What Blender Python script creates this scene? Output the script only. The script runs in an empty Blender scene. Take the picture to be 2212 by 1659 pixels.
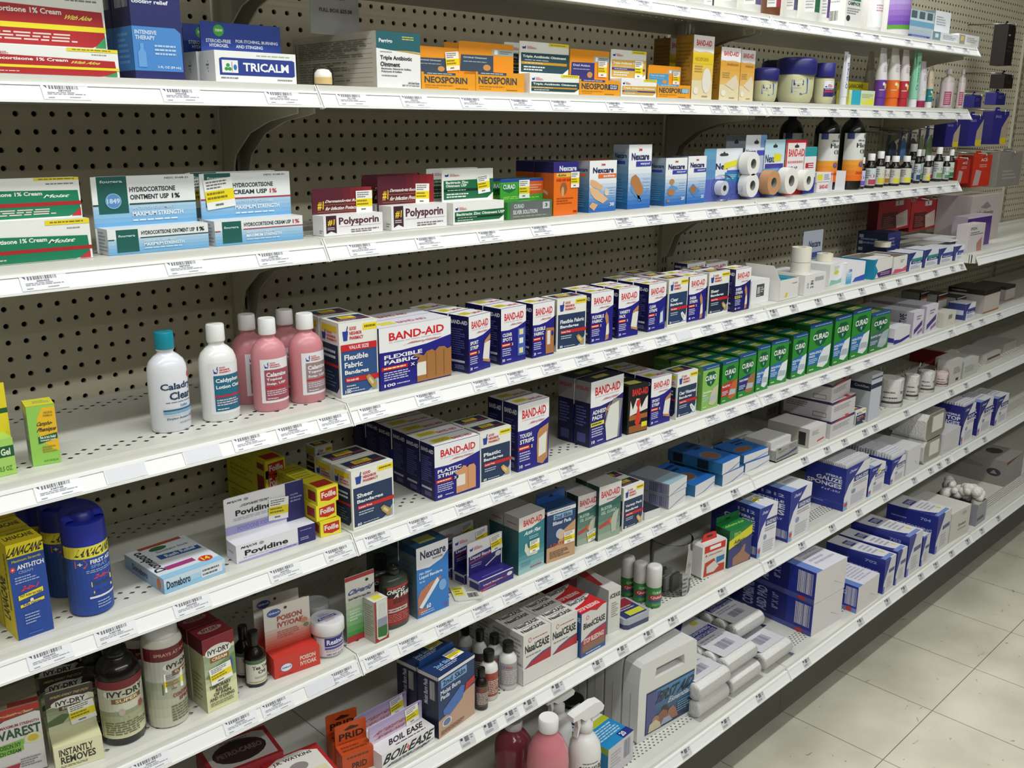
import bpy, bmesh, math, random
from mathutils import Vector, Matrix
random.seed(7)
S = bpy.context.scene
COL = S.collection
IN = .0254
W = 48*IN
# ---------------------------------------------------------------- camera
F = 2051.893
CX, CY = 1106., 829.5
RW = [Vector((0.7149504754, -0.6991554359, 0.0052434673)), Vector((-0.1808930040, -0.1922134203, -0.9645370507)), Vector((0.6753691869, 0.6886477165, -0.2638954033))]
CAM = Vector((-0.8121537109, -1.5134072522, 1.5989976827))
cd = bpy.data.cameras.new('camera'); cam = bpy.data.objects.new('camera', cd); COL.objects.link(cam)
cd.sensor_fit = 'HORIZONTAL'; cd.sensor_width = 36; cd.lens = 36*F/2212; cd.clip_start = .05; cd.clip_end = 60
r, d, f = RW
cam.matrix_world = Matrix(((r.x, -d.x, -f.x, CAM.x), (r.y, -d.y, -f.y, CAM.y), (r.z, -d.z, -f.z, CAM.z), (0, 0, 0, 1)))
S.camera = cam
def ray(x, y):
    return RW[0]*((x-CX)/F)+RW[1]*((y-CY)/F)+RW[2]
def onZ(x, y, z):
    q = ray(x, y); return CAM+q*((z-CAM.z)/q.z)
def onY(x, y, Y):
    q = ray(x, y); return CAM+q*((Y-CAM.y)/q.y)
def prj(P):
    v = Vector(P)-CAM; w = v.dot(RW[2]); return CX+F*v.dot(RW[0])/w, CY+F*v.dot(RW[1])/w
def solveX(px, Y, Z):            # the X at which a point (X,Y,Z) is seen in column px
    a = RW[0]*F-RW[2]*(px-CX)
    return CAM.x-(a.y*(Y-CAM.y)+a.z*(Z-CAM.z))/a.x
def solveZ(py, X, Y):            # the Z at which a point (X,Y,Z) is seen in row py
    a = RW[1]*F-RW[2]*(py-CY)
    return CAM.z-(a.x*(X-CAM.x)+a.y*(Y-CAM.y))/a.z
# ---------------------------------------------------------------- materials
_m = {}
def lin(c): return tuple(((v/255)/12.92 if v/255 <= .04045 else ((v/255+.055)/1.055)**2.4) for v in c)
NAMED = dict(W='f2f2f0', K='16161a', R='d01f26', B='1c1a8c', N='263c66', Y='f2dc1e', G='2f9a34', g='8a8a8a', T='c98f5a', D='3a3a3c', C='efe9cf', L='9a9a98', O='f07018')
def hexc(c):
    c = NAMED.get(c, c); return tuple(int(c[i:i+2], 16) for i in (0, 2, 4))
def mat(c, rough=.45, metal=0, kind=None):
    key = (c, rough, metal, kind)
    if key in _m: return _m[key]
    m = bpy.data.materials.new('m_'+str(c)); m.use_nodes = True; nt = m.node_tree; b = nt.nodes['Principled BSDF']
    rgb = lin(hexc(c)); b.inputs['Base Color'].default_value = (*rgb, 1); b.inputs['Roughness'].default_value = rough; b.inputs['Metallic'].default_value = metal
    if kind == 'clear':
        out = nt.nodes['Material Output']; nt.nodes.remove(b)
        tr = nt.nodes.new('ShaderNodeBsdfTransparent'); tr.inputs[0].default_value = (*[1-(1-v)*.07 for v in rgb], 1)
        gl = nt.nodes.new('ShaderNodeBsdfGlossy'); gl.inputs['Roughness'].default_value = rough
        fr = nt.nodes.new('ShaderNodeLayerWeight'); fr.inputs[0].default_value = .10
        mx = nt.nodes.new('ShaderNodeMixShader'); nt.links.new(fr.outputs['Fresnel'], mx.inputs[0]); nt.links.new(tr.outputs[0], mx.inputs[1]); nt.links.new(gl.outputs[0], mx.inputs[2]); nt.links.new(mx.outputs[0], out.inputs[0])
    elif kind in ('grain', 'fluff'):
        tc = nt.nodes.new('ShaderNodeTexCoord'); n = nt.nodes.new('ShaderNodeTexNoise'); n.inputs['Scale'].default_value = 900 if kind == 'grain' else 160; n.inputs['Detail'].default_value = 4
        bp = nt.nodes.new('ShaderNodeBump'); bp.inputs['Strength'].default_value = .15 if kind == 'grain' else .8; bp.inputs['Distance'].default_value = .001 if kind == 'grain' else .004
        nt.links.new(tc.outputs['Object'], n.inputs['Vector']); nt.links.new(n.outputs['Fac'], bp.inputs['Height']); nt.links.new(bp.outputs[0], b.inputs['Normal'])
    _m[key] = m; return m
# ---------------------------------------------------------------- text shapes
_t = {}
def textshape(s):
    if s in _t: return _t[s]
    cu = bpy.data.curves.new('t', 'FONT'); cu.body = s; cu.resolution_u = 2; cu.offset = .03; cu.fill_mode = 'FRONT'
    o = bpy.data.objects.new('t', cu); me = bpy.data.meshes.new_from_object(o)
    vs = [(v.co.x, v.co.y) for v in me.vertices]; fs = [tuple(p.vertices) for p in me.polygons]
    bpy.data.objects.remove(o); bpy.data.curves.remove(cu); bpy.data.meshes.remove(me)
    x0 = min(v[0] for v in vs); x1 = max(v[0] for v in vs); y0 = min(v[1] for v in vs); y1 = max(v[1] for v in vs)
    vs = [((x-x0)/(x1-x0), (y-y0)/max(1e-6, y1-y0)) for x, y in vs]
    _t[s] = (vs, fs); return _t[s]
# ---------------------------------------------------------------- mesh builder
class MB:
    def __init__(s): s.v = []; s.f = []; s.m = []; s.mats = []; s.sm = []
    def mi(s, m):
        if isinstance(m, str): m = mat(m)
        if m not in s.mats: s.mats.append(m)
        return s.mats.index(m)
    def add(s, vs, fs, m, smooth=False):
        o = len(s.v); s.v += [tuple(v) for v in vs]; i = s.mi(m)
        for f in fs: s.f.append(tuple(o+k for k in f)); s.m.append(i); s.sm.append(smooth)
        return s
    def box(s, x0, y0, z0, x1, y1, z1, m):
        v = [(x0, y0, z0), (x1, y0, z0), (x1, y1, z0), (x0, y1, z0), (x0, y0, z1), (x1, y0, z1), (x1, y1, z1), (x0, y1, z1)]
        return s.add(v, [(0, 3, 2, 1), (4, 5, 6, 7), (0, 1, 5, 4), (1, 2, 6, 5), (2, 3, 7, 6), (3, 0, 4, 7)], m)
    def prism(s, pts, a, b, axis, m):      # polygon pts extruded from a to b along an axis
        n = len(pts)
        def P(p, t): return (t, p[0], p[1]) if axis == 0 else ((p[0], t, p[1]) if axis == 1 else (p[0], p[1], t))
        v = [P(p, a) for p in pts]+[P(p, b) for p in pts]
        return s.add(v, [tuple(range(n))[::-1], tuple(range(n, 2*n))]+[(i, (i+1) % n, n+(i+1) % n, n+i) for i in range(n)], m)
    def lathe(s, prof, m, n=28, sx=1, sy=1, c=(0, 0, 0), p=2, tilt=None):
        vs = []
        for r_, z in prof:
            for k in range(n):
                a = 2*math.pi*k/n; ca, sa = math.cos(a), math.sin(a)
                if p != 2: ca = math.copysign(abs(ca)**(2/p), ca); sa = math.copysign(abs(sa)**(2/p), sa)
                vs.append((c[0]+r_*ca*sx, c[1]+r_*sa*sy, c[2]+z))
        fs = [(i*n+k, i*n+(k+1) % n, (i+1)*n+(k+1) % n, (i+1)*n+k) for i in range(len(prof)-1) for k in range(n)]
        s.add(vs, fs, m, True)
        o = len(prof)-1
        return s.add([vs[k] for k in range(n)]+[vs[o*n+k] for k in range(n)], [tuple(range(n))[::-1], tuple(range(n, 2*n))], m)
    def tube(s, pts, r_, m, n=8):
        pts = [Vector(p) for p in pts]; vs = []
        for i, p in enumerate(pts):
            t = (pts[min(i+1, len(pts)-1)]-pts[max(i-1, 0)]).normalized(); u = t.orthogonal().normalized() if abs(t.z) > .9 else t.cross(Vector((0, 0, 1))).normalized(); w = t.cross(u)
            rr = r_[i] if isinstance(r_, (list, tuple)) else r_
            vs += [tuple(p+(u*math.cos(2*math.pi*k/n)+w*math.sin(2*math.pi*k/n))*rr) for k in range(n)]
        fs = [(i*n+k, i*n+(k+1) % n, (i+1)*n+(k+1) % n, (i+1)*n+k) for i in range(len(pts)-1) for k in range(n)]
        return s.add(vs, fs+[tuple(range(n))[::-1], tuple(range(len(vs)-n, len(vs)))], m, True)
    def xf(s, M, start=0):
        s.v[start:] = [tuple(M @ Vector(v)) for v in s.v[start:]]; return s
    # art: printed shapes laid on a surface; mp(u,v,k) gives the point, k the print layer
    def art(s, mp, ops, seg=1, rough=.45, k0=1):
        for k, op in enumerate(ops, k0):
            t = op[0]; e = k*.00007+.00018
            if t == 'r':
                u0, v0, u1, v1, c = op[1:6]; n = max(1, int(abs(u1-u0)*seg+.5))
                vs = []
                for i in range(n+1):
                    u = u0+(u1-u0)*i/n; vs += [mp(u, v0, e), mp(u, v1, e)]
                s.add(vs, [(2*i, 2*i+2, 2*i+3, 2*i+1) for i in range(n)], mat(c, rough))
            elif t == 'p':
                s.add([mp(u, v, e) for u, v in op[1]], [tuple(range(len(op[1])))], mat(op[2], rough))
            elif t == 'e':
                u, v, a, b, c = op[1:6]; N = 18
                s.add([mp(u+a*math.cos(2*math.pi*i/N), v+b*math.sin(2*math.pi*i/N), e) for i in range(N)], [tuple(range(N))], mat(c, rough))
            elif t == 't':
                u0, v0, u1, v1, txt, c = op[1:7]
                if not txt.strip(): continue
                sh = op[7] if len(op) > 7 else 0
                vs, fs = textshape(txt)
                s.add([mp(u0+(u1-u0)*(x+sh*(y-.5)), v0+(v1-v0)*y, e) for x, y in vs], fs, mat(c, rough))
            elif t == 'v':                # text running up the face
                u0, v0, u1, v1, txt, c = op[1:7]
                vs, fs = textshape(txt)
                s.add([mp(u1-(u1-u0)*y, v0+(v1-v0)*x, e) for x, y in vs], fs, mat(c, rough))
            elif t == 'l':                # rows of print too small to read
                u0, v0, u1, v1, n, c = op[1:7]; R = random.Random(int(abs(u0*977+v0*131+n*17)))
                h = (v1-v0)/n; vs = []; fs = []
                for i in range(n):
                    x = u0; y = v1-h*(i+.75); end = u1-(u1-u0)*R.choice((0, .05, .12, .3))
                    while x < end-.01:
                        w = (u1-u0)*R.uniform(.06, .2); q = min(end, x+w); o = len(vs)
                        vs += [mp(x, y, e), mp(q, y, e), mp(q, y+h*.5, e), mp(x, y+h*.5, e)]; fs.append((o, o+1, o+2, o+3)); x = q+(u1-u0)*.025
                if fs: s.add(vs, fs, mat(c, rough))
            elif t == 'b':
                u0, v0, u1, v1, c = op[1:6]; R = random.Random(5); x = u0; vs = []; fs = []; n = 22
                while x < u1:
                    w = (u1-u0)/n*R.choice((.4, .8, 1.3)); o = len(vs); q = min(u1, x+w)
                    vs += [mp(x, v0, e), mp(q, v0, e), mp(q, v1, e), mp(x, v1, e)]; fs.append((o, o+1, o+2, o+3)); x = q+(u1-u0)/n*R.choice((.5, .9))
                s.add(vs, fs, mat(c, rough))
        return s
    def build(s, name, parent=None, loc=None, rz=0):
        me = bpy.data.meshes.new(name); me.from_pydata(s.v, [], s.f)
        for m in s.mats: me.materials.append(m)
        me.polygons.foreach_set('material_index', s.m); me.polygons.foreach_set('use_smooth', s.sm); me.update()
        o = bpy.data.objects.new(name, me); COL.objects.link(o)
        if loc is not None: o.location = loc
        o.rotation_euler.z = rz
        if parent: o.parent = parent
        return o
def plane(O, U, V, N):
    O, U, V, N = Vector(O), Vector(U), Vector(V), Vector(N)
    return lambda u, v, k: tuple(O+U*u+V*v+N*k)
def cyl(R, z0, z1, a0, a1, sx=1, sy=1, c=(0, 0), p=2):       # a0..a1 in radians, seen from above
    def f(u, v, k):
        a = a0+(a1-a0)*u; ca, sa = math.cos(a), math.sin(a)
        if p != 2: ca = math.copysign(abs(ca)**(2/p), ca); sa = math.copysign(abs(sa)**(2/p), sa)
        return (c[0]+(R*sx+k)*ca, c[1]+(R*sy+k)*sa, z0+(z1-z0)*v)
    return f
def tag(o, label, cat, group=None, kind=None):
    if kind: o['kind'] = kind
    if label: o['label'] = label
    if cat: o['category'] = cat
    if group: o['group'] = group
    return o
def empty(name, loc, rz=0):
    o = bpy.data.objects.new(name, None); COL.objects.link(o); o.location = loc; o.rotation_euler.z = rz; o.empty_display_size = .02; return o
def dup(o, off, drz=0, label=None):
    r_ = o.copy(); COL.objects.link(r_); c, s_ = math.cos(o.rotation_euler.z), math.sin(o.rotation_euler.z)
    r_.location = o.location+Vector((c*off[0]-s_*off[1], s_*off[0]+c*off[1], off[2])); r_.rotation_euler.z += drz
    if label: r_['label'] = label
    for ch in o.children:
        q = ch.copy(); COL.objects.link(q); q.parent = r_
        for g in ch.children:
            h = g.copy(); COL.objects.link(h); h.parent = q
    return r_
# ---------------------------------------------------------------- shelf levels: (depth of the nose, height of the top surface)
SH = [(.2903, 1.843), (.288, 1.653), (.2862, 1.4285), (.3318, 1.1765), (.331, .956), (.3296, .7355), (.3764, .5175), (.4754, .2505)]
FLOOR = .03
LEVEL = ['topmost shelf', 'second shelf from the top', 'third shelf from the top', 'fourth shelf from the top', 'fourth shelf from the bottom', 'third shelf from the bottom', 'second shelf from the bottom', 'bottom deck']
THINGS = []   # (shelf, x, label) for naming price tags
def spot(sh, x, y):
    D, Z = SH[sh]
    if y <= 0:
        Y = -(D-.03)-y/100.; return Vector((solveX(x, Y, Z), Y, Z))
    p = onZ(x, y, Z)
    if p.y < -(D-.021): Y = -(D-.021); p = Vector((solveX(x, Y, Z), Y, Z))
    return p
DBG = []
def frame(sh, bl, br, ty):
    """front bottom corners and the row of the top edge -> base point, yaw, width, height"""
    A = spot(sh, *bl[:2])
    if len(bl) == 3: A = Vector((solveX(bl[0], A.y, bl[2]), A.y, bl[2]))
    if isinstance(br, tuple): Bp = spot(sh, *br)
    else: Bp = Vector((solveX(br, A.y, A.z), A.y, A.z))
    w = (Bp-A).length; rz = math.atan2(Bp.y-A.y, Bp.x-A.x); h = solveZ(ty, A.x, A.y)-A.z
    return A, rz, w, h
BACK = ['', ', second in its row', ', third in its row', ', fourth in its row', ', fifth in its row', ', sixth in its row', ', seventh in its row']
def faces(mb, w, dp, h, st, o=(0, 0, 0), lay=1):
    x, y, z = o
    P = {'F': plane((x, y, z), (w, 0, 0), (0, 0, h), (0, -1, 0)), 'L': plane((x, y+dp, z), (0, -dp, 0), (0, 0, h), (-1, 0, 0)),
         'R': plane((x+w, y, z), (0, dp, 0), (0, 0, h), (1, 0, 0)), 'T': plane((x, y, z+h), (w, 0, 0), (0, dp, 0), (0, 0, 1))}
    for k in 'FLRT':
        if st.get(k): mb.art(P[k], st[k], k0=lay)
STK = [('r', 0, 0, 1, 1, 'f6f6f2'), ('r', 0, .25, 1, .62, 'Y'), ('l', .08, .66, .8, .96, 3, '777777'), ('l', .06, .3, .75, .6, 2, '8a7a20'), ('l', .3, .06, .7, .2, 1, '666666')]
def sticker(root, mp, x, y, w, h, tilt=0):
    c, s_ = math.cos(tilt), math.sin(tilt)
    mb = MB(); mb.art(lambda u, v, k: mp(x+(u-.5)*w*c-(v-.5)*h*s_, y+(u-.5)*w*s_+(v-.5)*h*c, k+.0015), STK)
    return mb.build('price_sticker', root)
def box(name, label, cat, sh, bl, br, ty, dp, st, n=0, gap=.003, group=None, sk=None, up=0, fr=None, dx=0):
    """a carton: st holds its printed faces; n copies stand behind it"""
    A, rz, w, h = fr or frame(sh, bl, br, ty)
    lim = -A.y-.008
    if dp*(n+1)+gap*n > lim and n: n = max(0, int((lim+gap)/(dp+gap))-1)
    if n == 0: dp = min(dp, lim-.004)
    DBG.append((label[:34], sh, [round(v*100, 1) for v in (w, h, dp)], round(A.y*100, 1), round(math.degrees(rz)), n))
    mb = MB(); st = st or {}
    mb.box(0, 0, 0, w, dp, h, mat(st.get('base', 'W')))
    faces(mb, w, dp, h, st)
    o = mb.build(name, None, (A.x, A.y, A.z+up+.0004), rz); tag(o, label, cat, group)
    if sk:
        for q in (sk if isinstance(sk, list) else [sk]):
            fc, u, v, a, b, tl = q
            P = {'F': plane((0, 0, 0), (1, 0, 0), (0, 0, 1), (0, -1, 0)), 'T': plane((0, 0, h), (1, 0, 0), (0, 1, 0), (0, 0, 1))}[fc]
            sticker(o, P, u*w, v*(h if fc == 'F' else dp), a, b, tl)
    if not up: THINGS.append((sh, A.x+w/2, label))
    cp = [dup(o, (dx*(i+1)+random.uniform(-.001, .001), (dp+gap)*(i+1), 0), 0, label+BACK[i+1]) for i in range(n)]
    if n:
        for q in [o]+cp: q['group'] = group or ' '.join(label.split(' ')[:6])+' row'
    return o, w, dp, h
def pcarton(label, sh, bl, br, ty, dp, st, pl, pr, pty, ps, n=0, group=None, sk=None, cut=.006, lean=0):
    """an ointment carton: low box in front with a tall display panel rising from its back edge"""
    A, rz, w, h = frame(sh, bl, br, ty)
    o, w, dp, h = box('ointment_carton', label, 'carton', sh, bl, br, ty, dp, st, 0, group=group, fr=(A, rz, w, h))
    if rz:
        x0, x1 = 0, w; z1 = solveZ(pty, A.x-math.sin(rz)*dp, A.y+math.cos(rz)*dp)-A.z
    else:
        Yp = A.y+dp; x0 = solveX(pl, Yp, A.z+h*1.5)-A.x; x1 = solveX(pr, Yp, A.z+h*1.5)-A.x; z1 = solveZ(pty, A.x+x0, Yp)-A.z
    c = cut; mb = MB()
    pts = [(x0, 0), (x1, 0), (x1, z1-c), (x1-c, z1), (x0+c, z1), (x0, z1-c)]
    mb.prism(pts, dp-.0008, dp+.0008, 1, mat(ps.get('base', 'W')))
    y = dp-.0008
    if ps.get('F'):
        zc = h*.97
        mb.art(plane((x0, y, zc), (x1-x0, 0, 0), (0, 0, z1-zc-.0004), (0, -1, 0)), ps['F'])
    pn = mb.build('display_panel', o)
    if sk:
        u, v, a, b, tl = sk; sticker(pn, plane((0, y, 0), (1, 0, 0), (0, 0, 1), (0, -1, 0)), x0+u*(x1-x0), h+v*(z1-h), a, b, tl)
    cp = [dup(o, (-.002*(i+1), (dp+.006)*(i+1), 0), 0, label+BACK[i+1]) for i in range(n)]
    if n:
        for q in [o]+cp: q['group'] = group or ' '.join(label.split(' ')[:6])+' row'
    return o
def bspot(sh, cx, by, wpx):
    """bottle: centre column, row of the lowest visible point of the base (or setback), width in pixels"""
    D, Z = SH[sh]
    p = spot(sh, cx, by)
    if by > 0:
        for _ in range(4):
            R = wpx/2/F*(p-CAM).dot(RW[2]); q = (Vector((p.x, p.y, 0))-Vector((CAM.x, CAM.y, 0))).normalized(); g = spot(sh, cx, by); p = g+q*R
            p.z = Z
    R = wpx/2/F*(p-CAM).dot(RW[2])
    if p.y-R < -(D-.02): p.y = -(D-.02)+R; p.x = solveX(cx, p.y, Z)
    return p, R
def bottle(name, label, cat, sh, cx, by, wpx, ty, prof, body, capprof=None, cap=None, lab=None, ang=-90, span=150, flat=1, group=None, rough=.3, zlab=(.08, .62), sk=None, p=2, n=0, kind=None, capname='cap'):
    """turned bottle; prof/capprof list (radius fraction, height fraction)"""
    C, R = bspot(sh, cx, by, wpx)
    H = solveZ(ty, C.x, C.y)-C.z
    DBG.append((label[:34], sh, [round(v*100, 1) for v in (2*R, H)], round(C.y*100, 1), 0, 0))
    ro = empty(name, (C.x, C.y, C.z+.0004)); tag(ro, label, cat, group)
    MB().lathe([(R*a, H*b) for a, b in prof], mat(body, rough, 0, kind), sy=flat, p=p).build('bottle_body', ro)
    if capprof: MB().lathe([(R*a, H*b) for a, b in capprof], mat(cap, .35), n=24).build(capname, ro)
    if lab:
        a0 = math.radians(ang-span/2); a1 = math.radians(ang+span/2); mb = MB()
        mb.art(cyl(R*lab.get('r', 1.0), H*zlab[0], H*zlab[1], a0, a1, 1, flat, (0, 0), p), lab['F'], seg=14, rough=.4); mb.build('label', ro)
    THINGS.append((sh, C.x, label))
    for i in range(n): dup(ro, (random.uniform(-.004, .004), (2*R*flat+.006)*(i+1), 0), 0, label+BACK[i+1])
    return ro, R, H
# ================================================================= the setting
def nodes(m):
    nt = m.node_tree; L_ = nt.links.new
    def M_(op, a, b=None, c=None):
        n = nt.nodes.new('ShaderNodeMath'); n.operation = op
        for i, v in enumerate((a, b, c)):
            if v is None: continue
            if isinstance(v, (int, float)): n.inputs[i].default_value = v
            else: L_(v, n.inputs[i])
        return n.outputs[0]
    return nt, L_, M_
def coords(nt, L_, what='Object'):
    tc = nt.nodes.new('ShaderNodeTexCoord'); sp = nt.nodes.new('ShaderNodeSeparateXYZ'); L_(tc.outputs[what], sp.inputs[0]); return tc, sp.outputs[0], sp.outputs[1], sp.outputs[2]
def holed(m, fac, L_, nt):
    b = nt.nodes['Principled BSDF']; out = nt.nodes['Material Output']; tr = nt.nodes.new('ShaderNodeBsdfTransparent'); mx = nt.nodes.new('ShaderNodeMixShader')
    L_(fac, mx.inputs[0]); L_(b.outputs[0], mx.inputs[1]); L_(tr.outputs[0], mx.inputs[2]); L_(mx.outputs[0], out.inputs[0])
def pegmat(zr):
    m = bpy.data.materials.new('pegboard'); m.use_nodes = True; nt, L_, M_ = nodes(m); b = nt.nodes['Principled BSDF']
    b.inputs['Base Color'].default_value = (*lin((200, 192, 168)), 1); b.inputs['Roughness'].default_value = .5
    tc, x, y, z = coords(nt, L_)
    def cell(v, off): return M_('MULTIPLY', M_('SUBTRACT', M_('FRACT', M_('ADD', M_('DIVIDE', M_('SUBTRACT', v, off), IN), 100.5)), .5), IN)
    dx, dz = cell(x, 0), cell(z, zr); d2 = M_('ADD', M_('MULTIPLY', dx, dx), M_('MULTIPLY', dz, dz))
    holed(m, M_('LESS_THAN', d2, .0040**2), L_, nt); return m
SHELFC = (212, 211, 203)
_sm = {}
def shelfmat(D, fine=False):
    if (D, fine) in _sm: return _sm[(D, fine)]
    m = bpy.data.materials.new('enamel_perforated'); m.use_nodes = True; nt, L_, M_ = nodes(m); b = nt.nodes['Principled BSDF']
    b.inputs['Base Color'].default_value = (*lin(SHELFC), 1); b.inputs['Roughness'].default_value = .38
    tc, x, y, z = coords(nt, L_)
    px, py = (.0140, .0080) if fine else (.0254, .0105)
    q = M_('ADD', M_('DIVIDE', y, py), 100.); row = M_('FLOOR', q); dy = M_('MULTIPLY', M_('SUBTRACT', M_('FRACT', q), .5), py)
    xs = M_('ADD', M_('DIVIDE', x, px), M_('MULTIPLY', M_('MODULO', row, 2.), .5)); dx = M_('MULTIPLY', M_('SUBTRACT', M_('FRACT', xs), .5), px)
    v = M_('ADD', M_('DIVIDE', M_('ABSOLUTE', dx), .0036 if fine else .0046), M_('DIVIDE', M_('ABSOLUTE', dy), .0028 if fine else .0036))
    hole = M_('LESS_THAN', v, 1.)
    f0 = int(-(D-.045)/py)*py; fr = M_('MULTIPLY', M_('GREATER_THAN', y, f0-.0001), M_('LESS_THAN', y, f0+py*(5 if fine else 3)))
    bk = M_('MULTIPLY', M_('GREATER_THAN', y, int(-.075/py)*py), M_('LESS_THAN', y, int(-.075/py)*py+3*py))
    holed(m, M_('MULTIPLY', hole, M_('MAXIMUM', fr, bk)), L_, nt); _sm[(D, fine)] = m; return m
ENAM = mat('dcdbd3', .38); RAILM = mat('ececea', .3); UPM = mat('a8a390', .45)
BAYN = ['near left bay', 'second bay', 'third bay', 'far right bay', 'farthest bay at the right edge']
ZPEG = [1.60972, 1.60261, 1.34355, 1.3372, 1.34]
RAILS = {}
def shelf(sh, j):
    D, Z = SH[sh]; X0 = (j-1)*W+.001; w = W-.002
    if j == 0: X0 -= 0
    mb = MB(); mb.box(0, -(D-.028), -.003, w, -.012, 0, shelfmat(D, sh >= 6))
    mb.box(0, -(D-.026), -.030, .0015, -.012, -.003, ENAM); mb.box(w-.0015, -(D-.026), -.030, w, -.012, -.003, ENAM)
    mb.box(0, -(D-.016), -.029, w, -(D-.029), -.0002, ENAM)          # folded front lip
    mb.box(0, -(D-.034), -.030, w, -(D-.036), -.003, ENAM)
    mb.box(0, -.016, -.030, w, -.012, -.003, ENAM)
    o = mb.build('gondola_shelf' if sh < 7 else 'base_deck', None, (X0, 0, Z))
    tag(o, 'white enamelled %s of the shelving, %s' % (LEVEL[sh], BAYN[j]), 'shelf', 'shelves of the gondola')
    r_ = MB(); a, b_ = (-(D-.0125), -.0100), (-D, -.0312)
    dy, dz = b_[0]-a[0], b_[1]-a[1]
    r_.prism([a, (a[0]+.003, a[1]), (b_[0]+.003, b_[1]), b_], .0006, w-.0006, 0, RAILM)
    r_.prism([(a[0]+.0035, a[1]+.0008), (a[0]-.0016, a[1]+.0008), (a[0]-.0030, a[1]-.0022), (a[0]-.0004, a[1]-.0010)], .0006, w-.0006, 0, RAILM)
    r_.prism([(b_[0]+.003, b_[1]-.0010), (b_[0]-.0022, b_[1]-.0010), (b_[0]-.0016, b_[1]+.0022), (b_[0], b_[1]+.0015)], .0006, w-.0006, 0, RAILM)
    for x in (0, w-.0016):
        r_.prism([(a[0]+.004, a[1]+.010), (a[0]-.002, a[1]+.001), (b_[0]-.0035, b_[1]-.0015), (b_[0]+.004, b_[1]-.0035)], x, x+.0016, 0, RAILM)
    r_.build('price_rail', o)
    if sh < 7:
        for x in (.012, w-.015):
            k = MB(); k.prism([(-D+.045, -.031), (-.012, -.031), (-.012, -.165), (-.028, -.160), (-.05, -.105), (-.10, -.070), (-.16, -.052), (-D+.045, -.040)], x, x+.003, 0, mat('b9b4a0', .4)); k.build('bracket', o)
    RAILS[(sh, j)] = o
for sh in range(8):
    for j in range(5):
        if j >= 3 and sh < 4: continue
        shelf(sh, j)
SH3 = (.372, 1.196)
SH.append(SH3); LEVEL.append('higher shelf'); shelf(8, 3); shelf(8, 4)
for j in range(5):
    m = pegmat(ZPEG[j]-1.0); mb = MB(); mb.box(0, 0, -.75, W, .005, 1.3, m)
    o = mb.build('pegboard_panel', None, ((j-1)*W, 0, 1.0)); tag(o, 'beige perforated back panel behind the %s' % BAYN[j], 'pegboard', 'pegboard panels')
    MB().box(0, .016, -.75, W, .02, 1.3, mat('15130f', .9)).build('hole_shade_backing', o)  # added black sheet, stands in for the dark inside the peg holes
    MB().box(.0005, -(.4754-.024), FLOOR-1+.075, W-.0005, -(.4754-.05), .2185-1, mat('38352f', .5)).build('kick_plate', o)
    MB().box(.0005, -.385, FLOOR-1, W-.0005, -.37, FLOOR-1+.075, mat('14120f', .7)).build('toe_board', o)
for j in range(6):
    mb = MB(); mb.box(-.0155, -.011, FLOOR, .0155, -.0005, 2.35, UPM)
    ops = []
    z = 0.3
    while z < 2.3:
        ops += [('r', .24, (z-FLOOR)/(2.35-FLOOR), .36, (z+.022-FLOOR)/(2.35-FLOOR), '14120e'), ('r', .64, (z-FLOOR)/(2.35-FLOOR), .76, (z+.022-FLOOR)/(2.35-FLOOR), '14120e')]; z += .0508/1.5
    for op in ops: mb.art(plane((-.0155, -.011, FLOOR), (.031, 0, 0), (0, 0, 2.35-FLOOR), (0, -1, 0)), [op])
    o = mb.build('upright_post', None, ((j-1)*W, 0, 0)); tag(o, ['slotted beige upright before the near left bay', 'slotted beige upright between near left bay and second bay', 'slotted beige upright between second and third bays', 'slotted beige upright between third and far right bays', 'slotted beige upright past the far right bay', 'slotted beige upright beyond the farthest bay'][j], 'shelf post', 'uprights of the gondola')
# floor, ceiling
m = bpy.data.materials.new('vinyl_tile'); m.use_nodes = True; nt, L_, M_ = nodes(m); b = nt.nodes['Principled BSDF']; b.inputs['Roughness'].default_value = .38
tc, x, y, z = coords(nt, L_)
def edge(v, off):
    t = M_('FRACT', M_('ADD', M_('DIVIDE', M_('SUBTRACT', v, off), .3048), 100.)); return M_('MINIMUM', t, M_('SUBTRACT', 1., t))
_c = onZ(2013.8, 1535, FLOOR)
ln = M_('LESS_THAN', M_('MINIMUM', edge(x, _c.x), edge(y, _c.y)), .0042)
n1 = nt.nodes.new('ShaderNodeTexNoise'); n1.inputs['Scale'].default_value = 5; n1.inputs['Detail'].default_value = 6
n2 = nt.nodes.new('ShaderNodeTexNoise'); n2.inputs['Scale'].default_value = 26; n2.inputs['Detail'].default_value = 3; n2.inputs['Distortion'].default_value = .8
mp_ = nt.nodes.new('ShaderNodeMapping'); mp_.inputs['Scale'].default_value = (1, 2.4, 1); mp_.inputs['Rotation'].default_value = (0, 0, .6)
L_(tc.outputs['Object'], n1.inputs['Vector']); L_(tc.outputs['Object'], mp_.inputs[0]); L_(mp_.outputs[0], n2.inputs['Vector'])
r1 = nt.nodes.new('ShaderNodeValToRGB'); r1.color_ramp.elements[0].position = .3; r1.color_ramp.elements[1].position = .7
r1.color_ramp.elements[0].color = (*lin((182, 178, 160)), 1); r1.color_ramp.elements[1].color = (*lin((206, 202, 184)), 1); L_(n1.outputs['Fac'], r1.inputs[0])
sp_ = M_('GREATER_THAN', n2.outputs['Fac'], .715)
mx = nt.nodes.new('ShaderNodeMixRGB'); L_(M_('MULTIPLY', sp_, .55), mx.inputs[0]); L_(r1.outputs[0], mx.inputs[1]); mx.inputs[2].default_value = (*lin((92, 86, 72)), 1)
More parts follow.
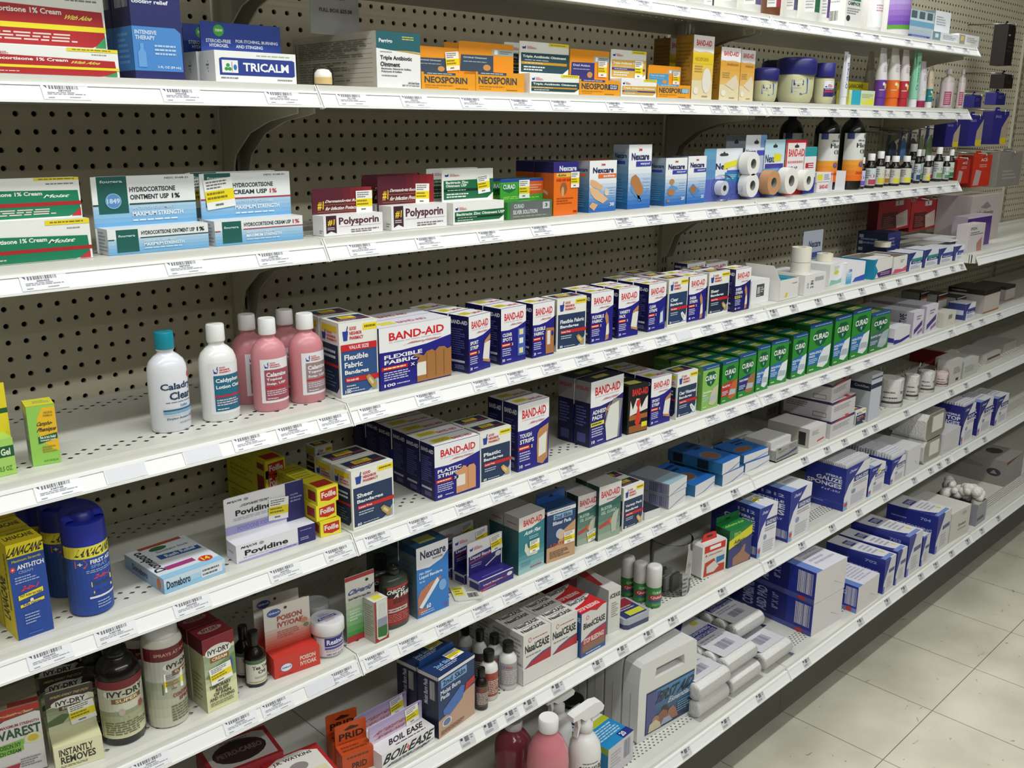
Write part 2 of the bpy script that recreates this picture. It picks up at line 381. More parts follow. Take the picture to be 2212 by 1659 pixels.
m2 = nt.nodes.new('ShaderNodeMixRGB'); L_(M_('MULTIPLY', ln, .8), m2.inputs[0]); L_(mx.outputs[0], m2.inputs[1]); m2.inputs[2].default_value = (*lin((88, 80, 62)), 1)
L_(m2.outputs[0], b.inputs['Base Color'])
mb = MB(); mb.add([(-5, -6, 0), (10, -6, 0), (10, 2, 0), (-5, 2, 0)], [(0, 1, 2, 3)], m); o = mb.build('floor', None, (0, 0, FLOOR)); o['kind'] = 'structure'
mb = MB(); mb.add([(-5, -6, 0), (-5, 2, 0), (10, 2, 0), (10, -6, 0)], [(0, 1, 2, 3)], mat('e8e6de', .9)); o = mb.build('ceiling', None, (0, 0, 3.0)); o['kind'] = 'structure'
mb = MB(); mb.add([(0, -6, 0), (0, 2, 0), (0, 2, 3), (0, -6, 3)], [(0, 1, 2, 3)], mat('6a645c', .9)); o = mb.build('wall_far', None, (9.9, 0, FLOOR)); o['kind'] = 'structure'
# lamps: rows of ceiling tubes running along the aisle
def strip(x, y, L, P, wd=.14):
    l = bpy.data.lights.new('ceiling_tube', 'AREA'); l.shape = 'RECTANGLE'; l.size = L; l.size_y = wd; l.energy = P; l.color = (.97, 1, .99)
    o = bpy.data.objects.new('ceiling_tube', l); COL.objects.link(o); o.location = (x, y, 2.93)
for y, P, L in ((-.10, 50, 4.8), (-1.15, 52, 4.4), (-2.6, 58, 4.0), (-4.4, 20, 3.6)):
    strip(0.3, y, L, P)
w_ = bpy.data.worlds.new('world'); S.world = w_; w_.use_nodes = True; w_.node_tree.nodes['Background'].inputs[0].default_value = (.92, .93, .9, 1); w_.node_tree.nodes['Background'].inputs[1].default_value = .05
S.view_settings.view_transform = 'Standard'; S.view_settings.look = 'None'; S.view_settings.gamma = 1; S.view_settings.exposure = -0.10; S.view_settings.use_curve_mapping = False
# ================================================================= printed designs
def grad(u0, v0, u1, v1, c0, c1, n=7):
    a, b = hexc(c0), hexc(c1); o = []
    for i in range(n):
        t = (i+.5)/n; c = '%02x%02x%02x' % tuple(int(a[k]+(b[k]-a[k])*t) for k in range(3))
        o.append(('r', u0, v0+(v1-v0)*i/n, u1, v0+(v1-v0)*(i+1)/n, c))
    return o
def rep(ops, k):  # compact layers: same design, later ops drawn above
    return ops
def strip_ill(kind):
    T_, P_ = 'c08a5c', 'e9e6dc'
    if kind == 'strips': return [('p', [(.50, .02), (.50, .36), (.54, .42), (.46, .46), (.49, .50), (.60, .44), (.64, .50), (.72, .52), (.76, .48), (.82, .54), (.90, .53), (.94, .48), (1, .50), (1, .02)], 'a8733f'), ('r', .50, .12, .63, .34, 'e9e6dc'), ('r', .635, .06, .645, .48, '8a5a2e'), ('r', .765, .06, .775, .48, '8a5a2e'), ('r', .885, .06, .895, .48, '8a5a2e')]
    if kind == 'pad': return [('p', [(.62, .06), (.60, .3), (.62, .5), (.68, .56), (.98, .62), (.95, .4), (.96, .1), (.8, .02)], T_), ('p', [(.66, .14), (.66, .42), (.92, .50), (.90, .18)], P_)]
    if kind == 'wrap': return [('p', [(.62, .16), (.96, .1), (.97, .16), (.7, .24)], T_), ('p', [(.70, .48), (.62, .2), (.92, .16), (.98, .50)], P_), ('p', [(.68, .46), (.72, .52), (.98, .62), (.98, .52)], T_)]
    if kind == 'finger': return [('p', [(.66, .02), (.68, .16), (.70, .34), (.62, .50), (.68, .60), (.78, .50), (.84, .2), (.80, .04)], T_), ('p', [(.68, .12), (.70, .32), (.80, .36), (.82, .14)], P_)]
    if kind == 'fingers': return [('p', [(.46, .03), (.46, .40), (.5, .46), (.58, .48), (.62, .52), (.68, .50), (.70, .46), (.76, .5), (.86, .5), (.9, .44), (.9, .05)], 'd99b6e'), ('r', .47, .16, .66, .36, 'ebe5da'), ('r', .72, .06, .73, .48, 'b87a50')]
    if kind == 'big': return [('p', [(.52, .02), (.44, .3), (.48, .44), (.70, .66), (.98, .62), (.93, .3), (.9, .03)], '8a8a86'), ('p', [(.50, .03), (.46, .3), (.58, .56), (.86, .6), (.88, .3), (.84, .03)], 'e4e4df'), ('p', [(.4, .38), (.44, .42), (.62, .62), (.50, .56)], 'b98555')]
    if kind == 'spots': return [('r', .66, .1, .96, .6, '4a66b8'), ('r', .72, .14, .88, .24, 'e8dca8'), ('r', .72, .32, .88, .42, 'f0f0e6'), ('r', .72, .48, .88, .58, 'e8dca8')]
    if kind == 'hand': return [('p', [(.6, .03), (.58, .42), (.62, .52), (.98, .5), (.98, .03)], 'b07848'), ('r', .66, .2, .8, .46, 'e8e4da'), ('e', .9, .4, .06, .05, '2a2a90')]
    if kind == 'clear': return [('p', [(.62, .1), (.66, .4), (.92, .5), (.94, .1)], '30409a'), ('p', [(.68, .14), (.70, .36), (.84, .40), (.86, .16)], 'd8dce8')]
    return []
def bandaid(l1, l2='', cnt='30', ill='strips', blue='1d1b86', banner='R', narrow=False):
    F_ = [('r', 0, 0, 1, 1, blue), ('p', [(0, 1), (0, .61), (.3, .60), (.65, .63), (1, .71), (1, 1)], 'f1f0f3'), ('t', .13, .775, .90, .905, 'BAND-AID', 'd2232a'), ('l', .13, .735, .86, .765, 1, 'c9c2ca'),
          ('t', .38, .665, .84, .715, 'Johnson & Johnson', 'c0606e', .3), ('t', .06, .49, .06+min(.52, .075*len(l1)), .555, l1, 'W')]
    if l2: F_ += [('t', .06, .405, .06+min(.5, .075*len(l2)), .47, l2, 'W')]
    F_ += [('r', .02, .31, .42, .37, banner), ('l', .05, .32, .36, .365, 1, 'f6e6a0' if banner == 'R' else '333333'), ('l', .05, .14, .42, .29, 4, 'c8c8ea'), ('t', .05, .045, .05+.05*len(cnt), .095, cnt, 'W'), ('l', .22, .05, .42, .09, 1, 'c8c8ea')]
    F_ += strip_ill(ill)+([('e', .44, .34, .07, .045, '1a1870'), ('t', .41, .315, .47, .365, 'X', 'W')] if ill not in ('big',) else [])
    L_ = [('r', 0, 0, 1, 1, '19174f'), ('t', .08, .85, .94, .92, 'BAND-AID', 'e6e6f0'), ('l', .08, .3, .8, .78, 12, '5a5aa0'), ('r', .08, .17, .8, .21, 'c8c8d8'), ('l', .3, .05, .8, .13, 3, '8a8ab8')]
    T_ = [('r', 0, 0, 1, 1, 'eceaf0'), ('r', .02, .0, .98, .03, blue), ('t', .5, .25, .92, .5, 'BAND-AID', 'c04048'), ('r', .1, .3, .5, .75, 'e8dc50'), ('l', .14, .35, .46, .7, 3, '9a8a30')]
    return dict(base='19174f', F=F_, L=L_, T=T_)
def gnplogo(u, v, s, t=1.):
    return [('p', [(u, v+.11*s*t), (u+.02*s, v), (u+.12*s, v), (u+.15*s, v+.11*s*t)], '27409a'), ('p', [(u+.09*s, v+.1*s*t), (u+.13*s, v+.17*s*t), (u+.15*s, v+.16*s*t), (u+.12*s, v+.1*s*t)], '27409a'),
            ('t', u+.18*s, v+.115*s*t, u+.36*s, v+.155*s*t, 'GOOD', 'c8323c'), ('t', u+.18*s, v+.06*s*t, u+.50*s, v+.1*s*t, 'NEIGHBOR', 'c8323c'), ('t', u+.18*s, v+.005*s*t, u+.54*s, v+.045*s*t, 'PHARMACY', 'c8323c')]
def gnp(lines, cnt, ill='patch', sub='Latex Free', navy='24395c', value=False):
    F_ = [('r', 0, 0, 1, 1, 'eeede6'), ('p', [(.035, .04), (.035, .70), (.97, .70), (.97, .22), (.80, .07), (.7, .04)], navy), ('p', [(.70, .04), (.80, .075), (.97, .24), (.97, .04)], '9fb8dc'), ('r', .62, .87, 1, .96, 'f3dc28'), ('l', .66, .89, .96, .95, 1, '80701c')]+gnplogo(.09, .76, 1.0, 1.15)
    if value: F_ += [('r', .035, .62, .97, .71, 'c9252c'), ('t', .24, .64, .76, .69, 'VALUE SIZE', 'f4d8d8')]
    v = .52 if not value else .50; s = .085
    for k, t in enumerate(lines): F_.append(('t', .11, v-k*.105, .11+min(.82, .078*len(t)), v-k*.105+.075, t, 'eef0f4'))
    v = v-len(lines)*.105+.025
    F_ += [('r', .12, v-.01, 1, v+.055, 'c9252c'), ('t', .15, v+.005, .46, v+.04, sub, 'f4e0e0'), ('l', .14, v-.12, .5, v-.04, 2, 'b8c4d8'), ('t', .10, .055, .10+.05*len(cnt), .1, cnt, 'W'), ('l', .24, .06, .62, .09, 1, 'b8c4d8')]
    c = dict(patch='b89a52', white='e8ecf2', tan='d8a860')[ill]
    F_ += [('p', [(.66, .24), (.74, .27), (.94, .15), (.92, .07), (.84, .06), (.70, .17)], c), ('p', [(.72, .2), (.76, .23), (.86, .15), (.82, .12)], 'd8ccaa')]
    L_ = [('r', 0, 0, 1, 1, 'dcdcd6'), ('p', [(.06, .14), (.06, .70), (.94, .70), (.94, .14), (.8, .05), (.2, .05)], '1c2b47'), ('r', .1, .86, .9, .95, 'e0c828')]+gnplogo(.1, .74, 1.5, .55)+[('l', .15, .5, .8, .64, 2, 'c8d0dc'), ('r', 0, .40, .95, .44, 'b3242a'), ('l', .15, .12, .8, .34, 5, '5a6a88')]
    T_ = [('r', 0, 0, 1, 1, 'e6e4da'), ('r', .1, .2, .95, .85, '28385a'), ('r', .1, .36, .95, .44, 'b8262c'), ('r', .3, .45, .7, .75, 'e6d840'), ('l', .34, .48, .66, .72, 3, '8a8030'), ('l', .14, .24, .6, .33, 1, 'ccd4e0')]
    return dict(base='d8d8d0', F=F_, L=L_, T=T_)
def curad(c2, t1, c1='2f8f35', pad='e6ecf2', t2='', lime=False):
    F_ = [('r', 0, 0, 1, 1, c1), ('r', 0, .93, 1, 1, '24508c'), ('l', .2, .95, .95, .985, 1, '9ab0d8'), ('p', [(.2, .80), (.2, .68), (.32, .57), (.5, .52), (.68, .57), (.8, .68), (.8, .80), (.68, .87), (.32, .87)], '0f5a38'), ('t', .16, .67, .84, .79, 'CURAD', 'f4f6f2'), ('p', [(.44, .64), (.56, .64), (.5, .56)], '9acbe0')]
    if not lime: F_ += [('p', [(0, .16), (0, .45), (.7, .52), (.62, .16)], c2), ('t', .05, .38, .05+min(.55, .07*len(t1)), .43, t1, 'eef2f6')]
    else: F_ += [('t', .06, .38, .6, .44, t1, 'eaf2d8')]
    if t2: F_ += [('t', .05, .32, .3, .365, t2, 'eef2f6')]
    F_ += [('l', .05, .19, .45, .3, 3, 'c8dcea'), ('p', [(.42, .10), (.5, .3), (.66, .46), (.98, .52), (.96, .3), (.9, .12), (.7, .05)], pad), ('p', [(.46, .17), (.55, .30), (.9, .28), (.88, .16)], 'b8bfca'), ('l', .08, .04, .3, .09, 1, 'd8ecd0')]
    L_ = [('r', 0, 0, 1, 1, '1c5c22' if not lime else '6a9a48'), ('t', .15, .82, .85, .88, 'CURAD', '9ec8a0'), ('l', .12, .2, .85, .7, 8, '3e7e44')]
    T_ = [('r', 0, 0, 1, 1, c1), ('r', 0, 0, 1, .22, '24508c'), ('r', .2, .3, .7, .8, 'e8ecc0'), ('r', .2, .42, .7, .62, 'd8c838')]
    return dict(base='1c5c22', F=F_, L=L_, T=T_)
def nex(bar, bt, ill, c1='1f62b8', c0='f2f4f6', sidebar=None, cnt=''):
    F_ = [('r', 0, .5, 1, 1, c0)]+grad(0, 0, 1, .62, c1, c0, 9)+[('t', .42, .90, .56, .94, '3M', 'd0282c'), ('t', .12, .76, .88, .87, 'Nexcare', '20225e'), ('r', .32, .66, .98, .74, bar), ('t', .5, .675, .92, .725, bt, 'e6ecf6')]
    if ill == 'oval': F_ += [('p', [(.1, .3), (.14, .48), (.42, .2), (.5, .1), (.95, .34), (.6, .12), (.3, .2)], '5f9ad0'), ('p', [(.10, .42), (.14, .5), (.3, .54), (.46, .48), (.66, .32), (.64, .24), (.46, .2), (.3, .26)], 'b97e4c')]
    if ill == 'shapes': F_ += [('p', [(.02, .56), (.04, .64), (.2, .62), (.5, .5), (.42, .42), (.1, .5)], 'dfb488'), ('p', [(.02, .46), (.1, .5), (.4, .38), (.7, .24), (.5, .16), (.2, .26), (.06, .36)], 'e6bd90'), ('p', [(0, .12), (.12, .2), (.32, .14), (.18, .03)], 'dcaf80'), ('e', .64, .38, .09, .07, 'e8d0b0')]
    if ill == 'small': F_ += [('p', [(.1, .34), (.3, .44), (.6, .36), (.3, .22)], '5f9ad0'), ('e', .3, .5, .12, .06, 'c08a58'), ('e', .28, .28, .16, .07, 'b97e4c'), ('e', .16, .1, .06, .03, 'b97e4c')]
    if ill == 'one': F_ += [('p', [(.06, .3), (.3, .42), (.7, .26), (.4, .14)], '4f8ac8'), ('e', .32, .3, .16, .08, 'a87248')]
    F_ += [('l', .66, .3, .96, .5, 4, 'bcd4ee')]+([('t', .76, .1, .92, .17, cnt, 'W')] if cnt else [])
    L_ = [('r', 0, 0, 1, 1, '1f5f9e')]+grad(0, .1, 1, 1, '1c6aa8', 'b4bcc6', 8)+[('t', .1, .79, .9, .87, 'Nexcare', '22244e'), ('r', .08, .70, .8, .75, bar), ('l', .1, .1, .75, .5, 9, '5a94c8')]
    return dict(base='2a5a92', F=F_, L=L_, T=[('r', 0, 0, 1, 1, sidebar or '4a5a70')])
def gnptube(name, band, band2='111111', l2='', l3='First Aid Antibiotic Ointment', yel=True, n2=''):
    F_ = [('r', 0, 0, 1, 1, 'f2f2ee')]+gnplogo(.04, .66, .42, 2.2)
    if yel: F_ += [('r', .62, .86, 1, 1, 'f0dc30'), ('l', .66, .9, .98, .97, 1, '8a7c28')]
    F_ += [('p', [(.03, .12), (.03, .58), (1, .62), (1, .3), (.9, .12)], band), ('t', .06, .4, .06+.034*len(name)*1., .53, name, 'f0f4ee'), ('r', .03, .26, .96, .34, band2), ('l', .08, .275, .5, .325, 1, 'dde4dd'), ('l', .08, .15, .4, .22, 1, 'dde4dd')]
    P_ = [('r', 0, 0, 1, 1, 'f2f2ee')]+gnplogo(.05, .78, .55, 1.0)
    if yel: P_ += [('r', .58, .9, 1, 1, 'f0dc30'), ('l', .62, .92, .96, .97, 1, '8a7c28')]
    P_ += [('p', [(.03, .08), (.03, .66), (1, .68), (1, .25), (.88, .08)], band)]
    if n2: P_ += [('t', .07, .56, .5, .64, name.split(' O')[0], 'f0f4ee'), ('t', .07, .46, .47, .54, n2, 'f0f4ee')]
    else: P_ += [('t', .06, .5, .94, .6, name, 'f0f4ee'), ('l', .1, .43, .8, .47, 1, 'c8d0cc')]
    P_ += [('r', .03, .32, .96, .4, band2), ('l', .1, .34, .6, .38, 1, 'dde4dd'), ('l', .08, .12, .5, .28, 2, 'e4ece6')]
    return dict(base='f0f0ec', F=F_), dict(base='f0f0ec', F=P_)
def neo(sub='3a4f66', extra=None, ecol='2f3a66'):
    F_ = [('r', 0, 0, 1, 1, 'eda024'), ('r', .04, .86, .62, 1, sub), ('l', .1, .89, .55, .97, 1, 'cfd8e0'), ('t', .05, .38, .84, .76, 'NEOSPORIN', '3a4650'), ('l', .06, .2, .6, .3, 1, 'a87820'), ('l', .06, .1, .4, .16, 1, 'a87820'), ('l', .62, .06, .95, .14, 1, '7a5c1c')]
    if extra: F_ += [('r', .72, .42, .95, .74, ecol), ('t', .75, .6, .92, .7, extra, 'dfe6f2'), ('t', .75, .46, .92, .56, 'RELIEF', 'dfe6f2')]
    P_ = [('r', 0, 0, 1, 1, 'eb9a22'), ('r', .6, .62, 1, .82, 'a8b8b8'), ('t', .64, .65, .7, .79, '1', 'f0f0f0'), ('l', .74, .66, .97, .78, 2, '6a7a80'), ('p', [(.02, .05), (.04, .58), (.62, .6), (.62, .05)], sub), ('t', .08, .46, .5, .53, 'Original Ointment' if not extra else ('Dual Action' if sub != '4aa0d8' else 'Pain Itch Relief'), 'c8d4dc'), ('l', .08, .34, .5, .4, 1, '9ab0c0'), ('e', .5, .2, .07, .1, 'c89858')]
    return dict(base='eda024', F=F_, L=[('r', 0, 0, 1, 1, 'd89428')]), dict(base='eb9a22', F=P_)
def plain(c='ececea', lines=True, side=None, top=None, extra=(), L=(), T=()):
    return dict(base=c, F=([('l', .1, .55, .7, .85, 4, 'a8a8b0')] if lines else [])+list(extra), L=[('r', 0, 0, 1, 1, side or c)]+list(L), T=[('r', 0, 0, 1, 1, top or c)]+list(T))
def gauze(t=('GAUZE', 'SPONGES'), sz='4" x 4" - 8 PLY', num='', fl='GAUZE', blue='25308e', open_=False):
    """white front with a blue corner, blue side with large white lettering"""
    F_ = [('r', 0, 0, 1, 1, 'e4e2e8'), ('p', [(0, 1), (0, .32), (.16, .58), (.75, 1)], blue), ('r', 0, 0, .17, .2, '8aa8d8'), ('e', .1, .13, .07, .045, 'cc4440'), ('t', .16, .86, .46, .92, 'Dukal', 'c8d0ec', .2), ('r', .36, .60, 1, .74, '31397c'), ('t', .42, .62, .96, .70, fl, 'dfe2f0'),
          ('l', .35, .48, .95, .57, 2, 'a49aa8'), ('e', .38, .38, .09, .055, '8f9ac0'), ('l', .3, .06, .9, .3, 5, 'c0bec8')]
    L_ = [('r', 0, 0, 1, 1, blue)]
    y = .62
    L_ += [('t', .5, .74, .9, .79, 'STERILE', 'dfe2f0')]
    for k, s in enumerate(t): L_.append(('t', max(.04, .92-.13*len(s)), y-k*.12, .92, y-k*.12+.1, s, 'e4e6f2'))
    L_ += [('t', .42, .40, .9, .45, sz, 'c4c8e0')]
    if num: L_.append(('t', .55, .85, .9, .91, num, 'b8bede'))
    L_ += [('r', 0, .10, 1, .105, '6a74c0'), ('b', .8, .06, .98, .22, 'c8cce0')] if num else [('r', 0, .16, 1, .165, '6a74c0'), ('l', .1, .1, .5, .15, 1, '8088c8')]
    T_ = [('r', 0, 0, 1, 1, 'dedde2'), ('r', 0, 0, .3, 1, '8aa4d8'), ('e', .2, .6, .12, .15, 'c0504c'), ('l', .4, .2, .9, .8, 5, 'b4b4c0')]
    return dict(base='e4e2e8', F=F_, L=L_, T=T_)
def abd(num='', nm='CONFORMING', blue='2233a0', face='d9d4d6'):
    """case with a plain flap end facing out, blue side and printed top"""
    return dict(base=face, F=[('r', 0, 0, 1, 1, face), ('p', [(.62, .42), (.9, .2), (.9, .21), (.63, .44)], 'a8a4a8')], L=[('r', 0, 0, 1, 1, blue), ('t', .1, .6, .8, .75, nm, 'c4cae8'), ('r', 0, .0, 1, .16, '7a86c4'), ('e', .86, .1, .06, .09, 'c43c40'), ('b', .78, .24, .98, .92, 'd8d8e4')],
                T=[('r', 0, 0, 1, 1, 'e2dfe8'), ('r', 0, 0, .2, 1, '6a86cc'), ('e', .17, .6, .14, .09, 'b83a3e'), ('l', .32, .1, .95, .9, 12, 'b8b4c8')])
def curl(nm='CONFORMING', num='702', blue='26308c'):
    """box seen from above: white curved label on a blue case"""
    return dict(base='d8d6da', F=[('r', 0, 0, 1, 1, 'd4d2d6'), ('p', [(0, 1), (0, .3), (.3, .7), (.5, 1)], blue), ('r', .4, .55, .95, .66, '5a5a86'), ('r', 0, 0, .14, .2, '6a78c0'), ('l', .3, .1, .9, .45, 5, 'b4b2ba')],
                L=[('r', 0, 0, 1, 1, blue), ('t', .66, .80, .86, .88, num, '98a4dc'), ('t', .2, .52, .9, .62, nm, 'b4bce4'), ('l', .1, .72, .4, .78, 1, '98a4dc')],
                T=[('r', 0, 0, 1, 1, 'e4e2e8'), ('p', [(0, 0), (0, .7), (.1, .4), (.25, .15), (.5, 0)], blue), ('r', .3, .62, .75, .8, '34408c'), ('t', .34, .65, .72, .77, nm, 'd0d6f0'), ('l', .3, .25, .9, .55, 4, 'b0b0bc'), ('e', .75, .2, .05, .05, 'e8d830'), ('r', .05, .02, .9, .1, '7c94d0')])
# ================================================================= products
LOTION = [(.93, 0), (1, .015), (1, .58), (.97, .65), (.85, .71), (.6, .76), (.42, .785), (.40, .81), (.46, .815), (.46, .83)]
LCAP = [(.46, .83), (.47, .835), (.46, .985), (.43, 1)]
g1 = 'carton'
# ---------- topmost shelf (only the feet of the bottles are in view)
JUG = [(.9, 0), (1, .02), (1, .66), (.85, .76), (.4, .84), (.35, .88)]; JC = [(.4, .88), (.4, 1)]
def wl(c, c2='f0f0ee', t=''): return dict(F=[('r', 0, 0, 1, 1, c2), ('r', .45, .0, 1, .9, c), ('l', .05, .1, .4, .9, 8, 'b0b0b0'), ('p', [(.5, .02), (.62, .16), (.8, .16), (.95, .02)], 'e8e8e8')]+([('t', .5, .5, .9, .6, t, 'W')] if t else []))
for x, w, by, bc, lc, lb in ((1462, 36, -1.2, 'f0f0ee', '8a8a94', 'white bottle with grey label, first from left on topmost shelf'), (1500, 40, -1.2, 'eeeeec', '50406a', 'white bottle with dark violet label edge on topmost shelf'), (1530, 28, -9, 'e8e8e6', '404048', 'white bottle set back behind its neighbours on topmost shelf'),
                          (1566, 48, -1.4, 'f2f2f0', 'd8d8d4', 'plain white bottle with pale label on topmost shelf'), (1616, 52, -1.2, 'f2f2f0', '6a5a80', 'white bottle with mauve label beside brown bottle on topmost shelf'),
                          (1663, 42, -1.2, '7a4a30', 'a83a50', 'brown bottle with red and white label on topmost shelf'), (1702, 36, -1.6, 'f0f0ee', '5a5a78', 'white bottle right of the brown bottle on topmost shelf'), (1743, 48, -1.2, 'f2f2f0', '2f6a4a', 'white bottle with green barcode label on topmost shelf')):
    bottle('tall_bottle', lb, 'bottle', 0, x, by, w, -95, JUG, bc, JC, 'W', wl(lc), -110, 120, group=None, zlab=(.14, .6))
bottle('tall_bottle', 'white bottle with violet label, behind striped box on topmost shelf', 'bottle', 0, 1776, -1.4, 26, -80, JUG, 'f2f2f0', JC, 'W', wl('6a4a8a'), -110, 120, zlab=(.1, .6))
box('supplement_box', 'white box with green top and barcode side on topmost shelf', 'box', 0, (1823, -1), 1857, -50, .05, dict(base='e8e8e4', F=[('r', 0, .62, 1, 1, '5aa040'), ('p', [(0, .8), (1, .64), (1, .75)], 'c05030'), ('t', .12, .46, .9, .54, 'CAMPHOR', '3a5a50'), ('r', .1, .56, .9, .6, '2f7a5a'), ('e', .2, .2, .12, .06, '3a3a3c'), ('l', .1, .28, .9, .42, 3, '9a9a98')], L=[('l', .1, .5, .9, .8, 5, 'a8a8a8'), ('b', .1, .15, .6, .35, '6a6a68')]))
bottle('tall_bottle', 'white bottle with crimson swoosh on topmost shelf', 'bottle', 0, 1879, -1.2, 44, -70, JUG, 'f4f2f4', JC, 'W', dict(F=[('r', 0, 0, 1, 1, 'f4f2f4'), ('p', [(0, .06), (0, .3), (1, .12), (1, .06)], 'c0305a'), ('p', [(.6, .75), (1, .6), (1, .75)], 'c0305a'), ('l', .3, .4, .9, .6, 3, 'd090a8')]), -100, 150, zlab=(.06, .66))
bottle('tall_bottle', 'large lilac bottle with green band at its foot on topmost shelf', 'bottle', 0, 1930, -1, 60, -90, JUG, 'e9e6ea', JC, 'W', dict(F=grad(0, .06, 1, 1, '6a3aa8', 'ddd4ea', 8)+[('r', 0, 0, 1, .09, '5a9a3a')]), -100, 170, zlab=(.08, .68))
box('skin_care_box', 'pale blue box with indigo corner on topmost shelf', 'box', 0, (1957, -.8), 2013, 18, .05, dict(base='b8ccd8', F=grad(0, .05, 1, .7, 'a8bcc8', 'd8e2ea', 5)+[('r', .0, .42, 1, .62, '7aaed0'), ('p', [(0, 0), (.06, .12), (.92, .12), (.8, 0)], '4a58b0'), ('l', .2, .03, .8, .1, 2, 'b8c0e4')]+[('r', .12+.3*k, .72, .32+.3*k, .96, '5a6a70') for k in range(3)]), sk=None)
box('ointment_carton', 'tall white box beside pale blue box on topmost shelf', 'box', 0, (2014, -4), 2047, 22, .04, plain('e6e8ec', side='5a7078'))
box('ointment_carton', 'low grey and white carton on topmost shelf, left of a similar one', 'carton', 0, (2013, -.6), 2068, 67, .035, dict(base='e2e6ea', F=[('r', 0, 0, .3, 1, '7a9aa4'), ('r', .1, .4, .22, .8, 'dfe6ea'), ('l', .4, .3, .9, .8, 3, 'a8acb4')]))
box('ointment_carton', 'low white carton nearest the right end of topmost shelf', 'carton', 0, (2069, -.6), 2113, 72, .035, dict(base='e2e2e4', F=[('r', .05, .1, .3, .9, '9a9a90'), ('r', .1, .4, .25, .8, 'd8c878'), ('l', .4, .3, .9, .8, 3, 'b0aca8')]))
# ---------- second shelf from the top
def hc(band, stripe, corner, name, dark): return (dict(base='f2f2ee', F=[('r', 0, 0, 1, 1, 'f2f2ee')]+gnplogo(.02, .68, .36, 2.4)+[('r', .62, .88, 1, 1, 'f0dc30'), ('l', .66, .91, .96, .98, 1, '8a7c28'), ('l', .8, .76, .96, .82, 1, '999999'), ('p', [(0, .02), (0, .68), (.97, .58), (.98, .1), (.85, .02)], band), ('t', .02, .46, .62, .6, name, 'f2f0ea'), ('t', .64, .44, .86, .54, dark[1], dark[0], .15), ('r', 0, .24, 1, .33, stripe), ('l', .05, .08, .3, .14, 1, 'e8c8c0'), ('p', [(.88, .02), (.98, .2), (.98, .02)], corner)]),
    dict(base='f2f2ee', F=[('r', 0, 0, 1, 1, 'f2f2ee'), ('r', .6, .93, 1, 1, 'f0dc30'), ('l', .64, .94, .96, .99, 1, '8a7c28'), ('l', .7, .82, .98, .88, 1, '888888'), ('p', [(0, .06), (0, .74), (.98, .68), (.99, .16), (.88, .06)], band), ('t', .02, .56, .66, .68, name, 'f2f0ea'), ('t', .68, .52, .9, .6, dark[1], dark[0], .15), ('r', 0, .33, 1, .42, stripe), ('l', .05, .12, .8, .28, 3, 'e8d0c8'), ('p', [(.9, .06), (.99, .26), (.99, .06)], corner)]))
a, b_ = hc('b3262a', 'f0e030', '3a9a5a', 'Hydrocortisone 1% Cream', ('f0dc60', 'With Aloe'))
pcarton('red and white cream carton with yellow stripes, far left', 1, (-46, -.6), 259, 92, .03, a, -60, 229, -40, b_)
def spr(): return dict(base='27306e', F=[('r', 0, 0, 1, 1, '262a66'), ('p', [(.0, .07), (.0, .44), (.86, .44), (.97, .40), (.97, .07)], '4a8ad0'), ('t', .04, .80, .62, .845, 'DISRUPTING', 'e4e8f2'), ('t', .04, .74, .52, .785, 'FORMULA', 'e4e8f2'), ('t', .04, .68, .6, .725, 'for instant', 'e4e8f2'), ('t', .04, .62, .76, .665, 'cooling relief', 'e4e8f2'), ('t', .05, .375, .48, .41, 'INTENSIVE', 'd0e2f6'), ('t', .05, .33, .44, .365, 'THERAPY', 'd0e2f6'), ('l', .42, .2, .9, .3, 3, 'b8d4f2'), ('t', .45, .09, .92, .115, '2 FL OZ (59 mL)', 'e4eefa'), ('p', [(.08, .1), (.08, .22), (.13, .25), (.13, .3), (.2, .3), (.2, .25), (.24, .22), (.24, .1)], '6aa4e0')], L=[('r', 0, 0, 1, 1, '1f2252'), ('r', 0, .07, 1, .44, '3a78bc'), ('b', .2, .6, .9, .9, 'c0c0cc'), ('l', .2, .12, .8, .4, 6, '6a9ad0')])
box('spray_box', 'tall navy and light blue cooling spray box', 'box', 1, (294, -.8), 401, -95, .055, spr(), n=1)
tf = dict(base='f4f4f2', F=[('r', 0, 0, 1, 1, 'f4f4f2'), ('l', .5, .84, .95, .92, 1, '9ab89a'), ('p', [(.05, .22), (.05, .74), (.08, .78), (.95, .78), (.98, .74), (.98, .26), (.95, .22)], '2c3f92'), ('r', .08, .3, .27, .7, 'f4f4f2'), ('e', .13, .42, .022, .06, '3a9a4a'), ('e', .17, .42, .022, .06, '3a9a4a'), ('e', .15, .54, .022, .06, '3a9a4a'), ('r', .195, .34, .2, .66, '2c3f92'), ('e', .235, .48, .02, .09, '2a7ac0'), ('t', .33, .36, .90, .64, 'TRICALM', 'f4f6fa'), ('l', .06, .1, .35, .17, 1, '7a7a88'), ('l', .75, .08, .95, .15, 1, '7a7a88')], L=[('v', .4, .3, .6, .7, '.:|.', '7a7a80')])
tp = dict(base='24408e', F=[('r', 0, 0, 1, 1, '27439a'), ('e', .22, .74, .065, .19, '4ab040'), ('t', .18, .70, .27, .79, 'new', 'dff0d8'), ('t', .06, .34, .36, .46, 'STEROID-FREE', 'e0e6f4'), ('t', .10, .2, .33, .31, 'HYDROGEL', 'e0e6f4'), ('t', .42, .36, .96, .48, 'FOR ITCHING, BURNING', 'e0e6f4'), ('t', .42, .2, .76, .31, 'AND STINGING', 'e0e6f4')])
pcarton('white carton with blue display panel and green round badge', 1, (467, -.7), 641, 108, .042, tf, 432, 605, 45, tp, n=1)
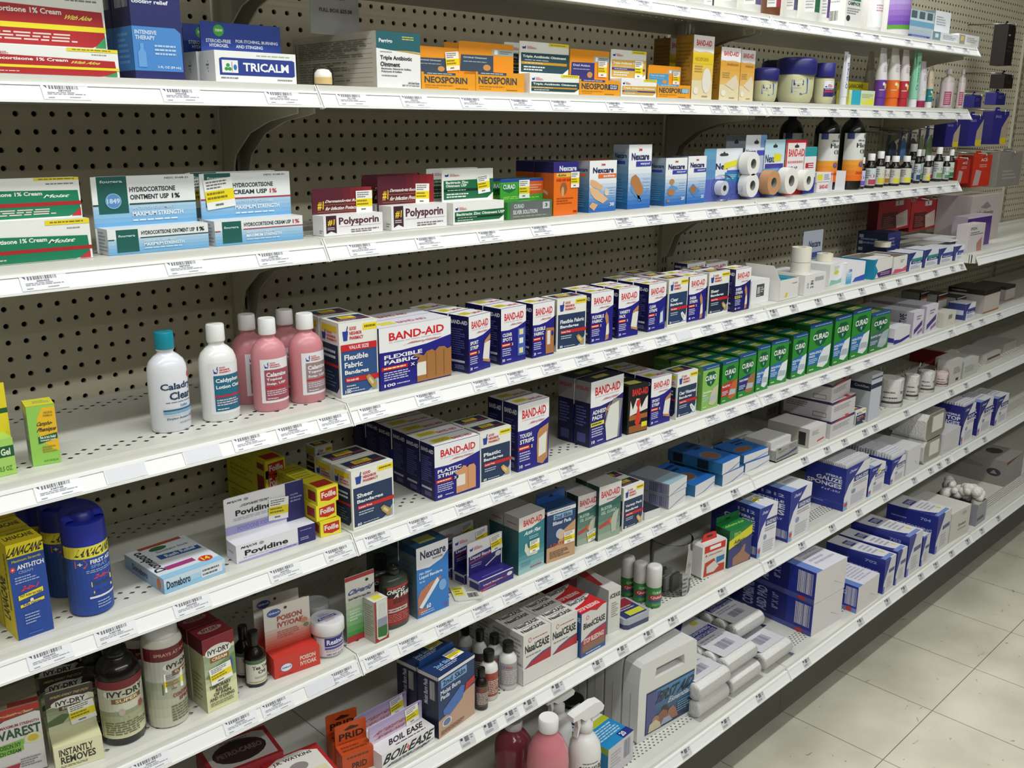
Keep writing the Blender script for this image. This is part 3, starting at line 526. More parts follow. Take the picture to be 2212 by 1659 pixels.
# object on the seam and the unit dose box
C, R = bspot(1, 699, -1.6, 42)
o = empty('earplug_case', (C.x, C.y, C.z+.0004)); tag(o, 'small clear domed case with cream contents on second shelf', 'case')
MB().lathe([(R*.9, .002), (R*.95, .006), (R*.92, .012)], 'e6c88a', sy=.9).build('cream_base', o); MB().lathe([(R*.92, .012), (R*.9, .018), (R*.6, .023), (R*.2, .024)], mat('fbf6ec', .25), sy=.9).build('cream_top', o)
MB().lathe([(R*1.08, 0), (R*1.08, .014), (R*.98, .023), (R*.6, .028), (R*.1, .0285)], mat('f4f4f4', .1, 0, 'clear'), sy=.9).build('clear_cover', o)
pf = dict(base='dcdad4', F=[('r', 0, 0, 1, 1, 'f0f0ee'), ('p', [(0, 1), (0, .70), (.35, .67), (.7, .68), (1, .66), (1, 1)], '24616a'), ('p', [(.35, .67), (.7, .645), (1, .62), (1, .65), (.7, .68)], 'c8a050'), ('t', .06, .78, .36, .87, 'Perrigo', 'e8ecec'), ('l', .58, .86, .96, .94, 2, 'd0c060'), ('l', .08, .62, .36, .66, 1, 'aaaaaa'), ('t', .08, .48, .80, .575, 'Triple Antibiotic', '2a3038'), ('t', .08, .38, .52, .465, 'Ointment', '2a3038'), ('t', .1, .32, .78, .36, 'Bacitracin, Neomycin Sulfate,', '4a4a50'), ('t', .1, .27, .56, .31, 'Polymyxin B Sulfate', '4a4a50'), ('l', .1, .2, .45, .24, 1, '8a8a8a'), ('t', .7, .08, .96, .12, '144 Unit Dose', '4a4a50'), ('t', .56, .03, .96, .07, 'NET WT 0.9 grams Each', '4a4a50')],
          L=[('r', 0, 0, 1, 1, 'cfc8ba')]+[('r', .04, .1+.085*k, .96, .104+.085*k, '5a564c') for k in range(10)]+[('r', .04, .08, .046, .9, '5a564c'), ('l', .08, .55, .9, .88, 9, '857f72'), ('l', .08, .12, .7, .5, 8, '857f72')])
box('unit_dose_box', 'large white dispenser box with teal wave top, long printed side', 'box', 1, (815, -.8), 909, 66, .25, pf)
Y_ = -.14; z0 = 1.7375; A = Vector((solveX(672, Y_, z0), Y_, z0)); x1 = solveX(777, Y_, z0)
mb = MB(); mb.box(0, 0, 0, x1-A.x, .0006, .11, mat('c4c4c8', .5)); z1 = z0+.11
mb.art(plane((0, 0, 0), (x1-A.x, 0, 0), (0, 0, .11), (0, -1, 0)), [('t', .18, .30, .85, .36, 'FULL BOX $25.08', '4a4a52'), ('t', .32, .47, .70, .53, '17\u00a2 EACH', '4a4a52'), ('l', .35, .49, .95, .58, 1, 'a8a8ac')])
sgn = mb.build('paper_sign', None, A); tag(sgn, 'grey paper price sign standing on the long dispenser box', 'sign')
a, b_ = neo(); pcarton('amber ointment carton with slate panel, left one of the pair', 1, (911, -.7), 1027, 155, .03, a, 896, 1005, 98, b_, n=2, sk=(.72, .5, .03, .03, .1))
pcarton('amber ointment carton with slate panel, right one of the pair', 1, (1028, -.6), 1132, 155, .03, a, 990, 1108, 88, b_, n=1)
a, b_ = gnptube('Triple Antibiotic Ointment', '2a4a54', 'c8962c'); pcarton('white ointment carton with dark teal band on second shelf', 1, (1144, -.6), 1250, 158, .032, a, 1121, 1227, 88, b_, n=1)
a, b_ = neo('3a3a86', 'PAIN'); pcarton('amber ointment carton with purple panel on second shelf', 1, (1251, -.6), 1338, 171, .03, a, 1230, 1314, 105, b_, sk=(.82, .4, .026, .03, 0))
a, b_ = gnptube('Triple Antibiotic Ointment', 'd8aa48', '403a8a'); pcarton('white and gold ointment carton with purple stripe', 1, (1341, -.6), 1417, 169, .03, a, 1318, 1394, 106, b_, sk=(.78, .35, .026, .034, 0))
a, b_ = neo('4aa0d8', 'ITCH', '5aa8d8'); pcarton('amber ointment carton with sky blue panel', 1, (1419, -.6), 1490, 182, .028, a, 1399, 1469, 140, b_, sk=(.85, .4, .024, .026, 0))
def bn(tall): return dict(base='c8922e', F=[('r', 0, 0, 1, 1, 'e6d8b0')]+grad(0, .3, 1, .74, 'e8c070', 'e2a038' if not tall else 'ecd038', 5)+[('p', [(0, 1), (0, .76), (.3, .74), (.6, .76), (1, .73), (1, 1)], 'f2eef0'), ('t', .14, .84, .88, .93, 'BAND-AID', 'd0303c')]+([('r', 0, .56, 1, .7, 'e8c828'), ('t', .1, .60, .75, .66, 'NEOSPORIN', 'a89030'), ('e', .7, .3, .22, .2, 'e8e2d4')] if tall else [('t', .3, .66, .9, .71, 'Antibiotic', 'a87040'), ('p', [(.25, .3), (.8, .5), (.98, .3), (.7, .2)], 'e4d4bc')])+[('l', .1, .42, .5, .54, 3, 'b89a50'), ('e', .2, .14, .12, .06, 'f0e8d8'), ('l', .5, .03, .9, .07, 1, 'b08a80')], L=[('r', 0, 0, 1, 1, '9a7020'), ('l', .1, .2, .9, .9, 12, '7a5a1c')], T=[('r', 0, 0, 1, 1, '7a6a3a')])
box('bandage_box', 'tall yellow box with white adhesive pads picture on second shelf', 'box', 1, (1492, -.8), 1536, 75, .045, bn(True))
box('bandage_box', 'tall yellow pads box set back in shade on second shelf', 'box', 1, (1442, -12), 1470, 82, .045, bn(True))
box('bandage_box', 'orange and cream antibiotic bandage box, left of two', 'box', 1, (1552, -.8), 1594, 101, .035, bn(False), n=1)
box('bandage_box', 'orange and cream antibiotic bandage box, right of two', 'box', 1, (1595, -2), 1625, 107, .035, bn(False))
JAR = [(.7, 0), (.86, .03), (.97, .15), (1, .35), (1, .56), (.97, .62)]
def jarlab(): return dict(F=[('p', [(0, .12), (0, .86), (.3, 1), (.9, 1), (1, .85), (1, .1), (.6, 0)], '2a62b8'), ('p', [(.1, .55), (.1, .84), (.5, .9), (.72, .84), (.72, .55), (.4, .48)], '1c3a86'), ('t', .14, .64, .68, .76, 'Vaseline', 'e8eef8'), ('l', .08, .36, .8, .44, 1, '9ac0ee'), ('l', .08, .22, .4, .28, 1, 'e8eef8')])
for lb, x, by, w, ty, sp in (('small squat jelly jar with wavy navy cap and blue label', 1651, -1, 54, 147, 70), ('large jelly jar with wavy navy cap and blue label', 1715, -.6, 84, 125, 62)):
    n_ = 1
    bottle('jelly_jar', lb, 'jar', 1, x, by, w, ty, JAR, 'd4d2a8', [(.99, .62), (1.03, .66), (1.02, .9), (.96, .97), (.7, 1)], '2b2c72', jarlab(), -128, sp+4, flat=.8, zlab=(.18, .56), p=2.6, rough=.25)
bottle('jelly_jar', 'shaded jelly jar standing behind the small and large jars', 'jar', 1, 1672, -12, 62, 131, JAR, 'c4c2a0', [(.99, .62), (1.03, .66), (1.02, .9), (.96, .97), (.7, 1)], '22235e', None, flat=.8, p=2.6)  # jar and lid colours darkened to paint in the shade
bottle('jelly_jar', 'plain jelly jar with straight navy lid and white label', 'jar', 1, 1777, -.6, 44, 137, JAR, 'd6d4ac', [(.92, .66), (.94, .68), (.94, .99), (.9, 1)], '2e2f80', dict(F=[('r', 0, .05, 1, 1, 'eceaf2'), ('r', 0, .05, 1, .55, '2e2f70'), ('r', .05, .3, .9, .42, 'c03048'), ('t', .12, .45, .85, .53, 'Petroleum Jelly', 'e8e8f0'), ('p', [(.1, .68), (.14, .6), (.26, .6), (.3, .68)], '27409a'), ('l', .36, .6, .8, .8, 3, 'c8323c')]), -112, 80, flat=.85, zlab=(.16, .56), p=2.4)
def tubeobj(name, label, sh, x, by, w, ty, cols, capc, txt=None, vt=None, cap=.14):
    """squeeze tube standing on its cap: wide at the crimp, cap below"""
    C, R = bspot(sh, x, by, w); H = solveZ(ty, C.x, C.y)-C.z; ro = empty(name, (C.x, C.y, C.z+.0004)); tag(ro, label, 'tube', None)
    mb = MB(); n = 24; pr = [(R*.86, R*.86, cap), (R*.98, R*.98, cap+.01), (R, R*.92, .45), (R*1.02, R*.6, .75), (R*1.04, R*.08, .97), (R*1.04, R*.08, 1)]; vs = []
    for a, b2, z in pr: vs += [(a*math.cos(2*math.pi*k/n), b2*math.sin(2*math.pi*k/n), z*H) for k in range(n)]
    for i in range(len(pr)-1):
        zz = (pr[i][2]+pr[i+1][2])/2; c = [q for t, q in cols if zz >= t][-1]
        mb.add(vs[i*n:(i+2)*n], [(k, (k+1) % n, n+(k+1) % n, n+k) for k in range(n)], mat(c, .35), True)
    mb.build('tube_body', ro); MB().lathe([(R*.9, 0), (R*.92, .003), (R*.88, cap*H)], mat(capc, .35)).build('cap', ro)
    m2 = MB(); fn = cyl(R, 0, H, math.radians(-160), math.radians(-60), 1, .93); ops = []
    if len(cols) > 1: ops = [('r', .0, .15, 1, .26, cols[0][1]), ('r', 0, .27, 1, .285, 'd8d0a0'), ('e', .6, .34, .12, .05, 'e0c860'), ('e', .4, .38, .12, .03, 'e8e4da'), ('l', .3, .6, .8, .72, 3, 'c0bcbc')]
    if vt: ops = [('r', .1, .2, .9, .95, cols[-1][1]), ('v', .3, .3, .7, .8, vt[0], vt[1])]
    m2.art(fn, ops or [('l', .2, .3, .8, .7, 5, 'aaaaaa')], seg=10); m2.build('tube_print', ro); THINGS.append((sh, C.x, label)); return ro
tubeobj('squeeze_tube', 'slim white tube with violet lettering up its side', 1, 1819, -.6, 17, 112, [(0, 'e6e6ec')], 'ececee', vt=('Ointment', '4a4a9a'))
C, R = bspot(1, 1797, -6, 16); o = MB().lathe([(R*.9, 0), (R, .003), (R, .02), (R*.9, .024)], mat('dcdcd8', .4)).build('pill_pot', None, (C.x, C.y, C.z+.0004)); tag(o, 'tiny white round pot behind the slim white tube', 'pot')
box('ointment_carton', 'low turquoise and yellow carton on second shelf', 'carton', 1, (1832, -.6), 1887, 194, .035, dict(base='e2e06a', F=grad(0, 0, 1, 1, 'd8e070', 'd8e8d8', 4)+[('r', .1, 0, .45, 1, '3ab0c8'), ('p', [(.5, .1), (.95, .1), (.95, .5)], 'e8e03a'), ('l', .5, .5, .95, .8, 3, 'b0b888')]))
box('ointment_carton', 'yellow carton standing behind turquoise and yellow carton', 'carton', 1, (1826, -6), 1871, 176, .03, dict(base='e6d82a', F=[('t', .08, .74, .75, .92, 'LANACANE', '6a6420'), ('l', .1, .5, .8, .6, 1, '8a8030')]))
for x, w, ty, c, c2, lb in ((1897, 27, 104, '6a3a9a', 'dcd8dc', 'white squeeze tube with violet foot'), (1922, 32, 104, 'ec7028', 'dcd8d4', 'white squeeze tube with orange foot'), (1945, 27, 108, 'b8303c', 'dcd4d4', 'white squeeze tube with red foot')):
    tubeobj('squeeze_tube', lb+' on second shelf', 1, x, -.8, w, ty, [(0, c), (.5, c2)], c)
tubeobj('squeeze_tube', 'mint green squeeze tube with vertical lettering', 1, 1969, -.8, 20, 109, [(0, '8fd0b0')], 'e8e8ea', vt=('Calmoseptine', '2f7a64'))
tubeobj('squeeze_tube', 'silver squeeze tube with crimson cap', 1, 1985, -.8, 23, 133, [(0, 'd2d0d8'), (.7, 'c0b8c0')], 'a02a50')
tubeobj('squeeze_tube', 'teal squeeze tube with white cap', 1, 2003, -.8, 17, 143, [(0, '1f8088'), (.6, 'c8b8a0')], 'e8e8ea')
for x, by, w, lb in ((2041, -.8, 36, 'clear bottle with pink lotion label, nearer of two'), (2071, -.8, 20, 'clear bottle with pink lotion label, farther of two')):
    bottle('rinse_bottle', lb, 'bottle', 1, x, by, w, 150, [(.95, 0), (1, .02), (1, .68), (.8, .78), (.3, .82), (.3, .88)], 'b8b4ac', [(.34, .88), (.34, 1)], 'e6e2e6', dict(F=[('r', 0, 0, 1, 1, 'd8c8cc'), ('p', [(.2, .8), (.3, .7), (.6, .7), (.7, .8)], '3a3a5a'), ('r', .15, .05, .9, .62, 'a8506a'), ('l', .2, .1, .8, .58, 6, 'd8a8b4')]), -140, 100, flat=.7, zlab=(.05, .66), p=3)
# shaded tubes behind
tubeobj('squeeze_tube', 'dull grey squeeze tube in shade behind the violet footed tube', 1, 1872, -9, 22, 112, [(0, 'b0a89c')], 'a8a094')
# ---------- third shelf from the top
a, b_ = hc('16805a', 'b3262a', 'c8303a', 'Hydrocortisone 1% Cream', ('e8f0e8', 'Moist')); pcarton('green and white cream carton with red stripes, far left', 2, (-60, -.7), 201, 488, .03, a, -80, 173, 390, b_)
def fou(t, t2, c, c2): 
    F_ = grad(0, 0, 1, .62, '68a8d8', 'c4dcec', 5)+[('r', 0, .6, 1, 1, 'eef0f0'), ('r', .08, .08, .29, .95, '1f6058'), ('t', .1, .64, .26, .76, 'fougera', 'c8dcd4'), ('t', .32, .70, .86, .86, t+' '+t2, '2e3a3e'), ('r', .31, .58, 1, .62, c), ('r', 0, .56, .06, .6, c), ('t', .34, .42, .66, .5, 'ANTI-ITCH '+t2.split(' ')[0], 'e0ecf4'), ('t', .34, .27, .74, .39, 'MAXIMUM STRENGTH', 'f2f6fa'), ('l', .34, .14, .72, .22, 1, 'd8e8f4'), ('t', .88, .7, .96, .87, '1%', c2)]
    P_ = grad(0, 0, 1, .46, '68a8d8', 'bcd8ec', 5)+[('r', 0, .44, 1, 1, 'eef0f0'), ('r', .05, .27, .33, 1, '1f6058'), ('t', .08, .86, .29, .93, 'fougera', 'c8dcd4'), ('t', .70, .92, .94, .96, 'NDC 0168-31', '6a7074'), ('t', .35, .68, .8, .78, t, '2e3a3e'), ('t', .35, .53, .73, .63, t2, '2e3a3e'), ('r', .34, .43, 1, .46, c), ('r', 0, .43, .05, .46, c), ('t', .36, .33, .78, .39, 'ANTI-ITCH '+t2.split(' ')[0], 'c8dcec'), ('t', .36, .2, .86, .29, 'MAXIMUM STRENGTH', 'f0f6fa'), ('l', .36, .09, .82, .15, 1, 'e0ecf6'), ('t', .76, .53, .84, .63, '1%', c2)]
    return dict(base='dfe4e8', F=F_, L=[('r', 0, 0, 1, 1, 'c8ccd0'), ('l', .1, .1, .9, .9, 6, '8a8e94')]), dict(base='e4e8ea', F=P_)
a, b_ = fou('HYDROCORTISONE', 'OINTMENT USP', '2a4a44', '111111'); b_['F'] += [('e', .19, .52, .075, .155, '8ab4dc'), ('e', .19, .52, .065, .135, '5a92c8'), ('t', .13, .47, .25, .57, '1849', 'c8dcf0')]
pcarton('white and sky blue ointment carton with round badge', 2, (236, -.8), 452, 497, .032, a, 202, 423, 383, b_)
a, b_ = fou('HYDROCORTISONE', 'CREAM USP', 'b03a50', 'c04a5a'); pcarton('white and sky blue cream carton with yellow price sticker', 2, (466, -.7), 655, 479, .032, a, 434, 627, 376, b_, n=1, sk=(.2, .56, .045, .042, .1))
def poly(t2): return dict(base='f0eeec', F=[('r', 0, 0, 1, 1, 'f0eef0'), ('p', [(.04, 1), (.04, .1), (.12, .22), (.21, .1), (.21, 1)], '42242e'), ('t', .07, .5, .18, .82, '#1', 'ecc838', .1), ('l', .06, .28, .19, .44, 2, 'd8ccd0'), ('t', .25, .42, .93, .88, 'Polysporin', '5a2a3c'), ('r', .25, .42, .96, .43, '8a5a6a'), ('l', .45, .08, .95, .28, 2, '7a6a72')], L=[('l', .6, .1, .9, .3, 2, '8a8a8a')]), dict(base='571c2a', F=[('r', 0, 0, 1, 1, '571c2a')]+[('r', .5+k*.125, 0, .625+k*.125, 1, c) for k, c in enumerate(('671c2a', '7a1e2a', '8c202c', '98242e'))]+[('t', .08, .18, .18, .52, '#1', 'ecc838', .1), ('t', .21, .42, .88, .56, t2, 'f0e4dc', .05), ('t', .21, .16, .8, .3, 'for Infection Protection', 'f0e4dc', .05), ('r', .08, .36, .9, .37, 'c8983c'), ('r', .08, .1, .8, .11, 'c8983c')])
a, b_ = poly('Dermatologist Recom.'); pcarton('smaller white carton with maroon display panel', 2, (700, -.7), 827, 468, .03, a, 674, 802, 409, b_, sk=(.86, .42, .032, .034, 0))
a, b_ = poly('Dermatologist Recommended'); pcarton('larger white carton with maroon display panel', 2, (846, -.7), 965, 447, .034, a, 815, 936, 381, b_, n=1, sk=(.78, .32, .03, .034, -.03))
a, b_ = gnptube('Bacitracin Zinc Ointment USP', '1a6a42', '102a20', yel=False, n2='Ointment USP'); pcarton('white and green zinc ointment carton', 2, (979, -.7), 1088, 440, .034, a, 954, 1064, 367, b_, n=1, sk=(.8, .5, .03, .032, .1))
pcarton('green and grey silver gel carton with tall green panel', 2, (1096, -.8), 1192, 438, .03, dict(base='2f8a3a', F=[('r', .06, .02, .98, .98, '6a6e70'), ('t', .14, .62, .36, .86, 'CURAD', 'c0d8c8'), ('t', .12, .28, .66, .52, 'SILVER SOLUTION', 'd8dad8'), ('l', .12, .1, .9, .2, 1, 'a8a878'), ('r', .78, .5, .94, .9, 'c8ccd0'), ('t', .83, .6, .89, .82, '3', '4a4a4a')]), 1080, 1172, 388,
        dict(base='3a9a3a', F=[('r', 0, 0, 1, 1, '46a83c'), ('r', 0, .86, 1, 1, '2c4a9a'), ('p', [(.64, .86), (1, .86), (1, .3), (.64, .22)], 'd8602c'), ('p', [(.03, .75), (.06, .5), (.2, .36), (.34, .5), (.36, .75)], '1a7a40'), ('t', .06, .55, .34, .76, 'CURAD', 'eaf4ea'), ('l', .68, .4, .96, .74, 3, 'f0b090'), ('l', .06, .08, .9, .22, 2, 'b8e060')]), n=1, sk=(.54, .5, .028, .034, 0))
def act(): return dict(base='d8661c', F=[('r', 0, 0, 1, 1, 'ee7420'), ('r', 0, .8, 1, 1, '2d2a80'), ('t', .22, .83, .92, .93, 'Nexcare', 'e8eaf4'), ('r', .1, .72, .9, .79, 'e8c848'), ('t', .15, .73, .5, .78, 'Active', '3a3a3a', .2), ('e', .4, .5, .14, .12, '9a6038'), ('e', .36, .44, .06, .1, 'd8a070'), ('l', .12, .2, .8, .34, 3, 'b04818'), ('t', .8, .03, .96, .08, '3M', 'c02020'), ('t', .1, .64, .8, .69, 'KNEE AND ELBOW', 'c03018')], L=[('r', 0, 0, 1, 1, 'c85c1c'), ('r', 0, .8, 1, 1, '1e1c56'), ('p', [(.4, .5), (.7, .44), (.7, .38), (.4, .44)], 'c8a888')], T=[('r', 0, 0, 1, 1, '1e1c56')])
box('bandage_box', 'orange box with purple top and flesh knee picture', 'box', 2, (1195, -1), 1247, 351, .05, act(), n=1, sk=('F', .85, .66, .024, .03, 0))
box('bandage_box', 'white to blue box with orange stripe and flesh bandages', 'box', 2, (1271, -1), 1329, 348, .04, nex('e8742c', 'active', 'shapes', cnt='30', sidebar='c05a28'))
box('bandage_box', 'tallest blue waterproof bandage box, large tan oval plaster', 'box', 2, (1354, -1), 1403, 313, .04, nex('3a44a8', 'waterproof', 'oval'))
box('bandage_box', 'short blue waterproof bandage box with three small plasters', 'box', 2, (1434, -1), 1480, 342, .04, nex('3a44a8', 'waterproof', 'small', cnt='20'))
box('bandage_box', 'short blue waterproof bandage box with one small plaster', 'box', 2, (1482, -1.2), 1521, 338, .04, nex('3a44a8', 'waterproof', 'one', cnt='20'))
# ---------- blister cards with tape rolls, third shelf from the top
def roll(mb, c, R, wd, col, core='8a8a88', axis='y'):
    """a hollow tape roll, axis along y (or z)"""
    n = 28; ri = R*.42; pr = [(ri, 0), (R, 0), (R, wd), (ri, wd), (ri, 0)]; vs = []
    for r_, t in pr:
        for k in range(n):
            a = 2*math.pi*k/n; p_ = (c[0]+r_*math.cos(a), c[1]+t, c[2]+r_*math.sin(a)) if axis == 'y' else (c[0]+r_*math.cos(a), c[1]+r_*math.sin(a), c[2]+t)
            vs.append(p_)
    for i in range(4): mb.add(vs[i*n:(i+2)*n], [(k, (k+1) % n, n+(k+1) % n, n+k) for k in range(n)], mat(core if i == 3 else col, .6, 0, None if i == 3 else 'grain'), i in (1, 3))
    return mb
def tapecard(label, sh, xl, xr, back, ytop, art, rolls, base='e8ecf4'):
    D, Z = SH[sh]; Y = -(D-.03)-back/100
    A = Vector((solveX(xl, Y, Z), Y, Z)); w = solveX(xr, Y, Z+.04)-A.x; h = solveZ(ytop, A.x, Y)-Z
    ro = empty('tape_blister_card', (A.x, A.y, Z+.0004)); tag(ro, label, 'tape pack', None); c = .006
    mb = MB(); mb.prism([(c, 0), (w-c, 0), (w, c), (w, h-c), (w-c, h), (c, h), (0, h-c), (0, c)], 0, .0008, 1, mat(base)); mb.art(plane((0, 0, .0002), (w, 0, 0), (0, 0, h-.0004), (0, -1, 0)), art); mb.build('backing_card', ro)
    for px, py, rpx, wd, col in rolls:
        yf = A.y-wd-.002; x = solveX(px, yf, Z+.03); z = solveZ(py, x, yf); x = solveX(px, yf, z); q = Vector((x, yf, z))
        R = rpx/F*(q-CAM).dot(RW[2]); z = max(z, Z+R+.001)
        m_ = MB(); roll(m_, (x-A.x, -wd-.002, z-Z), R, wd, col); m_.build('tape_roll', ro)
    THINGS.append((sh, A.x+w/2, label)); return ro, w, h
hole_ = [('p', [(.38, .88), (.42, .91), (.47, .91), (.5, .95), (.53, .91), (.58, .91), (.62, .88), (.58, .86), (.42, .86)], '3a3a3c')]
nt_ = grad(0, 0, 1, 1, '3a66b0', 'dfe6f0', 7)
r_, w, h = tapecard('blue card pack with clear round tape dispenser', 2, 1516, 1600, -1.6, 322, [('r', 0, 0, 1, 1, 'e8ecf2')]+grad(0, 0, .3, 1, '5a78c0', '6aa8c8', 5)+[('r', 0, 0, 1, .42, '5566b8'), ('r', .55, .36, .92, .54, '1f86b8'), ('t', .3, .6, .62, .72, 'Nex', '2a2a5e'), ('p', [(.5, .60), (.52, .72), (.86, .78), (.84, .66)], 'e8dc30'), ('r', .6, .54, 1, .58, '5a60c0'), ('l', .6, .4, .88, .5, 3, 'b8d8ec')]+hole_, [])
mb = MB(); roll(mb, (w*.38, -.020, .030), .0165, .018, 'e4e6ea', '6a6a6c'); mb.build('tape_roll', r_)
mb = MB(); pr = [(.029, 0), (.030, .002), (.030, .020), (.0285, .022)]; mb.lathe(pr, mat('8a98e0', .12, 0, 'clear')); mb.xf(Matrix.Translation((w*.40, -.001, .030)) @ Matrix.Rotation(math.pi/2, 4, 'X')); mb.build('dispenser_shell', r_)
mb = MB(); mb.prism([(w*.7, .03), (w*.98, .034), (w*.95, .022), (w*.7, .012)], -.020, -.002, 1, mat('c8d8e8', .1, 0, 'clear')); mb.build('cutter_arm', r_)
tapecard('white card with two stacked white paper tape rolls', 2, 1603, 1650, -1.2, 292, [('r', 0, 0, 1, 1, 'b8c4e0')]+grad(0, 0, 1, .4, '4858b0', '8090cc', 3)+[('r', 0, .68, 1, 1, 'dfe3ec'), ('r', .7, .8, 1, 1, '7aa8d8'), ('t', .04, .7, .5, .78, 'Nexcare', '2a2a5e'), ('r', .55, .68, 1, .76, '4a50b8')]+hole_, [(1628, 354, 25, .024, 'eceae8'), (1626, 401, 25, .024, 'eceae8')])
tapecard('shaded white card with hang hole behind the two roll card', 2, 1562, 1606, -7, 292, [('r', 0, 0, 1, 1, '9aa2ac'), ('t', .05, .62, .7, .72, 'Nexcare', '2a2a4e')]+hole_, [])  # white card coloured grey, its shade is in the print colour
tapecard('blue and white card with one tan tape roll', 2, 1645, 1690, -.9, 302, grad(0, 0, 1, .5, '3a58a8', '6ab0d8', 4)+grad(0, .5, 1, 1, 'dfeaf2', 'b8dcec', 3)+[('t', .04, .6, .5, .74, 'Nexc', '26265a'), ('p', [(.45, .62), (.48, .76), (.85, .74), (.82, .62)], 'e8dc30'), ('r', .04, .5, .96, .58, '4a3a98')]+hole_, [(1672, 395, 26, .026, 'c89468')])
tapecard('white card with red border and one white tape roll', 2, 1691, 1737, -.7, 303, [('r', 0, 0, 1, 1, 'd83038'), ('r', .06, .12, .94, .95, 'f0e8e8'), ('t', .12, .70, .9, .84, 'BAND-AID', 'd0282e'), ('t', .12, .46, .6, .52, 'WRAP', '3a3a4a'), ('l', .1, .56, .9, .64, 1, 'd08088')]+hole_, [(1710, 391, 28, .026, 'eeeae4')])
tapecard('white card with teal corner and one white tape roll', 2, 1732, 1760, -.4, 318, [('r', 0, 0, 1, 1, 'eceaf0'), ('r', 0, .8, 1, 1, '2f9aa0'), ('t', .1, .55, .8, .66, 'E', 'c02a30'), ('p', [(0, 0), (0, .25), (1, .35), (1, 0)], '2a3a9a')], [(1747, 390, 22, .024, 'eceae6')])
box('tape_box', 'tiny white tape box, lower of two with red lettering', 'box', 2, (1763, -1), 1795, 394, .03, dict(base='ece8ec', F=[('t', .2, .3, .75, .7, 'BAND-AID', 'd02a32'), ('r', .78, 0, 1, 1, 'd8d8e0')]))
o_, w_b, d_b, h_b = box('tape_box', 'tiny white tape box with yellow sticker, upper of two', 'box', 2, (1763, -1, SH[2][1]+.0245), 1795, 374, .03, dict(base='ece8ec', F=[('r', .05, .2, .4, .8, 'e8dc40'), ('l', .5, .2, .95, .8, 3, '8a90b8')]), up=.0008)
box('plain_card_box', 'blank white box side beside the stack of tiny tape boxes', 'box', 2, (1795, -.8), 1824, 371, .03, plain('e6e4ec', False))
FLX = [(.94, 0), (1, .02), (1, .70), (.96, .76), (.7, .83), (.36, .87), (.36, .94), (.38, .94), (.38, 1)]
def flax(d=0): return dict(F=grad(0, .0, 1, .45, 'e86820', 'eca838', 4)+[('r', 0, .44, 1, 1, 'dcdcd8'), ('t', .45, .7, .95, .8, 'Flax', '1a1a1c'), ('t', .6, .57, .9, .67, 'Oil', '1a1a1c'), ('r', .1, .88, .35, 1, '3a4a80'), ('e', .85, .94, .1, .05, '2f7a60'), ('e', .72, .35, .12, .06, '6a5a90'), ('t', .5, .14, .9, .2, 'ORGANIC', 'c8402a'), ('t', .5, .82, .8, .87, 'Efagold', '6a6a6c', .2)])
for x, by, w, lb in ((1776, -4, 52, 'black flax oil bottle, nearer one with grey white label'), (1831, -1, 52, 'black flax oil bottle, front one with orange label foot'), (1700, -14, 50, 'black flax oil bottle in shade behind hanging cards')):
    bottle('oil_bottle', lb, 'bottle', 2, x, by, w, 235, FLX, '121214', None, None, flax(), -125, 130, zlab=(.11, .7), rough=.2)
VIT = [(.92, 0), (1, .02), (1, .60), (.9, .68), (.55, .74), (.55, .80)]
VC = [(.66, .80), (.66, .99), (.62, 1)]
vit = [(1857, -.7, 17, 340, 'd0c8e4', '7a5ab8'), (1876, -.7, 24, 332, 'c8d4da', 'b84a5a'), (1896, -.7, 22, 327, 'd4d2ce', 'd8c838'), (1911, -2, 15, 337, 'd2ccc4', 'a8702c'), (1929, -.7, 24, 337, 'cfcdc8', 'd8d040'), (1953, -.7, 24, 337, 'd4d0ca', 'e0d83c'), (1966, -5, 22, 311, 'c8c8c4', '3a6aa0'), (1978, -1.6, 14, 323, 'c4ccd4', '2f4a80'), (1986, -5, 15, 323, 'b8c8c0', '6a9a5a'), (1999, -.7, 16, 336, 'd2cec8', 'e0d040'), (2009, -4, 16, 336, 'd0c8d4', 'b83a5a'), (2022, -2, 20, 318, 'cad0c8', '7aa070'), (2040, -.7, 16, 337, 'ccd4cc', '5a8a6a'), (2049, -3, 16, 323, 'c4d0c4', '3f7a4a')]
for i, (x, by, w, ty, c1, c2) in enumerate(vit):
    bottle('supplement_bottle', 'small dark bottle with white cap, %s from left in the row under the bracket' % ['first', 'second', 'third', 'fourth', 'fifth', 'sixth', 'seventh', 'eighth', 'ninth', 'tenth', 'eleventh', 'twelfth', 'thirteenth', 'fourteenth'][i], 'bottle', 2, x, by, w, ty, VIT, '1c1512', VC, 'eceaea', dict(F=[('r', 0, 0, 1, 1, c1), ('r', .35, .05, .95, .35, c2), ('e', .6, .55, .15, .12, c2), ('l', .05, .4, .45, .9, 4, '7a7a80')]), -140, 150, zlab=(.08, .58), rough=.2, group='small dark supplement bottles')
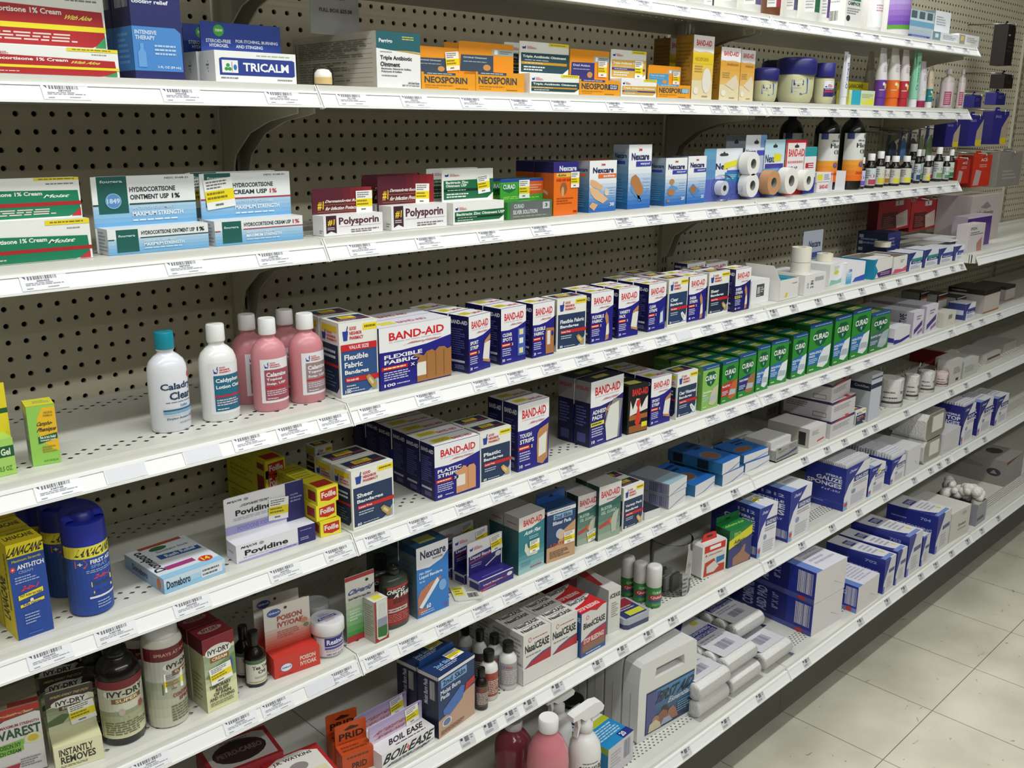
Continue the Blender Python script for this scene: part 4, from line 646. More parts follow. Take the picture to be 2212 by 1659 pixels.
# things hanging in the far right bay (hung on short peg hooks)
def hung(name, label, cat, X, Y, zt, w, h, t, st, clear=False, rz=0):
    ro = empty(name, (X, Y, zt-h), rz); tag(ro, label, cat)
    mb = MB(); mb.box(0, 0, 0, w, t, h, mat(st.get('base', 'W'))); faces(mb, w, t, h, st); mb.build('pack', ro)
    k = MB(); k.tube([(w/2, -.01, h+.004), (w/2, -Y-.001, h+.01)], .0022, mat('9a9a98', .3, 1)); k.tube([(w/2, -.012, h-.012), (w/2, -.01, h+.006)], .002, mat('9a9a98', .3, 1)); k.build('peg_hook', ro)
    tb = MB(); tb.prism([(w*.3, h-.0005), (w*.7, h-.0005), (w*.62, h+.014), (w*.38, h+.014)], t*.4, t*.4+.001, 1, mat(st.get('tab', st.get('base', 'W')))); tb.build('hang_tab', ro)
    return ro
def hungpx(name, label, cat, x0, y0, x1, y1, Y, t, st):
    """hanging pack whose front-left edge and far edge appear at the given columns"""
    Z = 1.4
    X = solveX(x0, Y, Z); zb = solveZ(y1, X, Y); zt = solveZ(y0, X, Y); X1 = solveX(x1, Y, (zb+zt)/2); return hung(name, label, cat, X, Y, zt, X1-X, zt-zb, t, st)
br = lambda: dict(base='2c2880', F=[('r', 0, 0, 1, 1, '2e2a84'), ('p', [(.55, .05), (.6, .5), (1, .9), (1, .05)], 'b0a088'), ('r', .6, 0, 1, .2, 'd8c030'), ('t', .12, .8, .5, .88, 'BRACE', '8a8ab8')], L=[('r', 0, 0, 1, 1, '221f62')])
hungpx('support_pack', 'indigo support pack with tan panel, nearest of lower hanging row', 'pack', 2028, 262, 2072, 318, -.19, .04, br())
hungpx('support_pack', 'indigo support pack with tan panel, middle of lower hanging row', 'pack', 2076, 250, 2122, 316, -.19, .04, br())
hungpx('support_pack', 'indigo support pack with tan panel, farthest of lower hanging row', 'pack', 2128, 240, 2176, 312, -.19, .04, br())
hungpx('support_pack', 'plain indigo pack, nearer of upper hanging pair', 'pack', 2082, 206, 2120, 232, -.15, .04, dict(base='2a2772', F=[('l', .2, .5, .8, .8, 2, '5a58a0')]))
hungpx('support_pack', 'plain indigo pack, farther of upper hanging pair', 'pack', 2128, 200, 2172, 226, -.15, .04, dict(base='2a2772', F=[('l', .2, .5, .8, .8, 2, '5a58a0')]))
hungpx('support_pack', 'black hanging pack, upper one at the right edge', 'pack', 2134, 52, 2190, 140, -.16, .05, dict(base='1c1614', F=[('l', .15, .7, .4, .78, 1, 'b0a8a0'), ('l', .2, .3, .8, .6, 3, '3a302c')]))
hungpx('support_pack', 'black hanging pack, lower one at the right edge', 'pack', 2140, 160, 2188, 190, -.16, .05, dict(base='1c1614', F=[('l', .2, .3, .8, .6, 2, '3a302c')]))
rd = lambda c='b82c20': dict(base=c, F=[('r', 0, 0, 1, 1, c), ('p', [(.1, .05), (.2, .55), (.5, .5), (.4, .05)], 'b8a0a0'), ('t', .4, .8, .75, .9, 'ACE', 'e0d0cc'), ('l', .35, .6, .8, .72, 2, 'd8a098')], L=[('r', 0, 0, 1, 1, '8a2018')])
hungpx('wrap_pack', 'red hanging wrap pack beside small dark bottles, nearer one', 'pack', 2062, 345, 2094, 398, -.2, .04, rd())
hungpx('wrap_pack', 'red hanging wrap pack, larger and farther one', 'pack', 2096, 336, 2140, 405, -.2, .045, rd('c8341f'))
hungpx('grey_pouch', 'large grey pouch hanging at the right edge', 'pouch', 2152, 330, 2206, 405, -.2, .05, dict(base='8a8680', F=[('l', .2, .2, .8, .5, 3, 'a8a49c')]))
# hanging under the third shelf's end, third bay
wr = lambda: dict(base='8a1c1c', F=[('r', 0, 0, 1, 1, 'b4262a'), ('r', .12, .06, .6, .62, '5a1814'), ('p', [(.6, .06), (.55, .5), (.9, .65), (.95, .1)], 'd8c8bc'), ('t', .62, .4, .86, .52, 'ACE', 'e8dcd8'), ('r', .5, .82, .75, .98, 'd8d4d4'), ('l', .18, .12, .5, .5, 6, '9a5a54')], L=[('r', 0, 0, 1, 1, '6a1614')])
def hang2(label, x0, y0, x1, y1, Y, t, st, name='wrap_pack', cat='pack'):
    X = solveX(x0, Y, 1.35); zb = solveZ(y1, X, Y); zt = min(1.378, solveZ(y0, X, Y)); X1 = solveX(x1, Y, (zb+zt)/2); return hung(name, label, cat, X, Y, zt, X1-X, zt-zb, t, st)
hang2('dark red elastic wrap pack hanging under third shelf, left one', 1899, 437, 1966, 503, -.10, .035, wr())
hang2('dark red elastic wrap pack hanging under third shelf, right one', 1970, 437, 2024, 501, -.10, .035, wr())
hang2('beige boxed wrap hanging beyond the red wrap packs, nearer one', 2030, 437, 2048, 502, -.08, .035, dict(base='b8b096', F=[('r', .1, .5, .8, .56, 'a85848'), ('r', .1, .42, .8, .48, '3a4668'), ('l', .1, .1, .8, .36, 3, '8a8474')]), 'boxed_wrap', 'box')
hang2('beige boxed wrap hanging beyond the red wrap packs, farther one', 2052, 435, 2068, 500, -.08, .035, dict(base='b0a88e', F=[('r', .1, .5, .8, .56, '6a6a68'), ('r', .1, .42, .8, .48, '3a4668'), ('l', .1, .1, .8, .36, 3, '8a8474')]), 'boxed_wrap', 'box')
# clear bags hanging above the small dark bottles
def bag(label, x0, y0, x1, y1, Y, c, inner, name='hanging_bag'):
    X = solveX(x0, Y, 1.55); zb = solveZ(y1, X, Y); zt = solveZ(y0, X, Y); X1 = solveX(x1, Y, (zb+zt)/2); w, h = (X1-X)*.88, zt-zb; zt = min(zt, 1.60); h = zt-zb
    ro = empty(name, (X, Y, zb)); tag(ro, label, 'bag', None)
    mb = MB(); mb.lathe([(w*.46, 0), (w*.5, h*.1), (w*.48, h*.6), (w*.4, h*.85), (w*.42, h)], mat(c, .15, 0, 'clear'), n=16, sy=.35, c=(w/2, 0, 0), p=3); mb.build('clear_bag', ro)
    mb = MB(); mb.lathe([(w*.3, h*.05), (w*.36, h*.2), (w*.3, h*.55), (w*.1, h*.7)], mat(inner, .5), n=12, sy=.3, c=(w/2, 0, 0)); mb.build('contents', ro)
    k = MB(); k.tube([(w/2, -.01, h-.008), (w/2, -Y-.001, h+.002)], .0022, mat('9a9a98', .3, 1)); k.build('peg_hook', ro)
    return ro
for a in (('clear hanging bag with dark blue contents above dark bottles', 1918, 285, 1942, 350, -.12, 'c8d0d8', '3a4a60'), ('clear hanging bag with light blue contents above dark bottles', 1944, 276, 1962, 350, -.12, 'd0d4f0', '6a98d0'), ('clear hanging bag with grey contents above dark bottles', 1962, 282, 1984, 338, -.12, 'd8d8dc', '6a6664'), ('clear hanging bag with dull green contents above dark bottles', 1983, 274, 1999, 338, -.12, 'd0dcc8', '8a9a78'), ('clear hanging bag with pale green pouch, brightest of the row', 2000, 267, 2020, 338, -.12, 'd8f0d8', 'b8d8a0'),
          ('clear hanging bag above the pink label bottles', 2010, 137, 2044, 205, -.1, 'd0d4d8', '77777c')): bag(*a)
C, R = bspot(1, 2051, -9, 14)
# white boxes standing on the higher shelf of the far right bay
D8, Z8 = SH[8]
def b8(name, label, x0, x1, y1, ty, back, dp, st):
    Y = -(D8-.03)+back; X = solveX(x0, Y, Z8); return box(name, label, 'box', 8, (x0, -back*100), x1, ty, dp, st)
b8('supply_box', 'big pale box with grey emblem on far right bay shelf', 2088, 2153, 0, 425, .12, .12, dict(base='b8aeaa', F=[('p', [(.3, .74), (.5, .86), (.66, .74), (.5, .7)], '8a8080'), ('t', .2, .55, .75, .66, 'Medigrip', '6a6468'), ('l', .22, .44, .75, .52, 2, '8a8080')], L=[('r', 0, 0, 1, 1, '9a9290')]))
b8('supply_box', 'purple and grey box before the big pale box', 2083, 2135, 0, 470, .07, .05, dict(base='a098a0', F=[('r', 0, .6, 1, 1, '4a2878'), ('r', .72, 0, 1, .7, '5a3a80'), ('r', 0, .94, 1, 1, 'c8c0c8')]))
b8('supply_box', 'small white box with skin coloured picture, far right bay', 2088, 2122, 0, 487, .02, .04, dict(base='ccc4c4', F=[('t', .1, .8, .5, .9, 'FIX', '6a6468'), ('l', .1, .6, .9, .74, 2, '7a7478'), ('p', [(.6, 0), (.55, .3), (.85, .5), (.9, 0)], 'b08070')]))
# ---------- fourth shelf from the top
g_ = dict(base='a4d060', F=[('r', 0, 0, 1, 1, 'a8d468'), ('r', 0, .5, 1, .8, '1f5a30'), ('t', .4, .55, .9, .74, 'tic Gel', 'e8f2d8'), ('t', .1, .12, .9, .26, 'NET WT 0.5 OZ', '5a8a30')])
p_ = dict(base='e8d428', F=[('r', 0, 0, 1, 1, 'e8d428'), ('r', 0, .4, 1, .5, '1f5a30')])
pcarton('lime green gel carton with yellow display panel, cut by left edge', 3, (-44, 1041), 37, 962, .03, g_, -60, 16, 838, p_)
cp = dict(base='98c858', F=[('r', 0, 0, 1, 1, '9ad05c'), ('p', [(1, .96), (1, .2), (.75, .26), (.45, .4), (.3, .6), (.35, .8), (.55, .96)], 'f0c028'), ('t', .58, .85, .92, .89, 'ORIGINAL', '9a7a20'), ('t', .56, .80, .9, .84, 'FORMULA', '9a7a20'), ('t', .3, .64, .86, .73, 'Campho-', '3a3c38', .2), ('t', .3, .54, .96, .63, 'Phenique', '3a3c38', .2), ('p', [(.3, .36), (.3, .48), (.98, .52), (.98, .42)], '1f5a3a'), ('t', .36, .44, .92, .485, 'Pain & Itch Relief', 'e8f2e0'), ('t', .36, .39, .9, .43, 'Antiseptic Liquid', 'e8f2e0'), ('l', .4, .2, .9, .32, 3, 'b88a20'), ('t', .4, .04, .92, .08, '3/4 FL OZ (22 mL)', '5a8a30')], L=[('r', 0, 0, 1, 1, 'a8b890'), ('r', 0, .86, 1, 1, 'e0d030'), ('l', .1, .45, .8, .8, 8, '7a8a6a'), ('b', .2, .15, .9, .42, '6a6a60')], T=[('r', 0, 0, 1, 1, 'd8d43c'), ('l', .3, .3, .9, .7, 3, '8aa060')])
box('liquid_box', 'lime and yellow antiseptic liquid box standing alone', 'box', 3, (72, 1008.5), (132.5, 998), 881, .035, cp)
bottle('lotion_bottle', 'white lotion bottle with teal cap', 'bottle', 3, 373, 937.5, 85, 716, LOTION, 'e6e6ee', LCAP, '148ba0', dict(F=[('t', .18, .66, .92, .82, 'Caladryl', '1f3a5c'), ('t', .34, .50, .84, .65, 'Clear', '1f3a5c'), ('e', .84, .93, .06, .06, 'd8406a'), ('l', .26, .44, .95, .47, 1, '5a7a98'), ('t', .54, .36, .7, .41, 'Lotion', '4a8ab8'), ('r', .2, .30, 1, .325, '1c5a80'), ('r', .2, .25, 1, .29, '7aaac8'), ('r', .2, .21, 1, .235, 'b8d0e0'), ('t', .26, .12, .9, .17, 'Drying Action PLUS', '3a5a78'), ('t', .5, .03, .78, .07, '6 FL OZ (177 mL)', '6a7a88')]), -84, 150, zlab=(.06, .60), flat=.78, rough=.22)
gl = lambda c, t, s_: dict(F=[('r', 0, 0, 1, 1, 'e8e6ea')]+gnplogo(.12, .80, .9, .9)+[('r', .12, .06, .95, .76, c), ('t', .17, .60, .17+.7*min(1, len(t)/9), .70, t, 'f0eef0')]+[('t', .17, .60-.1*(k+1), .17+.065*len(x), .67-.1*(k+1), x, 'f0eef0') for k, x in enumerate(s_)]+[('r', .12, .33, 1, .37, 'c02a3a'), ('l', .17, .16, .8, .3, 3, 'd8c8d0'), ('l', .17, .08, .6, .12, 1, 'e8e0e4')])
bottle('lotion_bottle', 'white lotion bottle with white cap and blue label', 'bottle', 3, 480, 913.5, 82, 700, LOTION, 'eeeeec', LCAP, 'f4f4f2', gl('1f6884', 'Caldyphen', ['Lotion Clear']), -84, 112, zlab=(.08, .62), flat=.78, rough=.22)
for x, by, w, ty, c, lb, an in ((588, 892, 78, 687, 'a05060', 'pink calamine bottle, front left of four', -88), (667, 874, 78, 677, '9a8284', 'pink calamine bottle, front right of four', -76), (545, 876, 76, 679, '9a8284', 'pink calamine bottle, back left of four', -70), (624, 858, 76, 669, '9a8284', 'pink calamine bottle, back right of four', -70)):
    bottle('lotion_bottle', lb, 'bottle', 3, x, by, w, ty, LOTION, 'd28a92', LCAP, 'f2f2f2', gl(c, 'Calamine', ['Topical', 'Susp. USP']), an, 112, zlab=(.10, .58), flat=.78, rough=.3, group='four pink calamine bottles')
box('bandage_box', 'blue and white value size fabric bandages box beside pink bottles', 'box', 3, (737.5, 861.5), (818.7, 845.5), 700, .06, gnp(['Flexible', 'Fabric', 'Bandages'], '100', 'patch', 'Not made with', '2f5288', value=True), n=1)
box('bandage_box', 'widest blue and white box with row of brown fabric strips', 'box', 3, (822, 846), (974.6, 811), 711.5, .05, dict(bandaid('FLEXIBLE', 'FABRIC', '100', 'strips'), T=[('r', 0, 0, 1, 1, 'e4e2ee'), ('r', .12, .3, .32, .7, 'e0d848'), ('t', .35, .3, .75, .55, 'BAND-AID', 'b84858')]), n=1)
BX = [('blue and white sport strip box next to the widest box', (1013, 807.6), (1059, 793), 685.5, 'SPORT', 'STRIP', '30', 'wrap', 2), ('blue and white clear spots box with three square pads', (1082, 789), (1135, 776), 668.6, 'CLEAR', 'SPOTS', '50', 'spots', 1), ('blue and white fabric box with knuckle bandage picture', (1150, 774.5), (1196, 763.6), 657.8, 'FLEXIBLE', 'FABRIC', '20', 'hand', 0)]
for lb, bl_, br_, ty, l1, l2, c, ill, n_ in BX: box('bandage_box', lb, 'box', 3, bl_, br_, ty, .045, bandaid(l1, l2, c, ill), n=n_)
box('bandage_box', 'navy and white fabric bandages box with yellow corner', 'box', 3, (1201.5, 760), (1264, 747.8), 648, .045, gnp(['Flexible Fabric', 'Bandages'], '30', 'patch'))
for lb, bl_, br_, ty, l1, l2, c, ill, n_ in (('blue and white fabric bandages box with curled finger strip', (1274.6, 744), (1322, 734), 634.8, 'FLEXIBLE', 'FABRIC', '30', 'finger', 1), ('blue and white variety pack box with mixed plasters', (1333.5, 731.5), (1377, 723), 625.7, 'VARIETY', 'PACK', '30', 'wrap', 1), ('blue and white clear strips box', (1398, 720.7), (1435, 711.6), 615.6, 'CLEAR', 'STRIPS', '30', 'clear', 2)):
    box('bandage_box', lb, 'box', 3, bl_, br_, ty, .04, bandaid(l1, l2, c, ill), n=n_)
box('bandage_box', 'navy and white clear bandages box with pale blue corner', 'box', 3, (1440.5, 706.5), (1482, 697), 605.4, .045, gnp(['Clear', 'Bandages'], '30', 'white', 'Not latex', '263f68'), n=2)
box('bandage_box', 'blue and white sheer strips box between two navy boxes', 'box', 3, (1484.5, 696), (1522, 688), 599, .04, bandaid('SHEER', 'STRIPS', '40', 'finger'), n=1)
box('bandage_box', 'dark navy sheer bandages box with red stripe', 'box', 3, (1527, 683), (1571, 673.5), 590.7, .04, gnp(['Sheer', 'Bandages'], '30', 'patch', 'Latex Free', '1c2a44'), n=1)
box('bandage_box', 'blue sheer strips box with yellow tag, last before white cartons', 'box', 3, (1584, 677), (1617, 667.5), 583, .045, bandaid('SHEER', 'STRIPS', '40', 'finger', '1c1a70', 'e8dc38'))
box('bandage_box', 'shaded blue and white box at the back, left one', 'box', 3, (1481, -19), 1520, 571, .04, bandaid('SHEER'))
box('bandage_box', 'shaded blue and white box at the back, right one', 'box', 3, (1522, -19), 1568, 571, .04, bandaid('SHEER'))
# ---------- white cartons and tape rolls on the right part of the fourth shelf
def openbox(label, sh, bl, br, ty, dp, st, inner=(), cut=0, name='open_carton', cat='box', flap=None, wallc='e4e2de', bc='8a8074'):
    """topless carton; inner holds (x0,y0,x1,y1,height,colour) blocks as fractions"""
    A, rz, w, h = frame(sh, bl, br, ty); t = .0009
    mb = MB()
    mb.box(0, 0, 0, w, dp, t, mat(wallc)); mb.box(0, 0, 0, w, t, h*(1-cut), mat(wallc)); mb.box(0, dp-t, 0, w, dp, h, mat(wallc)); mb.box(0, 0, 0, t, dp, h, mat(wallc)); mb.box(w-t, 0, 0, w, dp, h, mat(wallc))
    mb.box(t, t, t, w-t, t+.0004, h*(1-cut)-.001, mat(bc)); mb.box(t, dp-t-.0004, t, w-t, dp-t, h-.001, mat(bc)); mb.box(w-t-.0004, t, t, w-t, dp-t, h-.001, mat(bc))
    s2 = dict(st); s2.pop('T', None); faces(mb, w, dp, h, s2)
    o = mb.build(name, None, (A.x, A.y, A.z+.0004), rz); tag(o, label, cat)
    if flap:
        f = MB(); f.prism([(0, h), (dp*.9, h), (dp*.9+.02, h+flap), (.02, h+flap)], 0, t, 0, mat(wallc)); f.build('open_flap', o)
    DBG.append((label[:34], sh, [round(v*100, 1) for v in (w, h, dp)], round(A.y*100, 1), round(math.degrees(rz)), 0)); THINGS.append((sh, A.x+w/2, label))
    for k, (nm, x0, y0, x1, y1, hh, c) in enumerate(inner):
        m = MB(); m.box(w*x0, dp*y0, .002, w*x1, dp*y1, h*hh, mat(c)); m.build(nm, o)
    return o, A, w, h
openbox('white open carton with teal packs showing at its top', 3, (1682, 654), (1723, 641.5), 607, .09, plain('e8e6e4', False, extra=[('t', .62, .72, .9, .78, 'TAPE', '7a7a80'), ('p', [(.28, .12), (.36, .36), (.44, .34), (.42, .14)], 'e0cc30')], L=[('l', .3, .75, .8, .85, 1, 'b0b0b0')]), [('teal_pack', .08, .1, .5, .9, .95, '2a9ab0'), ('teal_pack', .55, .1, .95, .9, .97, '2490a8')], flap=.035)
box('dispenser_card_box', 'small white box with dark grey printed square', 'box', 3, (1620, 660), (1659, 651), 609, .05, plain('ebe9ea', False, extra=[('r', .3, .3, .72, .82, '4a4a50'), ('b', .34, .42, .5, .72, 'd8d8d8'), ('l', .54, .45, .7, .72, 3, 'd8d8d8'), ('l', .34, .33, .6, .38, 1, 'd8d8d8')]))
o_, w6, d6, h6 = box('tape_carton', 'white tape carton with grey stamp and black rotated digits', 'box', 3, (1736, 643), (1781, 632), 596, .13, plain('e8e6e6', False, extra=[('r', .48, .62, .9, .82, 'b0b0b4'), ('v', .28, .3, .42, .68, '2 IN', '4a4a4e'), ('v', .12, .34, .2, .6, '10 YD', '9a9a9e')]))
box('tape_carton', 'white tape carton with green watercolour stripe', 'box', 3, (1790, 619.5), (1825, 611), 573, .11, plain('ebeaea', False, extra=[('p', [(0, .02), (.1, .28), (.5, .2), (1, .4), (1, .08)], '8ac0b0'), ('e', .4, .6, .14, .1, 'e0cc30'), ('l', .25, .72, .6, .9, 3, 'c8c8c8')]))
box('tape_carton', 'white carton with blue watercolour corner and blue bar', 'box', 3, (1826, 614.5), (1866, 606.5), 571, .10, plain('eceaf0', False, extra=grad(0, 0, .3, .6, '3a98c8', 'd8e8f4', 5)+[('p', [(.35, .04), (1, .04), (1, .34), (.48, .24)], '3a58b8'), ('t', .1, .58, .3, .72, '3', '6a90c0')]))
openbox('teal sided carton with white front and plum bar', 3, (1884, 606), (1925, 597), 562, .10, plain('eae8ee', False, side='1f88b0', extra=[('p', [(.0, 1), (0, 0), (.12, 0), (.25, .4), (.1, .7), (.2, 1)], '2288b0'), ('p', [(.3, .04), (1, .04), (1, .4), (.2, .3)], '5a2f6a'), ('l', .4, .12, .9, .3, 2, 'b0a0c0')]), [('tape_pack', .06, .1, .94, .5, .98, 'e8e6e8')])
openbox('white carton with pink watercolour patch', 3, (1927, 597), (1957, 589), 556, .10, plain('ebe9ea', False, extra=[('p', [(0, .04), (.15, .3), (.7, .24), (1, .4), (1, .1)], 'd85a78'), ('l', .5, .6, .8, .8, 2, '9a9a98')]), [('tape_pack', .06, .5, .94, .95, .9, 'd8d4cc')])
def cur(c2='34409a', t='Cloth'): return dict(base='d8dae4', F=[('r', 0, 0, 1, 1, 'dfe1ea'), ('p', [(0, 1), (0, 0), (.08, 0), (.12, .5), (.5, 1)], '2f3a80'), ('r', .2, .5, 1, .66, c2), ('r', .2, .36, 1, .5, '32387c'), ('t', .3, .39, .9, .48, t, 'd8dcf0'), ('l', .2, .08, .9, .28, 3, 'a8acc0')], L=[('r', 0, 0, 1, 1, '38427c'), ('r', .1, .3, .9, .6, 'c8ccdc')])
for i, (bl_, br_, ty, c) in enumerate((((1960, 588.5), (1990, 581), 548, '3a9080'), ((1994, 583), (2024, 576), 541, '3a9080'), ((2027, 576.5), (2056, 570), 538, '3a44a0'), ((2060, 571.5), (2090, 565), 533, '3a44a0'))):
    box('tape_carton', 'white tape carton with curved blue edge, %s of four at shelf end' % ('first', 'second', 'third', 'fourth')[i], 'box', 3, bl_, br_, ty, .07, cur(c, 'Cloth' if i < 2 else 'Paper'), group='curved edge tape cartons')
box('flat_carton', 'long flat white carton lying across the last tape cartons', 'box', 3, (2053, -1.5, SH[3][1]+.0560), 2093, 521, .17, plain('dcdade', False, top='d4d2d4', extra=[('p', [(.3, 0), (1, 0), (1, .5)], '2a2a2e')]), up=.0006)
box('dark_blue_carton', 'dark blue carton with white logos standing at the back', 'box', 3, (1912, -13), 1940, 504, .10, dict(base='26305a', F=[('r', 0, 0, 1, 1, '2f3a86'), ('e', .75, .25, .16, .16, 'c8ccdc'), ('l', .1, .5, .6, .85, 3, 'a0a8cc')], L=[('r', 0, 0, 1, 1, '1f2646'), ('l', .1, .55, .7, .8, 2, '7a86b0'), ('l', .05, .05, .2, .95, 4, 'b0b4c8')]))
r_, w, h = tapecard('blue hang card pack standing at the back behind rolls', 3, 1727, 1772, -11, 501, grad(0, 0, 1, .6, '2a50a0', 'b8c8e0', 5)+[('r', 0, .55, 1, 1, 'c8d2e2'), ('t', .3, .66, .9, .8, 'Nexcare', '26265a'), ('r', .3, .46, .98, .56, '3a4aa8')], [], 'c8d2e2')
def rollz(label, sh, cx, ybot, wpx, ytop, Y, Zb, col='e6e1d4'):
    X = solveX(cx, Y, Zb); q = Vector((X, Y, Zb)); R = wpx/2/F*(q-CAM).dot(RW[2]); H = solveZ(ytop, X, Y-R)-Zb
    mb = MB(); roll(mb, (0, 0, 0), R, max(.012, H), col, 'c8c0ae', 'z'); o = mb.build('tape_roll', None, (X, Y, Zb+.0004)); tag(o, label, 'tape roll'); return R, H
Z3 = SH[3][1]
q_ = o_.location; hz = Z3+h6+.0006
R_, H_ = rollz('wide white tape roll, lower of two on the stamped carton', 3, 1728, 0, 42, 568, q_.y+.035, hz)
rollz('tall white tape roll, upper of two on the stamped carton', 3, 1730, 0, 42, 536, q_.y+.035, hz+max(.012, H_)+.001)
rollz('white tape roll with yellow sticker on the green striped carton', 3, 1781, 0, 34, 549, -.235, Z3+.0595, 'e0dac4')
rollz('white tape roll in front of the dark blue carton', 3, 1906, 0, 34, 524, -.19, Z3+.0575, 'e0d8c6')
# ---------- fourth shelf from the bottom
lan = lambda: dict(base='e8d21c', F=[('r', 0, 0, 1, 1, '24489c'), ('r', 0, .86, 1, 1, 'f0dc20'), ('t', .03, .875, .97, .965, 'LANACANE', '1e2430', .15), ('t', .1, .80, .9, .835, 'Maximum Strength', 'c8c040'), ('e', .1, .74, .07, .028, 'd8402c'), ('t', .07, .728, .13, .752, '+', 'f0e8e0'), ('t', .22, .725, .96, .775, 'ANTI-ITCH', 'f0f0f2'), ('t', .24, .68, .64, .712, 'CREAM', '7a94c0'), ('l', .12, .58, .78, .66, 3, '9ab0dc'), ('t', .28, .50, .72, .55, '2-in-1', 'e83c48', .2), ('p', [(.15, .41), (.15, .46), (.84, .49), (.84, .44)], 'f0dc20'), ('t', .2, .43, .8, .465, 'FAST Acting Itch Relief', '3a4a5a'), ('e', .5, .385, .05, .02, 'e8e0e0'), ('p', [(.17, .33), (.17, .36), (.84, .385), (.84, .355)], 'f0dc20'), ('t', .25, .34, .75, .37, 'Kills Germs', '2a4a9a'), ('l', .25, .14, .66, .26, 4, '9ab0dc'), ('l', .3, .03, .7, .05, 1, '5a7ab8')],
    L=[('r', 0, 0, 1, 1, 'e8d21c'), ('v', .1, .16, .6, .62, 'LANACANE', '2a2a2a'), ('v', .7, .3, .86, .9, 'Maximum Strength Anti-Itch', '4a4a3a')], T=[('r', 0, 0, 1, 1, 'e4ce1c'), ('t', .1, .3, .9, .6, 'LANACANE', '3a3a20'), ('l', .3, .7, .9, .85, 2, '7a7430')])
box('cream_box', 'yellow and blue anti-itch cream box at left edge', 'box', 4, (41, 1385), (117, 1358), 1181, .045, lan(), n=2)
SPC = [(1, .78), (1.0, .80), (.98, .93), (.93, .965), (.8, .985), (.55, 1)]
def spray(lb, x, by, w, ty, n=0, ang=-86):
    ro, R, H = bottle('spray_can', lb, 'can', 4, x, by, w, ty, [(.9, 0), (1, .015), (1, .66), (.97, .675)], '2348a8', [(1, .665), (1.0, .67), (1.0, .80), (.985, .86)], '1c2aa0', dict(F=[('r', 0, 0, 1, 1, '2448a0'), ('r', 0, .83, 1, 1, 'e8dc4c'), ('t', .24, .86, .8, .97, 'LANACANE', '1e2430', .15), ('p', [(.2, .70), (.2, .8), (.34, .82), (.38, .75), (.34, .69)], 'd8602c'), ('t', .24, .73, .31, .78, '+', 'f0e8d0'), ('t', .42, .74, .8, .80, 'FIRST AID', 'f0f0f4'), ('t', .42, .68, .7, .725, 'SPRAY', '7a94c8'), ('l', .35, .61, .8, .66, 2, '9ab0dc'), ('t', .46, .52, .72, .58, '2-in-1', 'e8404c', .2), ('p', [(.4, .41), (.4, .48), (.76, .5), (.76, .43)], 'f0e030'), ('t', .44, .43, .72, .48, 'Pain Relief', '3a4a5a'), ('p', [(.42, .31), (.42, .345), (.76, .365), (.76, .33)], 'f0e030'), ('t', .46, .315, .72, .355, 'Kills Germs', '2a4a9a'), ('r', .36, .24, .82, .27, 'e8e4f0'), ('l', .46, .08, .7, .2, 3, '9ab0dc')]), ang, 178, zlab=(.015, .66), rough=.28, capname='spray_cap')
    m = MB(); n_ = 20; vs = []     # scooped actuator hood: tall back, open front
    for i, zf in enumerate((.84, .9, .95, .985)):
        for k in range(n_):
            a = math.pi*(-.0+1.0*k/(n_-1))*1.25-.39; rr = R*(.985-.02*i-.10*(i == 3)); front = max(0, 1-abs(a-math.pi/2)/1.9)
            vs.append((rr*math.cos(a), rr*math.sin(a), H*(.84+(zf-.84)*(.25+.75*front**.5)*1.08)))
    m.add(vs, [(i*n_+k, i*n_+k+1, (i+1)*n_+k+1, (i+1)*n_+k) for i in range(3) for k in range(n_-1)]+[tuple(3*n_+k for k in range(n_))], mat('1c2aa0', .35), True)
    m.lathe([(R*.62, H*.80), (R*.60, H*.9), (R*.45, H*.93)], mat('1a2688', .35), n=18, c=(0, R*.1, 0)); m.build('actuator', ro)
    for c in ro.children:
        if c.name.startswith('actuator') or c.name.startswith('spray_cap'): pass
    return ro
spray('blue first aid spray can, front one of three', 202, 1332, 89, 1087)
spray('blue first aid spray can, middle one of three', 150, 1292, 82, 1062)
spray('blue first aid spray can, shaded back one of three', 98, 1262, 76, 1058)
# flat box lying down
A = onZ(356, 1284, SH[4][1]); Bq = onZ(487, 1236, SH[4][1]); A.y = max(A.y, -.305); rz = math.atan2(Bq.y-A.y, Bq.x-A.x); wq = (Bq-A).length
hq = .022; Cq = onZ(263, 1200, SH[4][1]+hq); dq = (Vector((Cq.x, Cq.y))-Vector((A.x, A.y))).length
mb = MB(); mb.box(0, 0, 0, wq, dq, hq, mat('c8d8e8')); faces(mb, wq, dq, hq, dict(F=grad(0, 0, 1, 1, '8ac0e4', 'd8e6f0', 3)+[('t', .04, .25, .42, .8, 'Domeboro', '26304a'), ('r', .6, .2, .95, .85, 'e2e6ec'), ('l', .62, .25, .9, .8, 2, '6a6a70')], L=grad(0, 0, 1, 1, '9ab8d4', 'b8ccdc', 3)+[('t', .2, .3, .6, .75, 'Domeboro', '3a4460'), ('e', .88, .5, .05, .4, 'd87838')],
   T=[('r', 0, 0, 1, 1, 'dfe4ea'), ('r', 0, 0, 1, .12, '9accec'), ('v', .03, .22, .2, .92, 'Domeboro', '2a2a3c'), ('p', [(.30, .52), (.30, .66), (.96, .60), (.96, .48)], '2a5a9a'), ('t', .40, .53, .9, .62, 'Rash Relief', 'dfe8f4'), ('t', .36, .70, .9, .78, 'Soothing Stick', '9aa0ac'), ('p', [(.2, .2), (.2, .3), (.66, .3), (.66, .2)], 'a83a80'), ('e', .80, .17, .11, .08, 'd83a30'), ('t', .74, .12, .86, .22, '14', 'f0e040'), ('e', .45, .85, .14, .06, '3a6a40'), ('r', .2, .93, .9, 1, 'a85038')]))
